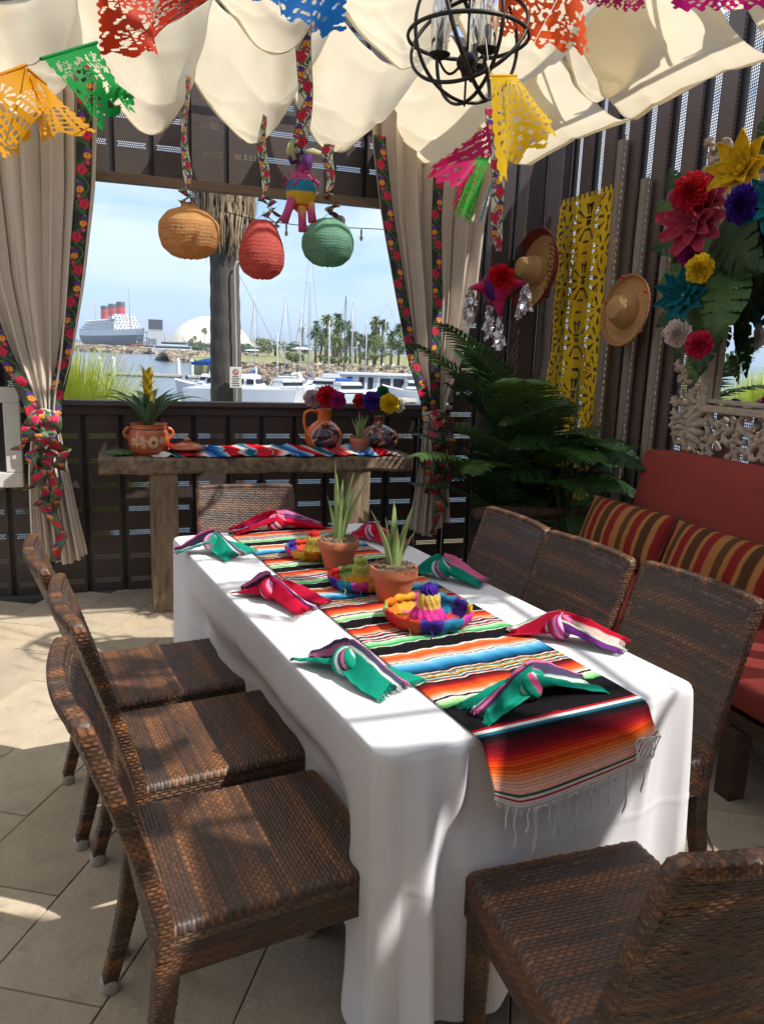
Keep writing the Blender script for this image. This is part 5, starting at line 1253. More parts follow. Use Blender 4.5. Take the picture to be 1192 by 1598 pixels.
napkin('crimson knotted napkin half hidden behind the aloe at the far right side of the table', 582, 836, 0, [(120, .09, .06, REDN, .0), (-55, .13, .085, REDN, .0)], REDN, KR, 7)
napkin('teal knotted napkin on the right side of the table beside the middle chair', 690, 893, 0, [(130, .09, .06, TEAL, .0), (-42, .13, .09, [srgb(20, 140, 116)]*3+[srgb(220, 110, 150)]*3+[srgb(20, 140, 116)]*2, .0)], TEAL, KT, 8)

cord('white string along which the amber and green paper banners hang', [pt(-160, 175, 1.7), pt(-90, 150, 1.75), pt(42, 101, 1.9), pt(64, 92, 1.72), pt(152, 66, 1.86), pt(320, -60, 1.9)], .0016, sag=.004)
cord('white string from the orange paper banner down to the yellow scalloped one', [pt(700, -80, 2.4), pt(745, -50, 2.5), pt(764, 118, 2.32), pt(806, 118, 2.4), pt(900, -60, 2.5)], .0014, sag=.0)

k_ = 0  # unseen banners added overhead to dapple the far table with shade
for yy, xs_ in ((1.02, (1.25, 1.62, 1.98)), (1.32, (1.12, 1.48, 1.86, 2.2)), (1.60, (1.3, 1.7, 2.05))):
    for xx in xs_:
        c_ = [((236, 90, 40), 'orange'), ((24, 150, 66), 'green'), ((204, 34, 104), 'magenta'), ((240, 196, 30), 'yellow'), ((24, 104, 178), 'blue')][k_ % 5]; dz = .03*math.sin(k_*2.1); dy = .10*math.sin(k_*1.3)
        picado(c_[1], '%s cut paper banner added out of view to dapple the table, %s' % (c_[1], ('row nearest the camera', 'middle row', 'farther row')[(1.02, 1.32, 1.60).index(yy)]+(', left end', ', second', ', third', ', right end')[xs_.index(xx)]), [(xx-.15, yy, 2.72+dz), (xx+.15, yy+.03, 2.72+dz), (xx+.15, yy+.12+dy, 2.42+dz), (xx-.15, yy+.1+dy, 2.42+dz)], srgb(*c_[0]), (2, 3, 1, 0)[k_ % 4], k_, .04, nu=48, nv=40, top=False, group='added paper banners casting dappled shade from out of view'); k_ += 1
# ================================================================= things on the console
def con(px, py, z=cz, Y=None):
    q = atZ(px, py, z) if Y is None else atY(px, py, Y); return q
# clay olla with painted flowers and a bromeliad
def olla():
    x = atY(233, 690, 4.50)[0]; t = thing('painted_clay_pot', 'round orange clay pot with two ear handles and white painted flowers on the console', 'pot', (x, 4.50, cz)); t.scale = (.84, .84, 1.0)
    n = 96; pr = np.array([(.001, 0), (.095, .0), (.118, .02), (.132, .055), (.134, .09), (.126, .125), (.116, .145), (.116, .150), (.120, .168), (.122, .172), (.114, .172), (.108, .15), (.09, .14), (.001, .14)])
    kk = np.linspace(0, len(pr)-1, 110); P = np.stack([np.interp(kk, np.arange(len(pr)), pr[:, i]) for i in (0, 1)], -1)
    th = np.arange(200)*2*PI/200; C = np.ones((110, 200, 3))*np.array(srgb(186, 92, 48)); TH_, Z = np.meshgrid(th, P[:, 1], indexing='xy')
    s = ((TH_+PI/2+PI) % (2*PI)-PI)*.13       # arc distance from the front
    def paint(mk, c): C[mk] = srgb(*c)
    out = kk < 8.6
    paint((np.abs(Z-.147) < .004) & out[:, None], (40, 24, 18)); paint((np.abs(Z-.152) < .0015) & out[:, None], (214, 150, 100))
    for c0, cz0, r, n_ in ((.025, .078, .036, 14), (-.040, .060, .016, 6), (-.045, .10, .014, 5), (.085, .09, .02, 9), (-.11, .08, .02, 9)):
        dx, dz = s-c0, Z-cz0; rr = np.hypot(dx, dz); an = np.arctan2(dz, dx)
        paint((rr < r) & (np.sin(an*n_/1+rr*120) > -.1) & out[:, None], (226, 208, 176)); paint((rr < r*.25) & out[:, None], (90, 70, 40)); paint((rr > r*.98) & (rr < r*1.06) & (n_ > 10) & out[:, None], (120, 60, 34))
    for a, b, L_, w in ((-.005, .08, 1.5, 0), (-.01, .065, 2.4, 1)):
        crv = .018*np.sin((s+.07)*50)+.072+w*.012*np.cos(s*60); paint((np.abs(Z-crv) < .002) & (s < -.008) & (s > -.09) & out[:, None], (220, 200, 160))
    for k in range(9): dx, dz = s+.085-.006*k % .05, Z-(.05+.012*k); paint((np.hypot(s+.083, Z-(.045+.011*k)) < .0032) & out[:, None], (226, 208, 176))
    m = MB(); G = np.stack([P[:, 0][:, None]*np.cos(th), P[:, 0][:, None]*np.sin(th), np.repeat(P[:, 1][:, None], 200, 1)], -1); m.grid(G, closev=True, col=C)
    gl = mat('glazed_clay', attr=True, rough=.28, var=.08, vscale=20, spec=.6, coat=.3); m.build('pot_body', gl, t)
    for sg in (-1, 1):
        a = np.linspace(-PI/2, PI/2, 14); q = MB(); q.tube(np.stack([sg*(.122+.034*np.cos(a)), 0*a, .118+.028*np.sin(a)], -1), .010, 8, col=srgb(190, 96, 52)); q.build('handle', gl, t)
    # bromeliad
    b = thing('bromeliad', 'bromeliad with arching dark leaves and yellow flower spike in the clay pot', 'plant', (x, 4.50, cz+.13)); rnd = random.Random(6)
    md = mat('bromeliad_leaf', attr=True, rough=.35, var=.12, vscale=30, spec=.5, transl=.1)
    def blade(az, L_, w, l0, l1, c0, c1, z0=0., r0=.012):
        s = np.linspace(0, 1, 16); a = R(az); bend = l0+(l1-l0)*s**1.3; x_ = np.cumsum(np.sin(bend))*L_/16+r0; z = np.cumsum(np.cos(bend))*L_/16+z0
        sd = np.array((-math.sin(a), math.cos(a), 0)); wd = w*(np.sin(PI*(.12+.88*s)**.7)**.6)*(1-s**5)+.0006; t_ = np.linspace(-1, 1, 7)
        G = np.stack([x_*math.cos(a), x_*math.sin(a), z], -1)[:, None]+sd*(t_[None, :, None]*wd[:, None, None])+np.array((0, 0, 1.))*((t_**2)[None, :, None]*wd[:, None, None]*.45)
        C_ = np.array(c0)*(1-s[:, None])+np.array(c1)*s[:, None]; q = MB(); q.grid(G, col=np.repeat(C_[:, None], 7, 1)); return q
    DK, YL = srgb(72, 110, 74), srgb(206, 170, 40)
    for k in range(22):
        az = k*137.5; f = k/22; blade(az, .40-.15*f+rnd.uniform(-.02, .03), .019, .30+.12*rnd.random()-.25*f, 2.0-.95*f, DK, srgb(78, 108, 88), .0).build('leaf', md, b, thick=.001)
    for k in range(9): blade(k*137.5, .10, .022, .1, .5, srgb(80, 120, 40), srgb(120, 150, 50), .0+.01*k).build('inner_leaf', md, b, thick=.001)
    m = MB(); m.tube([(0, 0, .02), (0, 0, .30)], .011, 8, col=srgb(120, 130, 50)); m.build('stalk', md, b)
    for k in range(26):
        f = k/26; blade(k*137.5, .105-.02*f, .016, .12+.1*f, 1.15-.35*f, srgb(160, 150, 44), YL, .12+.18*f, r0=.006).build('bract', md, b, thick=.001)
    # the pot's lid lies beside it
    lx = atY(292, 697, 4.46)[0]; l = thing('clay_lid', 'shallow orange clay lid with a knob lying beside the clay pot', 'lid', (lx, 4.44, cz+.036))
    m = MB(); m.lathe([(.001, .0), (.07, .0), (.098, .006), (.10, .012), (.07, .028), (.03, .040), (.001, .043)], 48, col=srgb(190, 98, 54)); m.build('lid_body', gl, l)
    m = MB(); m.lathe([(.001, .06), (.018, .058), (.022, .052), (.018, .046), (.012, .038)], 24, col=srgb(190, 98, 54)); m.build('knob', gl, l)
olla()
def serape_small():
    nu, nv = 36, 520; L_ = 1.36; x0 = atY(250, 712, 4.42)[0]; v = np.linspace(0, 1, nv)[:, None]; u = np.linspace(-1, 1, nu)[None, :]
    def col(q):
        st = []; k = 0; x = 0
        seqs = [((236, 230, 224), (30, 90, 110), (24, 100, 130)), ((200, 24, 44), (214, 30, 50), (196, 20, 40)), ((150, 20, 36), (226, 70, 60), (250, 214, 200), (240, 240, 240), (90, 170, 220), (20, 70, 160)), ((20, 60, 140), (30, 110, 190), (150, 200, 230)), ((190, 20, 40), (214, 30, 48))]
        while x < L_+.1:
            sq = seqs[k % 5]; w = .075 if len(sq) < 4 else .11; st += band(x, x+w, *sq); st += lines(x+w, x+w+.006, [W_, (60, 20, 30)]); x += w+.006; k += 1
        return stripe_fn(st)(q)
    y = 4.455+u*.125+.012*np.sin(v*17)+.008*np.sin(v*41); z = cz+.005+.030*np.clip((u+1)/2, 0, 1)**.8*np.sin(PI*np.clip(v*12, 0, .5))*np.sin(PI*np.clip((1-v)*12, 0, .5))+.011*(1-np.abs(np.sin(v*23+u*1.3+1.5*np.sin(v*9))))**2+.005*np.maximum(0, np.sin(v*91+u*2))
    x = x0+v*L_+0*u+.008*np.sin(u*5+v*20); C = col(v*L_+.022*np.sin(u*2.2+v*11)+.03*u)
    m = MB(); m.grid(np.stack([x, y, z], -1), col=C); o = m.build('console_runner', MATS['serape_wool'], thick=.003); tag(o, 'rumpled red and blue striped serape laid along the front of the console', 'runner')
    f = MB(); rnd = random.Random(5)
    for e, sg in ((0, -1), (-1, 1)):
        for k in range(60):
            p = np.array((x[e, k % nu], y[e, k % nu], cz+.008)); l = rnd.uniform(.02, .05); f.tube([p, p+np.array((sg*l, rnd.uniform(-.02, .01), -.001))], .0012, 3, caps=False, col=srgb(226, 222, 216))
    f.build('fringe', MATS['serape_wool'], o, kind='stuff')
serape_small()
def jug(name, label, px, Y, prof, handle, body, seed, dark, hcol):
    x = atY(px, 690, Y)[0]; t = thing(name, label, 'jug', (x, Y, cz)); pr = np.array(prof); kk = np.linspace(0, len(pr)-1, 120)
    from_ = np.arange(len(pr)); P = np.stack([np.interp(kk, from_, pr[:, i]) for i in (0, 1)], -1)
    P[1:-1] = (P[:-2]+2*P[1:-1]+P[2:])/4
    th = np.arange(180)*2*PI/180; TH_, Z = np.meshgrid(th, P[:, 1], indexing='xy'); s = ((TH_+PI/2+PI) % (2*PI)-PI)*.1
    C = np.ones((120, 180, 3))*np.array(body); rr = np.hypot(s, (Z-.095)*.95)
    mk = rr < .085; C[mk] = srgb(*dark)
    n1_ = vnoise(s*34+seed, Z*30+2*np.sin(s*40), seed); n2_ = vnoise(s*60+3*np.sin(Z*40), Z*45+seed, seed+4)
    C[mk & (n1_ > .30)] = srgb(150, 90, 100); C[mk & (n1_ < -.38)] = srgb(60, 80, 110); C[mk & (n2_ > .62)] = srgb(214, 150, 130); C[mk & (n2_ < -.45)] = srgb(30, 24, 30)
    C[(rr > .085) & (rr < .089)] = srgb(240, 214, 160); nk = (Z > .17); C[nk & (np.sin(TH_*14) > .2)] = np.array(body)*1.25
    m = MB(); G = np.stack([P[:, 0][:, None]*np.cos(th), P[:, 0][:, None]*np.sin(th)*.8, np.repeat(P[:, 1][:, None], 180, 1)], -1); m.grid(G, closev=True, col=C); m.build('jug_body', MATS['glazed_clay'], t)
    for h in handle: q = MB(); hp = np.array([(a, 0, b) for a, b in h]); k2 = np.linspace(0, len(hp)-1, 24); hp = np.stack([np.interp(k2, np.arange(len(hp)), hp[:, i]) for i in range(3)], -1); hp[1:-1] = (hp[:-2]+hp[1:-1]+hp[2:])/3; q.tube(hp, .009, 8, col=hcol); q.build('handle', MATS['glazed_clay'], t)
    return t, x
j1, jx1 = jug('painted_jug', 'orange painted jug with a tall handle on the console, holding red and magenta paper flowers', 505, 4.56,
    [(.001, 0), (.055, 0), (.085, .02), (.112, .06), (.118, .10), (.105, .14), (.07, .172), (.042, .19), (.040, .225), (.046, .26), (.042, .262), (.030, .22), (.03, .20)], [[(-.04, .245), (-.085, .255), (-.12, .235), (-.125, .18), (-.11, .13), (-.105, .10)]], srgb(206, 96, 36), 1, (50, 34, 44), srgb(222, 120, 34))
j2, jx2 = jug('painted_vase', 'dark round painted vase on the console holding purple and yellow paper flowers', 590, 4.58,
    [(.001, 0), (.06, 0), (.10, .02), (.128, .055), (.132, .09), (.115, .125), (.07, .152), (.036, .165), (.030, .19), (.034, .22), (.028, .221), (.022, .19), (.02, .17)], [], srgb(120, 54, 46), 2, (40, 52, 44), srgb(120, 60, 40))
def stemmed(fl, c0): m = MB(); m.tube([c0, tuple(fl.location)], .002, 5); o = m.build('wire_stem', M_stem); o.parent = fl; o.matrix_parent_inverse = Matrix.Translation(fl.location).inverted(); return o
Yj = 4.50
def jf(label, px, py, rad, c, seed, Y=4.5, centre=None, base=None, n=(-.1, -1, .25)):
    q = atY(px, py, Y); f = ruffle_flower('paper_flower', label, q, n, rad, pm(label.split()[0], c, .3), seed, centre=centre); stemmed(f, (base, 4.56, cz+.2)); return f
YC = pm('lemon', (240, 206, 34))
jf('red paper flower with yellow centre standing in the orange jug', 510, 619, .066, (214, 26, 34), 31, centre=YC, base=jx1)
jf('magenta paper flower beside the red one in the orange jug', 526, 624, .052, (226, 30, 150), 32, Y=4.46, base=jx1)
jf('blush paper flower behind the red one at the left of the orange jug', 487, 622, .055, (214, 190, 200), 33, Y=4.62, base=jx1)
jf('scarlet paper flower at the left of the painted vase', 562, 625, .045, (206, 26, 40), 34, Y=4.56, base=jx2, n=(-.8, -1, .2))
jf('violet paper flower with pale centre in the painted vase', 580, 626, .060, (76, 40, 160), 35, centre=pm('white', (232, 216, 206)), base=jx2)
jf('lemon paper flower in the painted vase, right of the violet one', 607, 630, .062, (240, 214, 20), 36, Y=4.46, base=jx2)
jf('ivory paper flower at the far right of the painted vase', 620, 632, .05, (226, 222, 206), 37, Y=4.58, base=jx2)
jf('jade paper flower tucked behind the violet and lemon ones', 597, 612, .04, (30, 130, 76), 38, Y=4.62, base=jx2)
for (px, py, n_, an, L_, lab) in ((190, 708, 3, 170, .15, 'flat green artificial leaves lying on the left end of the console'), (590, 692, 4, 10, .13, 'green artificial leaves lying on the console before the painted vase')):
    c = atZ(px, py, cz+.01); t = thing('loose_leaves', lab, 'leaves', (c[0], c[1], cz+.004))
    for k in range(n_):
        o = monstera(1, .3, k+20, 5).build('leaf', M_leaf2, t); a = R(an+k*47-50); place(None, o, (.03*k, .01*k, .016), (0, -.25, 1), (math.cos(a), math.sin(a), .08), L_)
# ================================================================= hanging ribbons, lanterns, donkey, flower bundle
def hang_ribbon(label, top, bot, w, seed, twist=1.2, bgc=srgb(232, 228, 214), curl=None, period=.12):
    t = thing('hanging_ribbon', label, 'ribbon', top, group='flowered ribbons hanging from the canopy')
    top, bot = np.array(top), np.array(bot); n = 40; u = np.linspace(0, 1, n)[:, None]; P = (bot-top)*u+np.array((.01, .0, 0))*np.sin(u*7+seed)
    a = twist*np.sin(u[:, 0]*2.2+seed)*.9; sd = np.stack([np.cos(a), np.sin(a), 0*a], -1); ww = w*(1-.55*(u[:, 0] > .9)*(u[:, 0]-.9)/.1)
    m = MB(); ribbon_strip(m, P, ww, sd, bgc, seed, nt=15, period=period, rim=srgb(60, 50, 56)); m.build('ribbon_band', M_ribbon, t, thick=.0008)
    if curl:
        for k, (dx, dz, am, tn) in enumerate(curl):
            p, s2 = curl_path(bot-top, bot-top+np.array((dx, -.02, dz)), am, tn, n=120, seed=seed*3+k); q = MB(); ribbon_strip(q, p, w*.75, s2, bgc, seed+k, nt=11, period=.1, rim=srgb(40, 34, 40)); q.build('ribbon_curl', M_ribbon, t, thick=.0008)
    return t
def lantern(label, c, prof, colr, name, nrib=16):
    t = thing('paper_lantern', label, 'lantern', c, group='paper lanterns hanging in the harbour opening'); pr = np.array(prof); kk = np.linspace(0, len(pr)-1, 120)
    P = np.stack([np.interp(kk, np.arange(len(pr)), pr[:, i]) for i in (0, 1)], -1)
    for _ in range(10): P[1:-1] = (P[:-2]+P[1:-1]*2+P[2:])/4
    n = 160; th = np.arange(n)*2*PI/n; s = np.linspace(0, 1, 120)[:, None]
    rib = .0007*np.sin(s*nrib*3*PI); cre = .0007*np.sin(th*41+s*9)*np.sin(s*PI)+.0025*vnoise(th*3, s*5, 2.)
    rr = P[:, 0][:, None]+rib+cre; zz = P[:, 1][:, None]+.002*np.sin(th*9+s*5)
    C = np.ones((120, n, 3))*np.array(colr); low = (s > .48)   # lace-cut pattern below
    cu = th*P[:, 0].max()*1.0; pat = vnoise(th*16+3*np.sin(s*26), s*44+2*np.sin(th*11), 3.)*1.5; C[(pat > .62) & low] *= .72; C[(pat < -.8) & low] = C[(pat < -.8) & low]*.6+.22
    m = MB(); m.grid(np.stack([rr*np.cos(th), rr*np.sin(th), zz], -1), closev=True, col=C)
    m.build('paper_shade', mat('lantern_paper_'+name, attr=True, rough=.7, var=.06, vscale=20, bump=0, bscale=60, transl=.68, spec=.1), t, thick=.0008)
    m = MB(); a = np.linspace(0, 2*PI, 40); m.tube(np.stack([P[0, 0]*np.cos(a), P[0, 0]*np.sin(a), np.full(40, P[0, 1])], -1), .002, 5, caps=False); m.tube([(-P[0, 0], 0, P[0, 1]), (0, 0, P[0, 1]+.03), (P[0, 0], 0, P[0, 1])], .0015, 5); m.build('wire_ring', M_black, t)
    return t
YL_ = 4.2
def lp(px, py, Y=YL_): return atY(px, py, Y)
c = lp(296, 362); lantern('golden orange round paper lantern hanging at the left of the opening', c, [(.038, .135), (.042, .115), (.11, .09), (.148, .04), (.15, -.02), (.135, -.075), (.09, -.115), (.045, -.128)], srgb(238, 200, 142), 'gold')
c2 = lp(409, 390); lantern('coral red pear shaped paper lantern hanging in the middle', c2, [(.030, .145), (.055, .14), (.082, .10), (.105, .04), (.118, -.02), (.116, -.075), (.095, -.115), (.05, -.142), (.035, -.146)], srgb(238, 138, 130), 'coral')
c3 = lp(512, 379); lantern('sea green round paper lantern hanging at the right of the opening', c3, [(.035, .12), (.07, .11), (.115, .075), (.138, .02), (.138, -.03), (.12, -.075), (.08, -.108), (.042, -.12)], srgb(164, 210, 188), 'green')
def L0(px, py, Y=YL_): return lp(px, py, Y)
hang_ribbon('flowered ribbon holding the golden orange lantern', L0(291, 118), L0(290, 288), .050, 1, curl=[(.02, -.10, .022, 1.5), (-.01, -.11, .02, 2)])
hang_ribbon('flowered ribbon left of the donkey, holding the coral red lantern', L0(411, 180), L0(412, 300), .050, 2, curl=[(.09, -.15, .03, 2), (.06, -.2, .03, 2.5)])
hang_ribbon('flowered ribbon right of the donkey, holding the sea green lantern', L0(514, 225), L0(514, 300), .060, 3, curl=[(.02, -.14, .025, 2), (.05, -.16, .02, 2)])
hang_ribbon('wide flowered ribbon in the centre, holding the donkey', atY(478, 30, 3.4), atY(470, 245, 3.75), .066, 4, twist=.5, bgc=srgb(240, 238, 230))
hang_ribbon('flowered ribbon near the right wall, holding the bundle of red flowers', atY(771, 170, 3.6), atY(779, 392, 3.6), .072, 5, twist=.4)
for (a, b, lab) in (((290, 310), c+np.array((0, 0, .15)), 'thin cord above the golden orange lantern'), ((412, 330), c2+np.array((0, 0, .16)), 'thin cord above the coral red lantern'), ((512, 300), c3+np.array((0, 0, .14)), 'thin cord above the sea green lantern')):
    cord(lab, [lp(*a), b], .0014, mat('dark_cord', srgb(60, 54, 56), .7), 'cord', sag=-.004)
def donkey():
    c = atY(470, 292, 3.75); t = thing('donkey_pinata', 'small donkey figure of pink blue and yellow tissue paper hanging from the centre ribbon', 'pinata', c)
    cr = MATS['crepe_paper']; PKc, BLc, YLc, ORc, PUc = srgb(214, 84, 140), srgb(40, 140, 176), srgb(230, 184, 50), srgb(224, 90, 40), srgb(86, 40, 110)
    n = 48; th = np.arange(n)*2*PI/n; s = np.linspace(0, 1, 30)[:, None]   # plump body, hanging tail down
    rr = .066*np.sin(PI*(.10+.86*s))**.6*(1+.04*np.sin(s*70)+.03*np.sin(th*9+s*30)); z = .06-.17*s
    C = np.zeros((30, n, 3)); sv = s[:, 0]; C[:] = np.where((sv < .2)[:, None], PKc, np.where((sv < .5)[:, None], BLc, np.where((sv < .8)[:, None], YLc, ORc)))[:, None]
    m = MB(); m.grid(np.stack([rr*np.cos(th)*1.05, rr*np.sin(th)*.85, z+0*th], -1), closev=True, col=C); m.build('body', cr, t)
    for (x0, z0, x1, z1, lab) in ((-.045, -.06, -.085, -.165, 0), (.0, -.09, .004, -.20, 1), (.04, -.07, .05, -.155, 1)):
        m = MB(); P = np.array([(x0, -.02, z0), ((x0+x1)/2, -.025, (z0+z1)/2), (x1, -.03, z1)]); m.tube(P, [.022, .019, .021], 12, col=[YLc if lab else PKc, PKc, PKc]); m.build('leg', cr, t)
    m = MB(); m.tube([(.0, 0, .06), (.02, -.01, .10), (.035, -.015, .14)], [.034, .028, .024], 12, col=[PKc, PUc, PUc]); m.build('neck', cr, t)
    m = MB(); m.tube([(.015, -.01, .145), (.05, -.02, .152), (.085, -.025, .148)], [.018, .019, .012], 12, col=[srgb(200, 190, 150)]*3); m.build('head', cr, t)
    for sx in (-1, 1): m = MB(); m.tube([(-.035, .02*sx, .11), (-.055, .025*sx, .155), (-.05, .025*sx, .19)], [.010, .016, .008], 8, col=srgb(190, 190, 130)); m.build('ear', cr, t)
    m = MB(); m.tube([(-.03, 0, .10), (-.04, 0, .12), (-.03, -.01, .145)], [.022, .026, .016], 10, col=PUc); m.build('mane', cr, t)
    rnd = random.Random(3)
    for k in range(9): m = MB(); a = k*.7; P, sd_ = curl_path((.06*math.cos(a), .05*math.sin(a), .05), (.09*math.cos(a), .06*math.sin(a), .02+rnd.uniform(-.03, .05)), .008, 1, 30, k); ribbon = np.array(P); m.tube(ribbon, .007, 6, col=PKc, flat=.3); m.build('tissue_curl', cr, t)
    m = MB(); m.tube([(.0, 0, .14), (0, 0, .26)], .002, 5, col=srgb(200, 60, 90)); m.build('hanging_loop', cr, t)
donkey()
def bundle():
    c = atY(775, 447, 3.6); t = thing('star_pinata', 'hanging bundle of red tissue with silver foil streamers near the right wall', 'pinata', c); cr = MATS['crepe_paper']
    m = MB(); n = 60; th = np.arange(n)*2*PI/n; s = np.linspace(0, 1, 30)[:, None]; rr = .085*np.sin(PI*(.04+.92*s))**.7*(1+.05*np.sin(s*90)); cols = np.array([srgb(196, 22, 44), srgb(226, 190, 40), srgb(196, 22, 44), srgb(80, 30, 130), srgb(214, 40, 130), srgb(196, 22, 44)])
    C = cols[(th/(2*PI)*6).astype(int)][None].repeat(30, 0); m.grid(np.stack([rr*np.cos(th), rr*np.sin(th), .075-.15*s+0*th], -1), closev=True, col=C); m.build('body', cr, t)
    fl = ruffle(.07, 44).build('flower', pm('red', (208, 24, 44)), t); fl.matrix_local = Matrix.Translation((-.01, -.06, .035)) @ Matrix(frameZ((-.2, -1, .5)).tolist()).to_4x4()
    foil = mat('silver_foil', srgb(214, 210, 214), .22, .2, 40, .6, 90, metal=.85)
    cones = [(-1, -.1, -.1), (.85, -.2, .15), (.1, -.2, -1), (.1, .5, -.3)]
    for k, d in enumerate(cones):
        d = np.array(d)/np.linalg.norm(d); p = d*.07; q = d*.15
        m = MB(); m.tube([p, (p+q)/2, q], [.032, .02, .006], 12, col=srgb(200, 30, 100)); m.build('point', cr, t)
        rnd = random.Random(k)
        for j in range(9):
            e = q+np.array((rnd.uniform(-.04, .04), rnd.uniform(-.03, .03), -rnd.uniform(.10, .19))); mid = (q+e)/2+np.array((rnd.uniform(-.02, .02), 0, .01)); f = MB(); u = np.linspace(0, 1, 16)[:, None]
            P = (1-u)**2*q+2*u*(1-u)*mid+u*u*e; P[:, 0] += .004*np.sin(u[:, 0]*30+j); sd_ = np.stack([np.cos(u[:, 0]*6+j), np.sin(u[:, 0]*6+j), 0*u[:, 0]], -1)*.011
            f.grid(np.stack([P-sd_, P+sd_], 1)); f.build('foil_streamer', foil, t)
bundle()
# strings and bulbs of the garland outside the opening
def string_lights():
    t = thing('string_lights', 'string of small bare bulbs slung across outside the opening', 'string lights', (0, 5.2, 2.3)); pts = [atY(350, 330, 5.2), atY(395, 342, 5.2), atY(470, 352, 5.2), atY(600, 358, 5.2), atY(700, 340, 5.2)]
    P = np.array(pts)-np.array((0, 5.2, 2.3)); m = MB(); m.tube(P, .003, 5); m.build('cable', M_black, t)
    for px, py in ((382, 340), (390, 343), (447, 350), (564, 358), (640, 354)):
        q = atY(px, py, 5.2)-np.array((0, 5.2, 2.3)); m = MB(); m.tube([q, q-np.array((0, 0, .035))], .006, 6); o = m.build('socket', M_black, t); b = MB(); b.ball(q-np.array((0, 0, .055)), (.012, .012, .02), 10, 8); b.build('bulb', mat('bulb_glass', srgb(210, 206, 196), .1, 0, spec=.8), o)
string_lights()
# ================================================================= iron orb chandelier
def chandelier():
    d_ = _ray(730, 58); c = EYE+d_/(d_@_fw)*2.5; t = thing('orb_chandelier', 'black iron orb chandelier with candle arms and glass chimneys', 'chandelier', c)
    Rr = .195
    def ring(n, r=Rr, w=.0055, nm='iron_ring'):
        F = frameZ(n); a = np.linspace(0, 2*PI, 97)[:-1]; P = (r*np.cos(a))[:, None]*F[:, 0]+(r*np.sin(a))[:, None]*F[:, 1]; m = MB(); b = np.arange(8)*2*PI/8
        dirs = P/r; G = P[:, None]+dirs[:, None]*(w*np.cos(b))[None, :, None]+F[:, 2][None, None]*(w*1.3*np.sin(b))[None, :, None]; m.grid(G, closeu=True, closev=True); m.build(nm, M_black, t)
    ring((0, 0, 1)); ring((1, .15, 0)); ring((-.15, 1, 0)); ring((.72, -.62, .32)); ring((-.6, -.6, .55))
    m = MB(); m.tube([(0, 0, -Rr-.012), (0, 0, Rr+.5)], .004, 8); m.build('centre_rod', M_black, t)
    m = MB(); m.ball((0, 0, -.075), (.034, .034, .030), 20, 14); m.lathe([(.001, -.13), (.012, -.125), (.016, -.11), (.02, -.10)], 16); m.build('hub', M_black, t)
    gl = bpy.data.materials.new('clear_glass'); gl.use_nodes = True; N = gl.node_tree.nodes; K = gl.node_tree.links.new; o_ = N['Material Output']; tr = N.new('ShaderNodeBsdfTransparent'); gs = N.new('ShaderNodeBsdfGlossy'); gs.inputs['Roughness'].default_value = .04; fr = N.new('ShaderNodeFresnel'); fr.inputs['IOR'].default_value = 1.6; mx_ = N.new('ShaderNodeMixShader'); K(fr.outputs[0], mx_.inputs[0]); K(tr.outputs[0], mx_.inputs[1]); K(gs.outputs[0], mx_.inputs[2]); K(mx_.outputs[0], o_.inputs[0]); tr.inputs['Color'].default_value = (.9, .9, .88, 1)
    for k, a in enumerate((170, 50, 290)):
        a = R(a); dx, dy = math.cos(a), math.sin(a); r = .092
        s = np.linspace(0, 1, 14); P = np.stack([(.02+(r-.02)*s)*dx, (.02+(r-.02)*s)*dy, -.085-.045*np.sin(PI*s*.85)+.03*s], -1); m = MB(); m.tube(P, .0045, 8); arm = m.build('candle_arm', M_black, t)
        b = P[-1]; m = MB(); m.lathe([(.001, 0), (.02, .004), (.034, .014), (.036, .018), (.03, .02), (.001, .02)], 28, c=b); m.build('drip_pan', M_black, arm)
        m = MB(); m.lathe([(.0105, .02), (.0105, .085), (.001, .086)], 16, c=b); m.build('candle_sleeve', mat('dark_sleeve', srgb(66, 60, 56), .6), arm)
        m = MB(); m.lathe([(.026, .018), (.028, .05), (.031, .10), (.029, .15), (.020, .20), (.018, .235)], 32, c=b); m.build('glass_chimney', gl, arm)
        m = MB(); m.lathe([(.001, .086), (.008, .09), (.014, .115), (.010, .15), (.002, .18)], 16, c=b); m.build('bulb', gl, arm)
chandelier()
# ================================================================= white framed window piece at left
def left_frame():
    t = thing('old_window', 'white painted window frame standing on the fence at the left edge', 'frame', (-.72, FY-.06, .68)); wm = mat('white_paint', srgb(206, 204, 200), .5, .08, 10, .1, 50)
    w, h, b = .34, .56, .085
    for (cx_, cz_, sx_, sz_) in ((0, b/2, w, b), (0, h-b/2, w, b), (-w/2+b/2, h/2, b, h-2*b), (w/2-b/2, h/2, b, h-2*b)):
        m = MB(); m.box((cx_, -.03, cz_), (sx_, .05, sz_)); m.build('frame_bar', wm, t, smooth=False, bevel=.006)
    m = MB(); m.box((0, .0, h/2), (w-2*b, .006, h-2*b)); m.build('pane', mat('dark_pane', srgb(40, 44, 50), .15, 0, spec=.7), t, smooth=False)
left_frame()
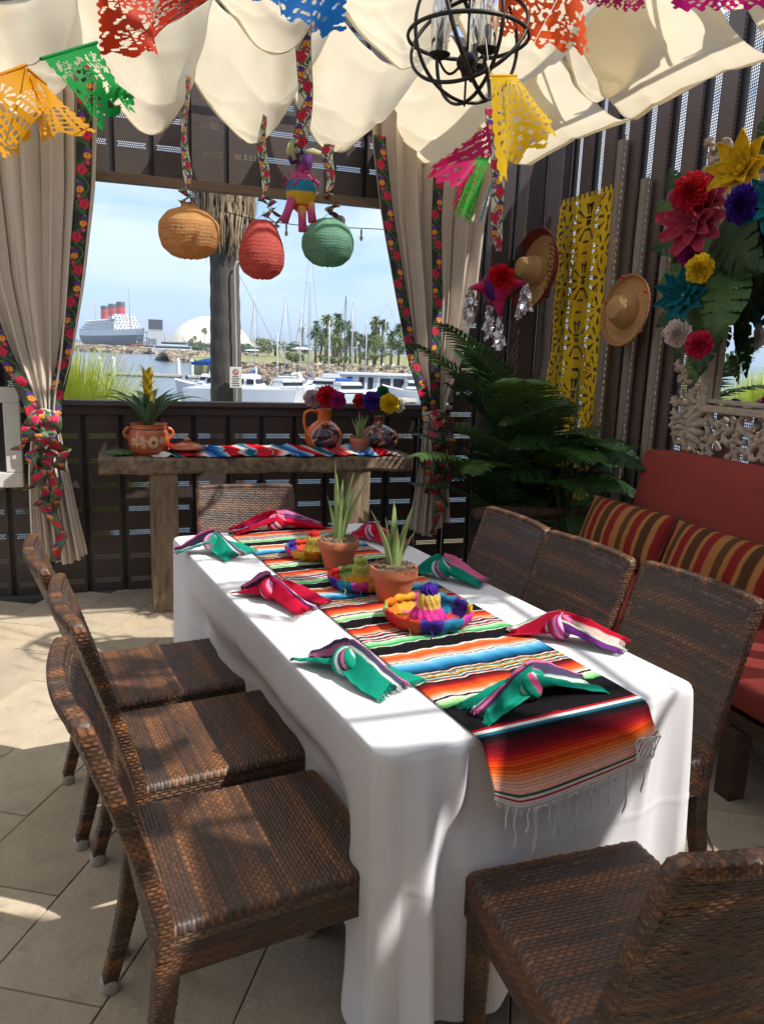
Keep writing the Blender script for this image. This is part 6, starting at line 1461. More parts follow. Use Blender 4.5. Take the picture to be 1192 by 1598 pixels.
# ================================================================= the harbour
WZ = -3.5
def W_at(px, py): return atZ(px, py, WZ)
def at_depth(px, py, D): d_ = _ray(px, py); return EYE+d_/(math.hypot(d_[0], d_[1]))*D      # horizontal distance D
def water():
    m = MB(); m.box((0, 0, WZ-1), (24000, 24000, 2)); 
    w = bpy.data.materials.new('harbour_water'); w.use_nodes = True; N = w.node_tree.nodes; K = w.node_tree.links.new; b = N['Principled BSDF']
    b.inputs['Base Color'].default_value = (*srgb(66, 92, 112), 1); b.inputs['Roughness'].default_value = .14; b.inputs['Specular IOR Level'].default_value = .6
    t = N.new('ShaderNodeTexCoord'); mp_ = N.new('ShaderNodeMapping'); mp_.inputs['Scale'].default_value = (.35, 1.1, 1); mp_.inputs['Rotation'].default_value = (0, 0, R(-12)); K(t.outputs['Object'], mp_.inputs[0])
    n = N.new('ShaderNodeTexNoise'); n.inputs['Scale'].default_value = 1.2; n.inputs['Detail'].default_value = 6; n.inputs['Roughness'].default_value = .6; K(mp_.outputs[0], n.inputs['Vector'])
    bp = N.new('ShaderNodeBump'); bp.inputs['Strength'].default_value = .5; bp.inputs['Distance'].default_value = .12; K(n.outputs['Fac'], bp.inputs['Height']); K(bp.outputs[0], b.inputs['Normal'])
    tag(m.build('harbour_water', w, smooth=False), kind='structure')
water()
M_rock = mat('riprap_rock', srgb(176, 160, 138), .9, .3, .8, .3, 2)
M_rockd = mat('riprap_rock_dark', srgb(112, 102, 92), .9, .3, .8, .3, 2)
M_grass = mat('dry_grass', srgb(150, 146, 96), .95, .25, .15, var2=(srgb(110, 122, 66), .06, .45, .65))
M_bwhite = mat('boat_white', srgb(212, 214, 216), .3, .04, 1)
M_bgrey = mat('boat_grey', srgb(150, 160, 170), .4, .06, 1)
M_bdark = mat('boat_window', srgb(36, 42, 50), .2, 0)
M_mast = mat('mast_alloy', srgb(206, 206, 204), .4, .04)
M_mastd = mat('mast_dark', srgb(70, 76, 90), .5, .04)
M_blue = mat('sail_cover_blue', srgb(30, 84, 160), .8, .1, 3)
M_navy = mat('navy_hull', srgb(66, 74, 88), .5, .08, .2)
M_dock = mat('dock_concrete', srgb(188, 182, 170), .85, .12, 2)
M_pile = mat('piling_white', srgb(222, 220, 214), .6, .06, 3)
M_far = mat('far_leaf', srgb(94, 114, 76), .7, .35, .6, transl=.15, spec=.1)
M_far2 = mat('far_leaf_olive', srgb(122, 132, 84), .7, .35, .6, transl=.15, spec=.1)
M_trunk = mat('palm_trunk', srgb(104, 90, 78), .9, .2, 2, .6, 8, stretch=(1, 1, 5))
def terrain():
    # the bank the terrace stands on
    m = MB(); m.box((-3, -46.4, -2.1), (140, 106.6, 3.9)); o = m.build('ground', mat('bank_earth', srgb(150, 138, 112), .95, .2, .5), smooth=False); tag(o, kind='structure')
def rocks(label_kind, p0, p1, wid, n, zt, size, seed, name='breakwater'):
    """a bank of tumbled stone between two points"""
    rnd = random.Random(seed); p0, p1 = np.array(p0[:2]), np.array(p1[:2]); d = p1-p0; Ln = np.linalg.norm(d); d /= Ln; nrm = np.array((d[1], -d[0]))
    m = MB(); m2 = MB()
    for k in range(n):
        s = rnd.uniform(0, Ln); w = rnd.uniform(-1, 1); z = WZ+(zt-WZ)*(1-abs(w))**.8+rnd.uniform(-.2, .3)*size; c = p0+d*s+nrm*w*wid; r = size*rnd.uniform(.5, 1.25)
        V = np.array([(x, y, z_) for x in (-1, 1) for y in (-1, 1) for z_ in (-1, 1)], float)*np.array((r, r*rnd.uniform(.6, 1), r*rnd.uniform(.45, .8)))/1.5; V += np.array([[rnd.uniform(-.25, .25)*r for _ in range(3)] for _ in range(8)])
        a = rnd.uniform(0, PI); V = V @ np.array([[math.cos(a), math.sin(a), 0], [-math.sin(a), math.cos(a), 0], [0, 0, 1]])
        (m if rnd.random() < .7 else m2).add(V+np.array((c[0], c[1], z)), [(0, 1, 3, 2), (4, 6, 7, 5), (0, 4, 5, 1), (2, 3, 7, 6), (0, 2, 6, 4), (1, 5, 7, 3)])
    a = m.build(name, M_rock, smooth=False, kind='stuff'); b = m2.build(name+'_dark_stones', M_rockd, smooth=False, kind='stuff')
    for o, l in ((a, label_kind), (b, label_kind.replace('pale', 'darker'))): o['label'] = l; o['category'] = 'rocks'
terrain()
# far breakwater below the liner, the spit in front of the dome, the near shore on the right
q0, q1 = W_at(60, 545), W_at(232, 552); rocks('pale rock breakwater in front of the ocean liner', q0, q1, 9, 1600, -1.0, 1.7, 1)
q0, q1 = W_at(256, 563), W_at(420, 567); rocks('pale rock spit running right in front of the white dome', q0, q1, 8, 2200, -.6, .85, 2)
q0, q1 = W_at(330, 596), W_at(760, 606); q0b = q0*1.0; rocks('pale boulders along the near shore behind the moored sailboats', q0*1.04, q1*1.04, 5, 3600, -1.0, .62, 3, 'shore_rocks')
def land():
    a, b = W_at(318, 590), W_at(900, 606); a, b = a*1.05, b*1.05; f1 = np.array((260., 620., 0)); 
    P = [(a[0], a[1]), (b[0], b[1]), (700, 200), (900, 900), (180, 1050), (60, 560), (a[0]+1, a[1]+40)]
    m = MB(); n = len(P); V = [(x, y, -1.15) for x, y in P]+[(x, y, WZ-.5) for x, y in P]
    m.add(V, [tuple(range(n))]+[(i, i+n, (i+1) % n+n, (i+1) % n) for i in range(n)]); tag(m.build('shore_park', M_grass, smooth=False), kind='structure')
    # land under the liner's quay, the dome and behind
    a, b = at_depth(60, 545, 900), at_depth(520, 545, 900); c, d = at_depth(520, 545, 2600), at_depth(-40, 545, 2600); e_ = at_depth(225, 545, 1500); f_ = at_depth(238, 545, 900)
    P = [(f_[0], f_[1]), (b[0], b[1]), (c[0], c[1]), (e_[0], e_[1])]; m = MB(); n = 4
    m.add([(x, y, -1.2) for x, y in P]+[(x, y, WZ-.5) for x, y in P], [(0, 1, 2, 3)]+[(i, i+n, (i+1) % n+n, (i+1) % n) for i in range(n)]); tag(m.build('far_land', M_grass, smooth=False), kind='structure')
land()
# ---------------- ocean liner
def liner():
    bow = at_depth(222, 541, 900); t = thing('ocean_liner', 'large ocean liner with three red and black funnels moored across the harbour', 'ship', (bow[0], bow[1], WZ))
    v = np.array((bow[0], bow[1])); v = v/np.linalg.norm(v); a0 = math.atan2(v[1], v[0])+R(14.5)   # stern points away, swung left
    t.rotation_euler.z = a0   # local +x runs from bow to stern
    Lh, Bm = 290., 34.
    xs = np.linspace(0, 1, 40); half = Bm/2*np.clip(np.sin(np.clip(xs/.30, 0, 1)*PI/2)**.85, .02, 1)*np.where(xs > .85, 1-.45*((xs-.85)/.15)**2, 1)
    prof = [(.35, 0), (.80, 5), (.96, 13), (1.0, 17.5)]
    sheer = 2.5*np.exp(-xs/.14)+1.*np.exp(-(1-xs)/.15)
    def hull(zs, m_, name):
        G = []
        for (w, z) in zs: G.append(np.stack([xs*Lh-(10*(z/18)*np.exp(-xs/.05)), -half*w, z+sheer*(z/17.5)], -1))
        for (w, z) in zs[::-1]: G.append(np.stack([xs*Lh-(10*(z/18)*np.exp(-xs/.05)), half*w, z+sheer*(z/17.5)], -1))
        m = MB(); m.grid(np.stack(G, 1)); m.build(name, m_, t, angle=40)
    hull([(.35, 0), (.8, 4), (.95, 9), (1, 13.)], M_navy, 'hull'); white = mat('liner_white', srgb(226, 228, 230), .5, .03, .02)
    hull([(1.0, 13.02), (1.0, 15.5), (1.01, 19.)], white, 'upper_hull')
    m = MB(); m.add([(x*Lh, -h, 18.6+s) for x, h, s in zip(xs, half, sheer)]+[(x*Lh, h, 18.6+s) for x, h, s in zip(xs, half, sheer)], [(i, i+1, 40+i+1, 40+i) for i in range(39)]); m.build('deck', mat('liner_deck', srgb(150, 130, 110), .8), t, smooth=False)
    for (x0, x1, w, z0, h) in ((58, 262, 32, 18.9, 3.4), (62, 250, 30, 22.4, 3.2), (66, 236, 28, 25.7, 3.2), (70, 215, 24, 29, 3.), (70, 92, 30, 32.1, 3.2), (74, 86, 22, 35.4, 2.6)):
        m = MB(); m.box(((x0+x1)/2, 0, z0+h/2), (x1-x0, w, h-.35)); s_ = m.build('superstructure', white, t, smooth=False)
        m = MB()
        for k in range(int((x1-x0)/5)): 
            for sg in (-1, 1): m.box((x0+2.5+k*5, sg*(w/2+.03), z0+h*.5), (2.6, .1, h*.40))
        for k in range(int(w/4)): m.box((x0-.03, -w/2+2+k*4, z0+h*.5), (.1, 2.2, h*.42))
        m.build('window_row', mat('liner_window', srgb(92, 104, 116), .3), s_, smooth=False, kind='stuff')
    red = mat('funnel_red', srgb(196, 56, 52), .5, .04, .1); blk = mat('funnel_black', srgb(62, 66, 74), .5)
    for k, x in enumerate((92, 134, 176)):
        m = MB(); m.lathe([(6.3, 31), (6.0, 47-k*.5)], 28, c=(x, 0, 0), sq=(1.25, .8)); f = m.build('funnel', red, t)
        m = MB(); m.lathe([(6.05, 47-k*.5), (5.95, 52.5-k), (5.2, 52.6-k), (.1, 52-k)], 28, c=(x, 0, 0), sq=(1.25, .8)); m.build('funnel_top', blk, f)
        for z in (36.5, 41): q = MB(); q.lathe([(6.35, z), (6.35, z+.3)], 28, c=(x, 0, 0), sq=(1.25, .8)); q.build('funnel_band', blk, f)
    for x, h in ((48, 66), (232, 60)):
        m = MB(); m.tube([(x, 0, 18), (x+3, 0, h)], [.6, .3], 8); m.build('mast', mat('liner_mast', srgb(170, 140, 120), .6), t)
    m = MB()
    for k in range(11):
        for sg in (-1, 1): m.ball((84+k*13, sg*15.5, 31), (4, 1.4, 1.4), 8, 6)
    m.build('lifeboats', white, t, kind='stuff')
liner()
def dome():
    c = at_depth(329, 545, 1180); t = thing('white_dome', 'huge white geodesic dome on the far shore, partly behind the palm trunk', 'dome', (c[0], c[1], -1.5)); Rd = 62.5
    h = 46.; Rs = (Rd**2+h**2)/(2*h); m = MB(); s = np.linspace(math.asin(min(1, Rd/Rs)), 0.001, 26); pr = [(Rs*math.sin(a), h-Rs+Rs*math.cos(a)) for a in s]
    m.lathe(pr, 72); m.build('dome_shell', mat('dome_white', srgb(236, 230, 214), .6, .03, .05), t, smooth=False)
    for k in range(30):
        a = 2*PI*k/30; m = MB(); m.box((Rd*1.0*math.cos(a), Rd*1.0*math.sin(a), 7), (1.6, 1.6, 14)); 
        if k == 0: o = m.build('rib', mat('dome_rib', srgb(206, 196, 176), .7), t, smooth=False)
        else: m.build('rib', MATS['dome_rib'], t, smooth=False)
dome()
def quay():
    a = at_depth(244, 546, 880); sz = 880/1200; t = thing('gangway_tower', 'boxy gangway tower with a dark square top on the quay beside the liner', 'tower', (a[0], a[1], -1.2)); rz = math.atan2(a[1], a[0])-PI/2; t.rotation_euler.z = rz
    g = mat('tower_pale', srgb(196, 196, 192), .7, .05, .1); d_ = mat('tower_dark', srgb(58, 62, 66), .5)
    m = MB(); m.box((0, 0, 9), (14, 8, 18)); m.build('tower_body', g, t, smooth=False); m = MB(); m.box((0, -.3, 23.5), (14.6, 9, 10)); m.build('tower_top', d_, t, smooth=False)
    m = MB(); m.box((-4, -4.3, 5), (9, .6, 7)); m.build('lower_panel', mat('tower_mid', srgb(110, 118, 126), .6), t, smooth=False)
    for z in (9, 15, 4): m = MB(); m.box((-13, 0, z), (13, 3, .8)); m.build('gangway', mat('tower_mid', srgb(110, 118, 126), .6), t, smooth=False)
    for x in (-19, -15, -9.5, 9): m = MB(); m.box((x, 0, 7), (.6, .6, 15)); m.build('strut', MATS['tower_mid'], t, smooth=False)
quay()
def tour_boat(label, px, py, D, Ln, decks, hullm, cab, rot=0., cat='boat'):
    c = at_depth(px, py, D); t = thing('tour_boat', label, cat, (c[0], c[1], WZ), math.atan2(c[1], c[0])-PI/2+R(rot)); n = 20; xs = np.linspace(-.5, .5, n); half = 3.2*np.sqrt(np.clip(1-(np.clip(-xs*2-.3, 0, 1)/.7)**2*.96, 0, 1)); sh = .9*np.clip(-xs*2, 0, 1)**2
    m = MB(); G = np.stack([np.stack([xs*Ln, -half*.8, 0*xs], -1), np.stack([xs*Ln*1.02, -half, 2.0+sh], -1), np.stack([xs*Ln*1.02, half, 2.0+sh], -1), np.stack([xs*Ln, half*.8, 0*xs], -1)], 1); m.grid(G); m.build('hull', hullm, t, smooth=False)
    z = 2.0; w = Ln*.80; x0 = .03*Ln
    for k in range(decks):
        m = MB(); m.box((x0, 0, z+1.2), (w, 5.4, 2.2)); s_ = m.build('cabin', cab, t, smooth=False)
        m = MB(); m.box((x0, -2.72, z+1.35), (w*.94, .06, 1.0)); m.build('window_band', M_bdark, s_, smooth=False); m = MB(); m.box((x0, 0, z+2.45), (w+1.2, 6.2, .25)); m.build('deck_roof', cab, s_, smooth=False)
        z += 2.6; w *= .72; x0 += .03*Ln
    m = MB(); m.tube([(x0-w*.3, 0, z), (x0-w*.3, 0, z+2.5)], .12, 6); m.build('mast', M_mast, t)
    return t
tour_boat('long white double decked tour boat in front of the dome', 268, 551, 520, 29, 2, M_bwhite, M_bwhite)
tour_boat('orange tour boat with a peaked cabin just left of the white tour boat', 218, 548, 560, 14, 1, mat('boat_orange', srgb(214, 120, 50), .5), MATS['boat_orange'])
tour_boat('small low white boat tucked between the orange and the long white tour boats', 238, 549, 600, 8, 1, M_bwhite, M_bwhite)
# ---------------- pilings and floating docks
def piling(px, top, bot, label):
    b = W_at(px, bot); D = math.hypot(b[0], b[1]); tp = at_depth(px, top, D)[2]; r = D*4.2/1200; r = min(r, .34)
    t = thing('piling', label, 'piling', (b[0], b[1], WZ), group='white capped pilings of the marina'); m = MB(); m.tube([(0, 0, -.5), (0, 0, tp-WZ-r*1.4)], r, 14); m.build('shaft', M_pile, t, angle=40)
    m = MB(); m.lathe([(r*1.08, 0), (r*1.08, r*.2), (.001, r*1.6)], 14, c=(0, 0, tp-WZ-r*1.6)); m.build('cap', M_pile, t)
for px, top, bot, lab in ((157, 555, 588, 'white capped piling at far left above the grass clump'), (178, 555, 586, 'white capped piling second from the left'), (279, 558, 588, 'white capped piling right of the bromeliad'), (300, 559, 586, 'white capped piling just left of the palm trunk'), (281, 622, 668, 'stubby near piling showing just above the sill left of the palm trunk'),
        (413, 564, 590, 'white capped piling behind the catamaran masts'), (398, 571, 598, 'white capped piling right of the catamaran mast'), (498, 564, 592, 'white capped piling below the tall palms'), (516, 564, 591, 'white capped piling second below the tall palms'), (467, 580, 622, 'thick near piling in front of the docks'), (537, 568, 592, 'white capped piling beside the dark mast'), (562, 570, 593, 'white capped piling left of the houseboat'), (597, 566, 590, 'white capped piling over the houseboat roof'), (613, 567, 590, 'white capped piling near the right curtain'), (577, 566, 590, 'white capped piling between houseboat and palms')):
    piling(px, top, bot, lab)
def dock(px0, py0, px1, py1, w, label):
    a, b = W_at(px0, py0), W_at(px1, py1); d = b-a; L_ = np.linalg.norm(d); t = thing('floating_dock', label, 'dock', ((a+b)/2)[:3], math.atan2(d[1], d[0])); n = max(int(L_/5), 2)
    for k in range(n): m = MB(); m.box((-L_/2+(k+.5)*L_/n, 0, .28), (L_/n-.12, w, .34)); m.build('dock_section', M_dock, t, smooth=False)
    m = MB(); m.box((0, 0, .08), (L_, w*.8, .3)); m.build('float', mat('dock_float', srgb(70, 66, 60), .9), t, smooth=False)
dock(60, 582, 284, 589, 1.6, 'long floating dock crossing behind the bromeliad'); dock(291, 590, 420, 592, 1.6, 'floating dock behind the palm trunk'); dock(395, 592, 560, 596, 2.2, 'floating dock behind the moored sailboats'); dock(440, 636, 640, 628, 1.8, 'near floating dock below the jugs of paper flowers')
# ---------------- boats
def sailboat(label, px, py, mast_top, Ln=9., hull=None, cover=None, mast=None, heading=0., boom=True, cat='sailboat', lean=0.):
    b = W_at(px, py); D = math.hypot(b[0], b[1]); H = at_depth(px, mast_top, D)[2]-WZ; hull = hull or M_bwhite; mast = mast or M_mast; cover = cover or M_blue
    t = thing('sailboat', label, cat, (b[0], b[1], WZ), R(heading)); n = 18; xs = np.linspace(-.5, .5, n); half = Ln*.155*np.clip(np.cos(np.clip(xs+.12, -.5, .62)*PI*.80)**.8, .03, 1); sh = .25*(xs*2)**2
    m = MB(); G = np.stack([np.stack([xs*Ln*.94, -half*.45, 0*xs-.1], -1), np.stack([xs*Ln, -half, .75+sh], -1), np.stack([xs*Ln, -half*.93, .85+sh], -1), np.stack([xs*Ln, 0*half, .98+sh], -1), np.stack([xs*Ln, half*.93, .85+sh], -1), np.stack([xs*Ln, half, .75+sh], -1), np.stack([xs*Ln*.94, half*.45, 0*xs-.1], -1)], 1); m.grid(G); m.build('hull', hull, t, angle=35)
    m = MB(); m.box((Ln*.02, 0, 1.15), (Ln*.34, Ln*.17, .55), top=(.86, .8)); c_ = m.build('cabin', M_bwhite, t, smooth=False); m = MB(); m.box((Ln*.02, 0, 1.18), (Ln*.24, Ln*.172, .16)); m.build('window', M_bdark, c_, smooth=False)
    m = MB(); m.tube([(Ln*.08, 0, 1), (Ln*.08+lean, 0, H)], [.085, .06], 8); m.build('mast', mast, t)
    for f in (.45, .72): m = MB(); m.tube([(Ln*.08+lean*f, -Ln*.07, H*f), (Ln*.08+lean*f, Ln*.07, H*f)], .03, 5); m.build('spreader', mast, t)
    for q in ((Ln*.49, 0), (-Ln*.48, 0), (Ln*.06, half.max()), (Ln*.06, -half.max())): m = MB(); m.tube([(q[0], q[1], .9), (Ln*.08+lean, 0, H-.1)], .014, 4); m.build('stay', M_mastd, t)
    if boom: m = MB(); u = np.linspace(0, 1, 10); m.tube(np.stack([Ln*.08-Ln*.40*u, 0*u, 1.95+.1*np.sin(u*3)], -1), .17*(1-.45*u)+.04*np.sin(u*9)**2*.5, 10); m.build('sail_cover', cover, t)
    return t
SB = [('sailboat with white mast at left, behind the catamaran', 396, 604, 462, 8, None, None, None, 70), ('sailboat with a slim mast right of the coral lantern', 447, 606, 457, 8.5, None, M_navy, None, 100), ('tallest masted sailboat, its mast reaching up to the green lantern', 482, 612, 372, 10, None, None, None, 80), ('sailboat with a tilting mast in front of the shore', 464, 608, 480, 8, None, M_bwhite, None, 60, True, .9), ('sailboat with a dark mast and furled navy sail', 541, 608, 462, 9, None, M_blue, M_mastd, 110),
      ('sailboat with a pale mast right of the dark masted one', 547, 604, 465, 8.5, None, M_bwhite, None, 70), ('sailboat with blue covered boom', 520, 616, 500, 8, None, M_blue, None, 190), ('sailboat behind the houseboat with a tall mast by the right curtain', 606, 596, 470, 11, M_navy, M_blue, None, 185), ('small sailboat at the dock left of the thick piling', 440, 618, 520, 7, None, M_bwhite, None, 150), ('sailboat with short mast at the right dock', 640, 606, 505, 8, None, None, None, 90), ('sailboat with a grey mast beyond the near dock', 568, 604, 500, 7.5, None, M_bgrey, None, 60)]
for s_ in SB: sailboat(*[s_[0], s_[1], s_[2], s_[3]], Ln=s_[4], hull=s_[5], cover=s_[6], mast=s_[7], heading=s_[8], lean=s_[10] if len(s_) > 10 else 0.)
def catamaran():
    b = W_at(402, 634); t = thing('catamaran', 'white catamaran with dark cabin windows moored just right of the palm trunk', 'catamaran', (b[0]-1., b[1], WZ), R(-22)); n = 16; Ln = 9.5; xs = np.linspace(-.5, .5, n); D = math.hypot(b[0], b[1])
    for sg in (-1, 1):
        half = .62*np.clip(np.cos(np.clip(xs, -.3, .5)*PI*.95)**.6, .04, 1); y0 = sg*2.3; m = MB()
        G = np.stack([np.stack([xs*Ln*.93, y0-half*.6, 0*xs-.2], -1), np.stack([xs*Ln, y0-half, 1.5+.2*(xs+.5)], -1), np.stack([xs*Ln, y0+half, 1.5+.2*(xs+.5)], -1), np.stack([xs*Ln*.93, y0+half*.6, 0*xs-.2], -1)], 1); m.grid(G); m.build('hull', M_bwhite, t, angle=35)
    m = MB(); m.box((-.9, 0, 1.35), (7, 4.6, .5)); m.build('bridge_deck', M_bwhite, t, smooth=False)
    m = MB(); m.box((-1., 0, 2.15), (5.0, 3.9, 1.15), top=(.72, .82)); c_ = m.build('cabin', M_bwhite, t, smooth=False, bevel=.12)
    for k in range(5): m = MB(); m.box((-2.6+k*.85, -1.84, 2.2), (.6, .12, .42)); m.build('window', M_bdark, c_, smooth=False)
    for k in range(3): m = MB(); m.box((1.22, -1+k*1., 2.2), (.12, .7, .42)); m.build('window', M_bdark, c_, smooth=False)
    H = at_depth(393, 425, D)[2]-WZ; m = MB(); m.tube([(-.6, 0, 2.6), (-.6, 0, H)], [.1, .07], 8); m.build('mast', M_mast, t)
    for q in ((4.6, 0), (-4, 2.3), (-4, -2.3)): m = MB(); m.tube([(q[0], q[1], 1.5), (-.6, 0, H-.2)], .016, 4); m.build('stay', M_mastd, t)
    m = MB(); m.tube([(-.6, 0, 3.6), (-3.2, 0, 3.7), (-4.8, 0, 3.5)], [.26, .34, .12], 10); m.build('sail_cover', M_blue, t)
    m = MB(); m.tube([(-.6, -1, H*.55), (-.6, 1, H*.55)], .04, 5); m.build('spreader', M_mast, t)
catamaran()
def motor(label, px, py, Ln, head, fly=True, blue=False, cat='motorboat'):
    b = W_at(px, py); t = thing('motorboat', label, cat, (b[0], b[1], WZ), R(head)); n = 18; xs = np.linspace(-.5, .5, n); half = Ln*.17*np.clip(np.cos(np.clip(xs, -.1, .5)*PI*.97)**.6, .03, 1); sh = .5*np.clip(xs*2, 0, 1)**2
    m = MB(); G = np.stack([np.stack([xs*Ln*.92, -half*.75, 0*xs-.1], -1), np.stack([xs*Ln, -half, 1.1+sh], -1), np.stack([xs*Ln, 0*half, 1.25+sh], -1), np.stack([xs*Ln, half, 1.1+sh], -1), np.stack([xs*Ln*.92, half*.75, 0*xs-.1], -1)], 1); m.grid(G); m.build('hull', M_bwhite, t, angle=30)
    m = MB(); m.box((-.04*Ln, 0, 1.75), (Ln*.46, Ln*.24, .95), top=(.74, .85)); c_ = m.build('cabin', M_bwhite, t, smooth=False, bevel=.08); m = MB(); m.box((-.04*Ln, 0, 1.8), (Ln*.38, Ln*.243, .3)); m.build('window', M_bdark, c_, smooth=False)
    if fly: m = MB(); m.box((-.1*Ln, 0, 2.5), (Ln*.26, Ln*.2, .4), top=(.8, .9)); m.build('flybridge', M_bwhite, t, smooth=False)
    if blue: m = MB(); m.box((-.30*Ln, 0, 2.0), (Ln*.3, Ln*.26, .5), top=(.8, .8)); m.build('canvas_cover', M_blue, t, smooth=False, bevel=.1)
motor('white motorboat left of the palm trunk with a raked cabin', 330, 618, 7.2, 172)
motor('small white motorboat at the dock right of the catamaran', 452, 628, 6.5, 30, False); motor('white motorboat under the blue sail cover', 505, 624, 7, 160, True, True);  motor('white motorboat moored behind the right painted vase', 648, 626, 7.5, 175, True); motor('white motorboat seen between the two jugs of flowers', 545, 634, 6.5, 20, False)
def houseboat():
    b = W_at(598, 622); t = thing('houseboat', 'white flat roofed houseboat with dark windows above the painted vase', 'houseboat', (b[0], b[1], WZ), R(-6))
    m = MB(); m.box((0, 0, .35), (13, 4.2, .9)); t.scale = (.82, .82, .82); m.build('hull', M_bwhite, t, smooth=False); m = MB(); m.box((-.3, 0, 2.0), (11.5, 3.6, 2.3)); c_ = m.build('cabin', M_bwhite, t, smooth=False)
    for x, w in ((-5, .7), (-3.4, .7), (-2.2, .7), (-.2, 1.4), (1.6, 1.4), (3.4, 1.4), (4.8, .8)): m = MB(); m.box((x, -1.82, 2.1), (w, .08, 1.3 if w > 1 else 1.5)); m.build('window', M_bdark, c_, smooth=False)
    m = MB(); m.box((0, 0, 3.26), (13.2, 4.6, .22)); m.build('roof', M_bwhite, t, smooth=False)
    for x in (-6.2, -1.2, 2.5, 6.2): m = MB(); m.box((x, -2.1, 2.0), (.12, .12, 2.4)); m.build('roof_post', M_bwhite, t, smooth=False)
houseboat()
# ---------------- far palms and trees
def crown(mb, c, r, n, seed, droop=.9):
    rnd = random.Random(seed)
    for k in range(n):
        az = rnd.uniform(0, 2*PI); el = rnd.uniform(-.9, 1.25); L_ = r*rnd.uniform(.75, 1.1); d = np.array((math.cos(az)*math.cos(el), math.sin(az)*math.cos(el), math.sin(el))); sd = np.array((-math.sin(az), math.cos(az), 0))*L_*.11
        u = (0, .45, .8, 1.); P = [c+d*L_*v+np.array((0, 0, -droop*.5*L_*v*v)) for v in u]; w = (.2, 1, .8, .05)
        V = []; 
        for p, q in zip(P, w): V += [p-sd*q+np.array((0, 0, -.06*L_*q)), p, p+sd*q+np.array((0, 0, -.06*L_*q))]
        mb.add(V, [(j*3+e, j*3+e+1, j*3+3+e+1, j*3+3+e) for j in range(3) for e in (0, 1)])
def far_palm(label, px, top, D, seed, base=-1.15, rs=1., fan=True):
    tp = at_depth(px, top, D); H = tp[2]-base; t = thing('palm_tree', label, 'palm tree', (tp[0], tp[1], base), group='palms along the far shore'); r = D*13.5/1200*rs; m = MB(); rnd = random.Random(seed); b = rnd.uniform(-.4, .4)
    zc = H-r*.8; m.tube([(0, 0, 0), (b*.6, 0, zc*.5), (b, 0, zc)], [.30, .22, .2], 7); m.build('trunk', M_trunk, t); m = MB(); crown(m, np.array((b, 0, zc)), r, 64, seed, .75); m.build('crown', M_far if seed % 3 else M_far2, t, smooth=False)
for i, (px, top, D, rs) in enumerate([(493, 503, 165, 1.15), (512, 486, 175, 1.1), (526, 484, 180, 1.1), (508, 506, 160, 1.1), (522, 508, 165, 1.1), (534, 498, 178, .9), (541, 496, 185, .8), (474, 508, 190, .45), (494, 497, 200, .6), (548, 512, 170, .9), (556, 514, 185, .7), (563, 517, 180, .7), (573, 515, 150, 1.0), (588, 488, 170, .95), (598, 494, 168, 1.0), (612, 512, 160, .9), (530, 520, 150, 1.0), (585, 520, 155, .9), (624, 500, 175, 1.0), (642, 508, 160, 1.), (500, 520, 155, .8)]):
    far_palm(['tall fan palm in the far row, %s' % w for w in ('over the blue boat cover', 'left of the pair of tallest crowns', 'highest crown beside the dark mast', 'low crown inside the clump', 'right of the low crown in the clump', 'just right of the dark mast', 'thin crown behind the pale mast', 'thin lone palm at the left of the clump', 'small crown above the left clump', 'right flank of the big clump', 'thin one in the gap right of the clump', 'second thin one in the gap', 'broad low one before the dark cypress', 'tall left one of the right pair', 'tall right one of the right pair', 'last one before the right curtain', 'short one at the foot of the clump', 'short one below the right pair', 'half hidden by the right curtain', 'behind the right curtain edge', 'shortest at the left foot of the clump')][i] if True else '', px, top, D, 50+i, rs=rs)
def lone(px, top, base_py, D, rs, lab, seed): far_palm(lab, px, top, D, seed, rs=rs)
lone(320, 508, 546, 620, .55, 'dark palm silhouetted against the white dome', 81); lone(371, 514, 546, 640, .42, 'small palm against the right flank of the dome', 82)
for i, (px, tp) in enumerate(((305, 522), (300, 527), (333, 524), (312, 530), (296, 530))): lone(px, tp, 546, 640, .35, ['small palm in front of the dome, left of the dark palm', 'smaller palm at the left foot of the dome', 'small palm in front of the dome, right of the dark palm', 'short palm below the dark palm', 'shortest palm at the left edge of the dome'][i], 90+i)
def bush(label, px, py0, py1, wpx, D, seed, m_=None, name='tree', cat='tree', cyp=False):
    a, b = at_depth(px, py0, D), at_depth(px, py1, D); Wd = wpx*D/1200; t = thing(name, label, cat, (b[0], b[1], b[2])); H = a[2]-b[2]; rnd = random.Random(seed); m = MB()
    n = 650
    cl = [(rnd.uniform(-.42, .42)*Wd, rnd.uniform(-.3, .3)*Wd, rnd.uniform(.3, .78)*H, rnd.uniform(.16, .30)) for _ in range(9)]
    for k in range(n):
        cx_, cy_, cz_, cr = cl[rnd.randrange(9)]; d = np.array([rnd.gauss(0, 1) for _ in range(3)]); d /= np.linalg.norm(d)+1e-9; rr = rnd.random()**.35
        if cyp: p = np.array((d[0]*Wd*.5*rr*math.sin(PI*.5), d[1]*Wd*.5*rr, H*(.5+.5*d[2]*rr)))
        else: p = np.array((cx_, cy_, cz_))+d*rr*np.array((cr*Wd, cr*Wd, cr*H*1.1))
        s_ = D*1.6/1200*rnd.uniform(.6, 1.3); u = np.array([rnd.gauss(0, 1) for _ in range(3)]); u /= np.linalg.norm(u); v = np.cross(u, d); v /= np.linalg.norm(v)+1e-9; m.add([p-u*s_, p-v*s_, p+u*s_, p+v*s_], [(0, 1, 2, 3)])
    m.build('crown', m_ or M_far, t, smooth=False); q = MB(); q.tube([(0, 0, 0), (0, 0, H*.6)], Wd*.03+.1, 6); q.build('trunk', M_trunk, t)
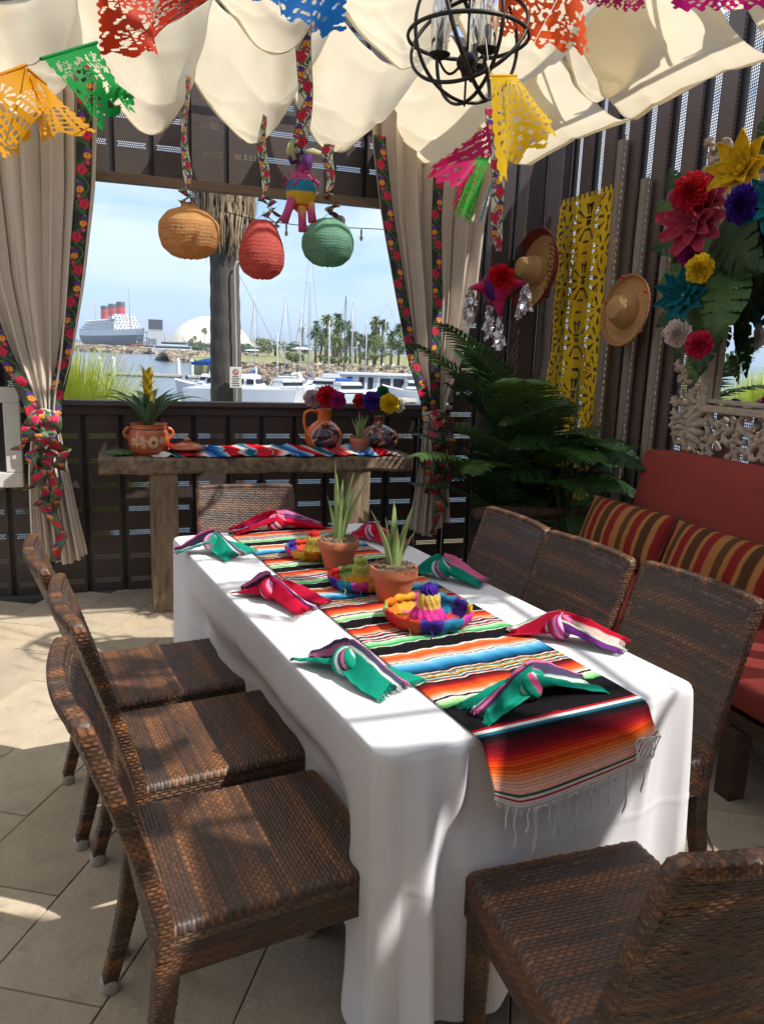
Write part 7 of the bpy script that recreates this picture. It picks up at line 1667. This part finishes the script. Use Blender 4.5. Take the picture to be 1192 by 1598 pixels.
for a in (('round olive tree left of the sailboat masts', 430, 526, 556, 62, 260, 1, M_far2), ('dark low tree between the masts at the left of the palms', 462, 532, 556, 40, 240, 2, M_far), ('dark cypress between the right palms', 585, 502, 552, 15, 175, 3, M_far, 'tree', 'tree', True), ('bushy tree below the right pair of palms', 600, 522, 558, 40, 165, 4, M_far2), ('bushy green tree behind the palm clump', 520, 522, 556, 60, 230, 5, M_far), ('green tree in the gap right of the palm clump', 560, 524, 556, 44, 220, 6, M_far2), ('low dark trees left of the olive one', 398, 538, 556, 36, 330, 7, M_far), ('leafy tree by the right curtain', 640, 520, 560, 50, 165, 8, M_far), ('scrub on the bank under the masts', 462, 548, 566, 32, 135, 9, M_far2), ('scrub on the bank below the palms', 518, 554, 568, 44, 130, 10, M_far2), ('low trees in front of the dome at left', 300, 530, 548, 26, 620, 11, M_far2), ('low trees in front of the dome at right', 322, 534, 548, 40, 600, 12, M_far), ('low trees right of the palm trunk before the dome', 380, 536, 550, 30, 520, 13, M_far), ('scrub at the foot of the right palms', 585, 548, 566, 50, 130, 14, M_far2)):
    bush(*a)
def picnic(px, py, D, w, label):
    c = at_depth(px, py, D); t = thing('picnic_shelter', label, 'shelter', (c[0], c[1], -1.15)); H = c[2]+1.15; Wd = w*D/1200; m = MB(); m.box((0, 0, H-.3), (Wd, 5, .5), top=(.5, .3)); m.build('roof', M_bwhite, t, smooth=False)
    for sx in (-1, 1): m = MB(); m.box((sx*Wd*.35, 0, H/2-.3), (.25, .25, H-.4)); m.build('post', M_dock, t, smooth=False)
picnic(472, 541, 160, 28, 'white roofed picnic shelter on the shore between the masts'); picnic(395, 545, 300, 26, 'pale low building roof on the far shore left of the masts'); 
def horizon_strip():
    m = MB(); rnd = random.Random(2); pts = []
    a = at_depth(20, 541, 3800); b = at_depth(150, 541, 3800); c = at_depth(700, 541, 4200)
    n = 80
    for k in range(n):
        u = k/(n-1); p = a*(1-u)+c*u; h = rnd.uniform(8, 20); m.box((p[0], p[1], h/2-4), (rnd.uniform(40, 120), 30, h+4))
    o = m.build('far_shore', mat('far_shore_haze', srgb(120, 136, 150), .9, .1, .01), smooth=False); tag(o, 'low hazy far shore with port buildings on the horizon', 'shoreline', kind='stuff')
horizon_strip()
# ---------------- palm with a skirt of dead fronds, sign and conduit
def near_palm():
    b0 = atY(353, 640, 7.3); tp = atY(350, 300, 7.3); x0 = b0[0]-.0; t = thing('near_palm_tree', 'thick grey palm trunk with hanging dead fronds just beyond the opening', 'palm tree', (x0, 7.3, -.6)); n = 28; H = 8.5; zz = np.linspace(0, H, 160); th = np.arange(n)*2*PI/n
    dx = (tp[0]-b0[0])/(tp[2]-b0[2]); r = .145-.006*zz+.05*np.exp(-zz/.8); G = []
    for i, z in enumerate(zz): rr = r[i]*(1+.02*math.sin(z*31)+.03*np.sin(th*5+z*1.5)+.015*np.sin(th*13-z*4)); G.append(np.stack([dx*(z-1.5)+rr*np.cos(th), rr*np.sin(th), np.full(n, z)], -1))
    m = MB(); m.grid(np.array(G), closev=True); m.build('trunk', mat('palm_bark', srgb(92, 86, 84), .95, .25, 4, .8, 10, stretch=(3, 3, .6)), t)
    rnd = random.Random(9); m = MB()
    for k in range(2200):
        az = rnd.uniform(0, 2*PI); z = rnd.uniform(3.3, 4.6) if rnd.random() < .7 else rnd.uniform(4, 6.5); L_ = min(rnd.uniform(.3, .8), z-2.95+rnd.uniform(-.08, .12)); r0 = .14+rnd.uniform(0, .05); r1 = r0+rnd.uniform(.0, .06)+.13*max(0, z-L_-2.9)**.7; d = np.array((math.cos(az), math.sin(az), 0)); sd = np.array((-math.sin(az), math.cos(az), 0))*rnd.uniform(.003, .011); c0 = np.array((dx*(z-1.5), 0, 0))
        ps = [c0+d*r0+np.array((0, 0, z)), c0+d*(r1+.03)+np.array((0, 0, z-L_*.4)), c0+d*r1+sd*rnd.uniform(-5, 5)+np.array((0, 0, z-L_))]
        m.add([ps[0]-sd, ps[0]+sd, ps[1]+sd, ps[1]-sd, ps[2]+sd*.2, ps[2]-sd*.2], [(0, 1, 2, 3), (3, 2, 4, 5)])
    m.build('dead_fronds', mat('dead_frond', srgb(156, 138, 112), .9, .35, 6, transl=.15), t, kind='stuff')
    m = MB(); c_ = np.array((dx*(H-1.5), 0, H)); crown(m, c_, 1.6, 60, 3, 1.1); m.build('crown', M_leaf2, t, smooth=False)
    q = atY(366, 420, 7.13); q2 = atY(369, 640, 7.13); t2 = thing('conduit', 'thin grey conduit pipe running up the palm trunk', 'pipe', (q2[0], 7.13, -.6)); m = MB(); m.tube([(0, .0, .0), (0, .0, 2.0), (q[0]-q2[0], 0, q[2]+.6), (q[0]-q2[0]+.02, .0, q[2]+.66), (q[0]-q2[0]+.06, .02, q[2]+.68)], .010, 8); m.build('pipe', mat('conduit_grey', srgb(170, 166, 160), .5), t2)
    c = atY(368, 589, 7.08); s = thing('no_parking_sign', 'small white sign with a red prohibition ring fixed to the palm trunk', 'sign', c, R(-6)); w, h = .105, .185
    m = MB(); m.box((0, 0, 0), (w, .004, h)); m.build('sign_plate', mat('sign_white', srgb(226, 226, 222), .5, .03), s, smooth=False, bevel=.003)
    rd = mat('sign_red', srgb(190, 50, 56), .5, 0); bk = mat('sign_black', srgb(50, 50, 56), .5, 0); a = np.linspace(0, 2*PI, 33)[:-1]; G = np.stack([np.stack([r_*np.cos(a), np.full(32, -.004), .048+r_*np.sin(a)], -1) for r_ in (.020, .027)], 0); m = MB(); m.grid(G, closev=True); m.build('ring', rd, s, smooth=False); m = MB(); m.tube([(-.015, -.004, .062), (.015, -.004, .034)], .0028, 4); m.build('slash', rd, s)
    for k, wd in enumerate((.055, .07, .06, .072, .066)):
        m = MB(); r2 = random.Random(k); x = -wd/2
        while x < wd/2-.004: l = r2.uniform(.004, .009); m.box((x+l/2, -.0035, .008-k*.020), (l, .001, .008)); x += l+.0025
        m.build('text_line', bk, s, smooth=False)
near_palm()
def grass_clump(label, px, py, Y, Rr, H, seed, m_, n=1500):
    c = atY(px, py, Y); t = thing('grass_clump', label, 'grass', (c[0], Y, -.15)); Hh = H; rnd = random.Random(seed); m = MB()
    for k in range(n):
        az = rnd.uniform(0, 2*PI); lean = abs(rnd.gauss(.25, .5)); L_ = Hh*rnd.uniform(.7, 1.1); s = np.linspace(0, 1, 6); b = lean*(.3+1.5*s**1.5); x = np.cumsum(np.sin(b))*L_/6+rnd.uniform(0, Rr*.35); z = np.cumsum(np.cos(b))*L_/6; az2 = az+rnd.uniform(-.3, .3); w = .006*(1-s)+.0008; sd = np.array((-math.sin(az2), math.cos(az2), 0))
        P = np.stack([x*math.cos(az2), x*math.sin(az2), z], -1)
        if P[:, 1].min() < -.85: continue
        m.grid(np.stack([P-sd*w[:, None], P+sd*w[:, None]], 1))
    m.build('blades', m_, t, kind='stuff')
grass_clump('bright yellow green grass clump outside the sill at left', 108, 640, 6.1, .62, 1.52, 1, mat('bright_grass', srgb(214, 222, 96), .7, .3, 5, transl=.35, spec=.2), 5200)
grass_clump('pale straw coloured grass clump behind the left bright one', 136, 640, 6.6, .4, 1.36, 2, mat('straw_grass', srgb(186, 180, 110), .7, .3, 5, transl=.35, spec=.2), 1200)
def flower_hedge():
    rnd = random.Random(12); t = thing('low_flower_hedge', 'low hedge of yellow flowers running just outside the sill', 'hedge', (1.6, 6.3, -.15)); m = MB(); f = MB()
    for k in range(2600):
        x = rnd.uniform(-.3, 1.3); z = 1.02+.12*math.sin(x*7)*.3+rnd.uniform(-.35, .10); p = np.array((x, rnd.uniform(-.25, .25), z)); d = np.array([rnd.gauss(0, 1) for _ in range(3)]); d /= np.linalg.norm(d); e = np.cross(d, (0, 0, 1)); e /= np.linalg.norm(e)+1e-9; s_ = rnd.uniform(.010, .022); (f if rnd.random() < .4 and z > .85 else m).add([p-d*s_, p-e*s_*.6, p+d*s_, p+e*s_*.6], [(0, 1, 2, 3)])
    m.build('foliage', mat('hedge_leaf', srgb(124, 136, 70), .7, .3, 5, transl=.2), t, smooth=False, kind='stuff'); f.build('blossoms', mat('hedge_yellow', srgb(226, 200, 80), .7, .2, 5, transl=.2), t, smooth=False, kind='stuff')
flower_hedge()
# ================================================================= sea air
def haze():
    m = MB(); m.box((300, 1300, 30.4), (3600, 5000, 70.0)); h = bpy.data.materials.new('sea_haze'); h.use_nodes = True; N = h.node_tree.nodes; N.remove(N['Principled BSDF'])
    v = N.new('ShaderNodeVolumePrincipled'); v.inputs['Density'].default_value = .00022; v.inputs['Color'].default_value = (.86, .92, 1, 1); v.inputs['Anisotropy'].default_value = .2
    h.node_tree.links.new(v.outputs[0], N['Material Output'].inputs['Volume']); tag(m.build("haze", h, smooth=False), "thin pale sea haze over the harbour", "haze", kind="stuff")
haze()
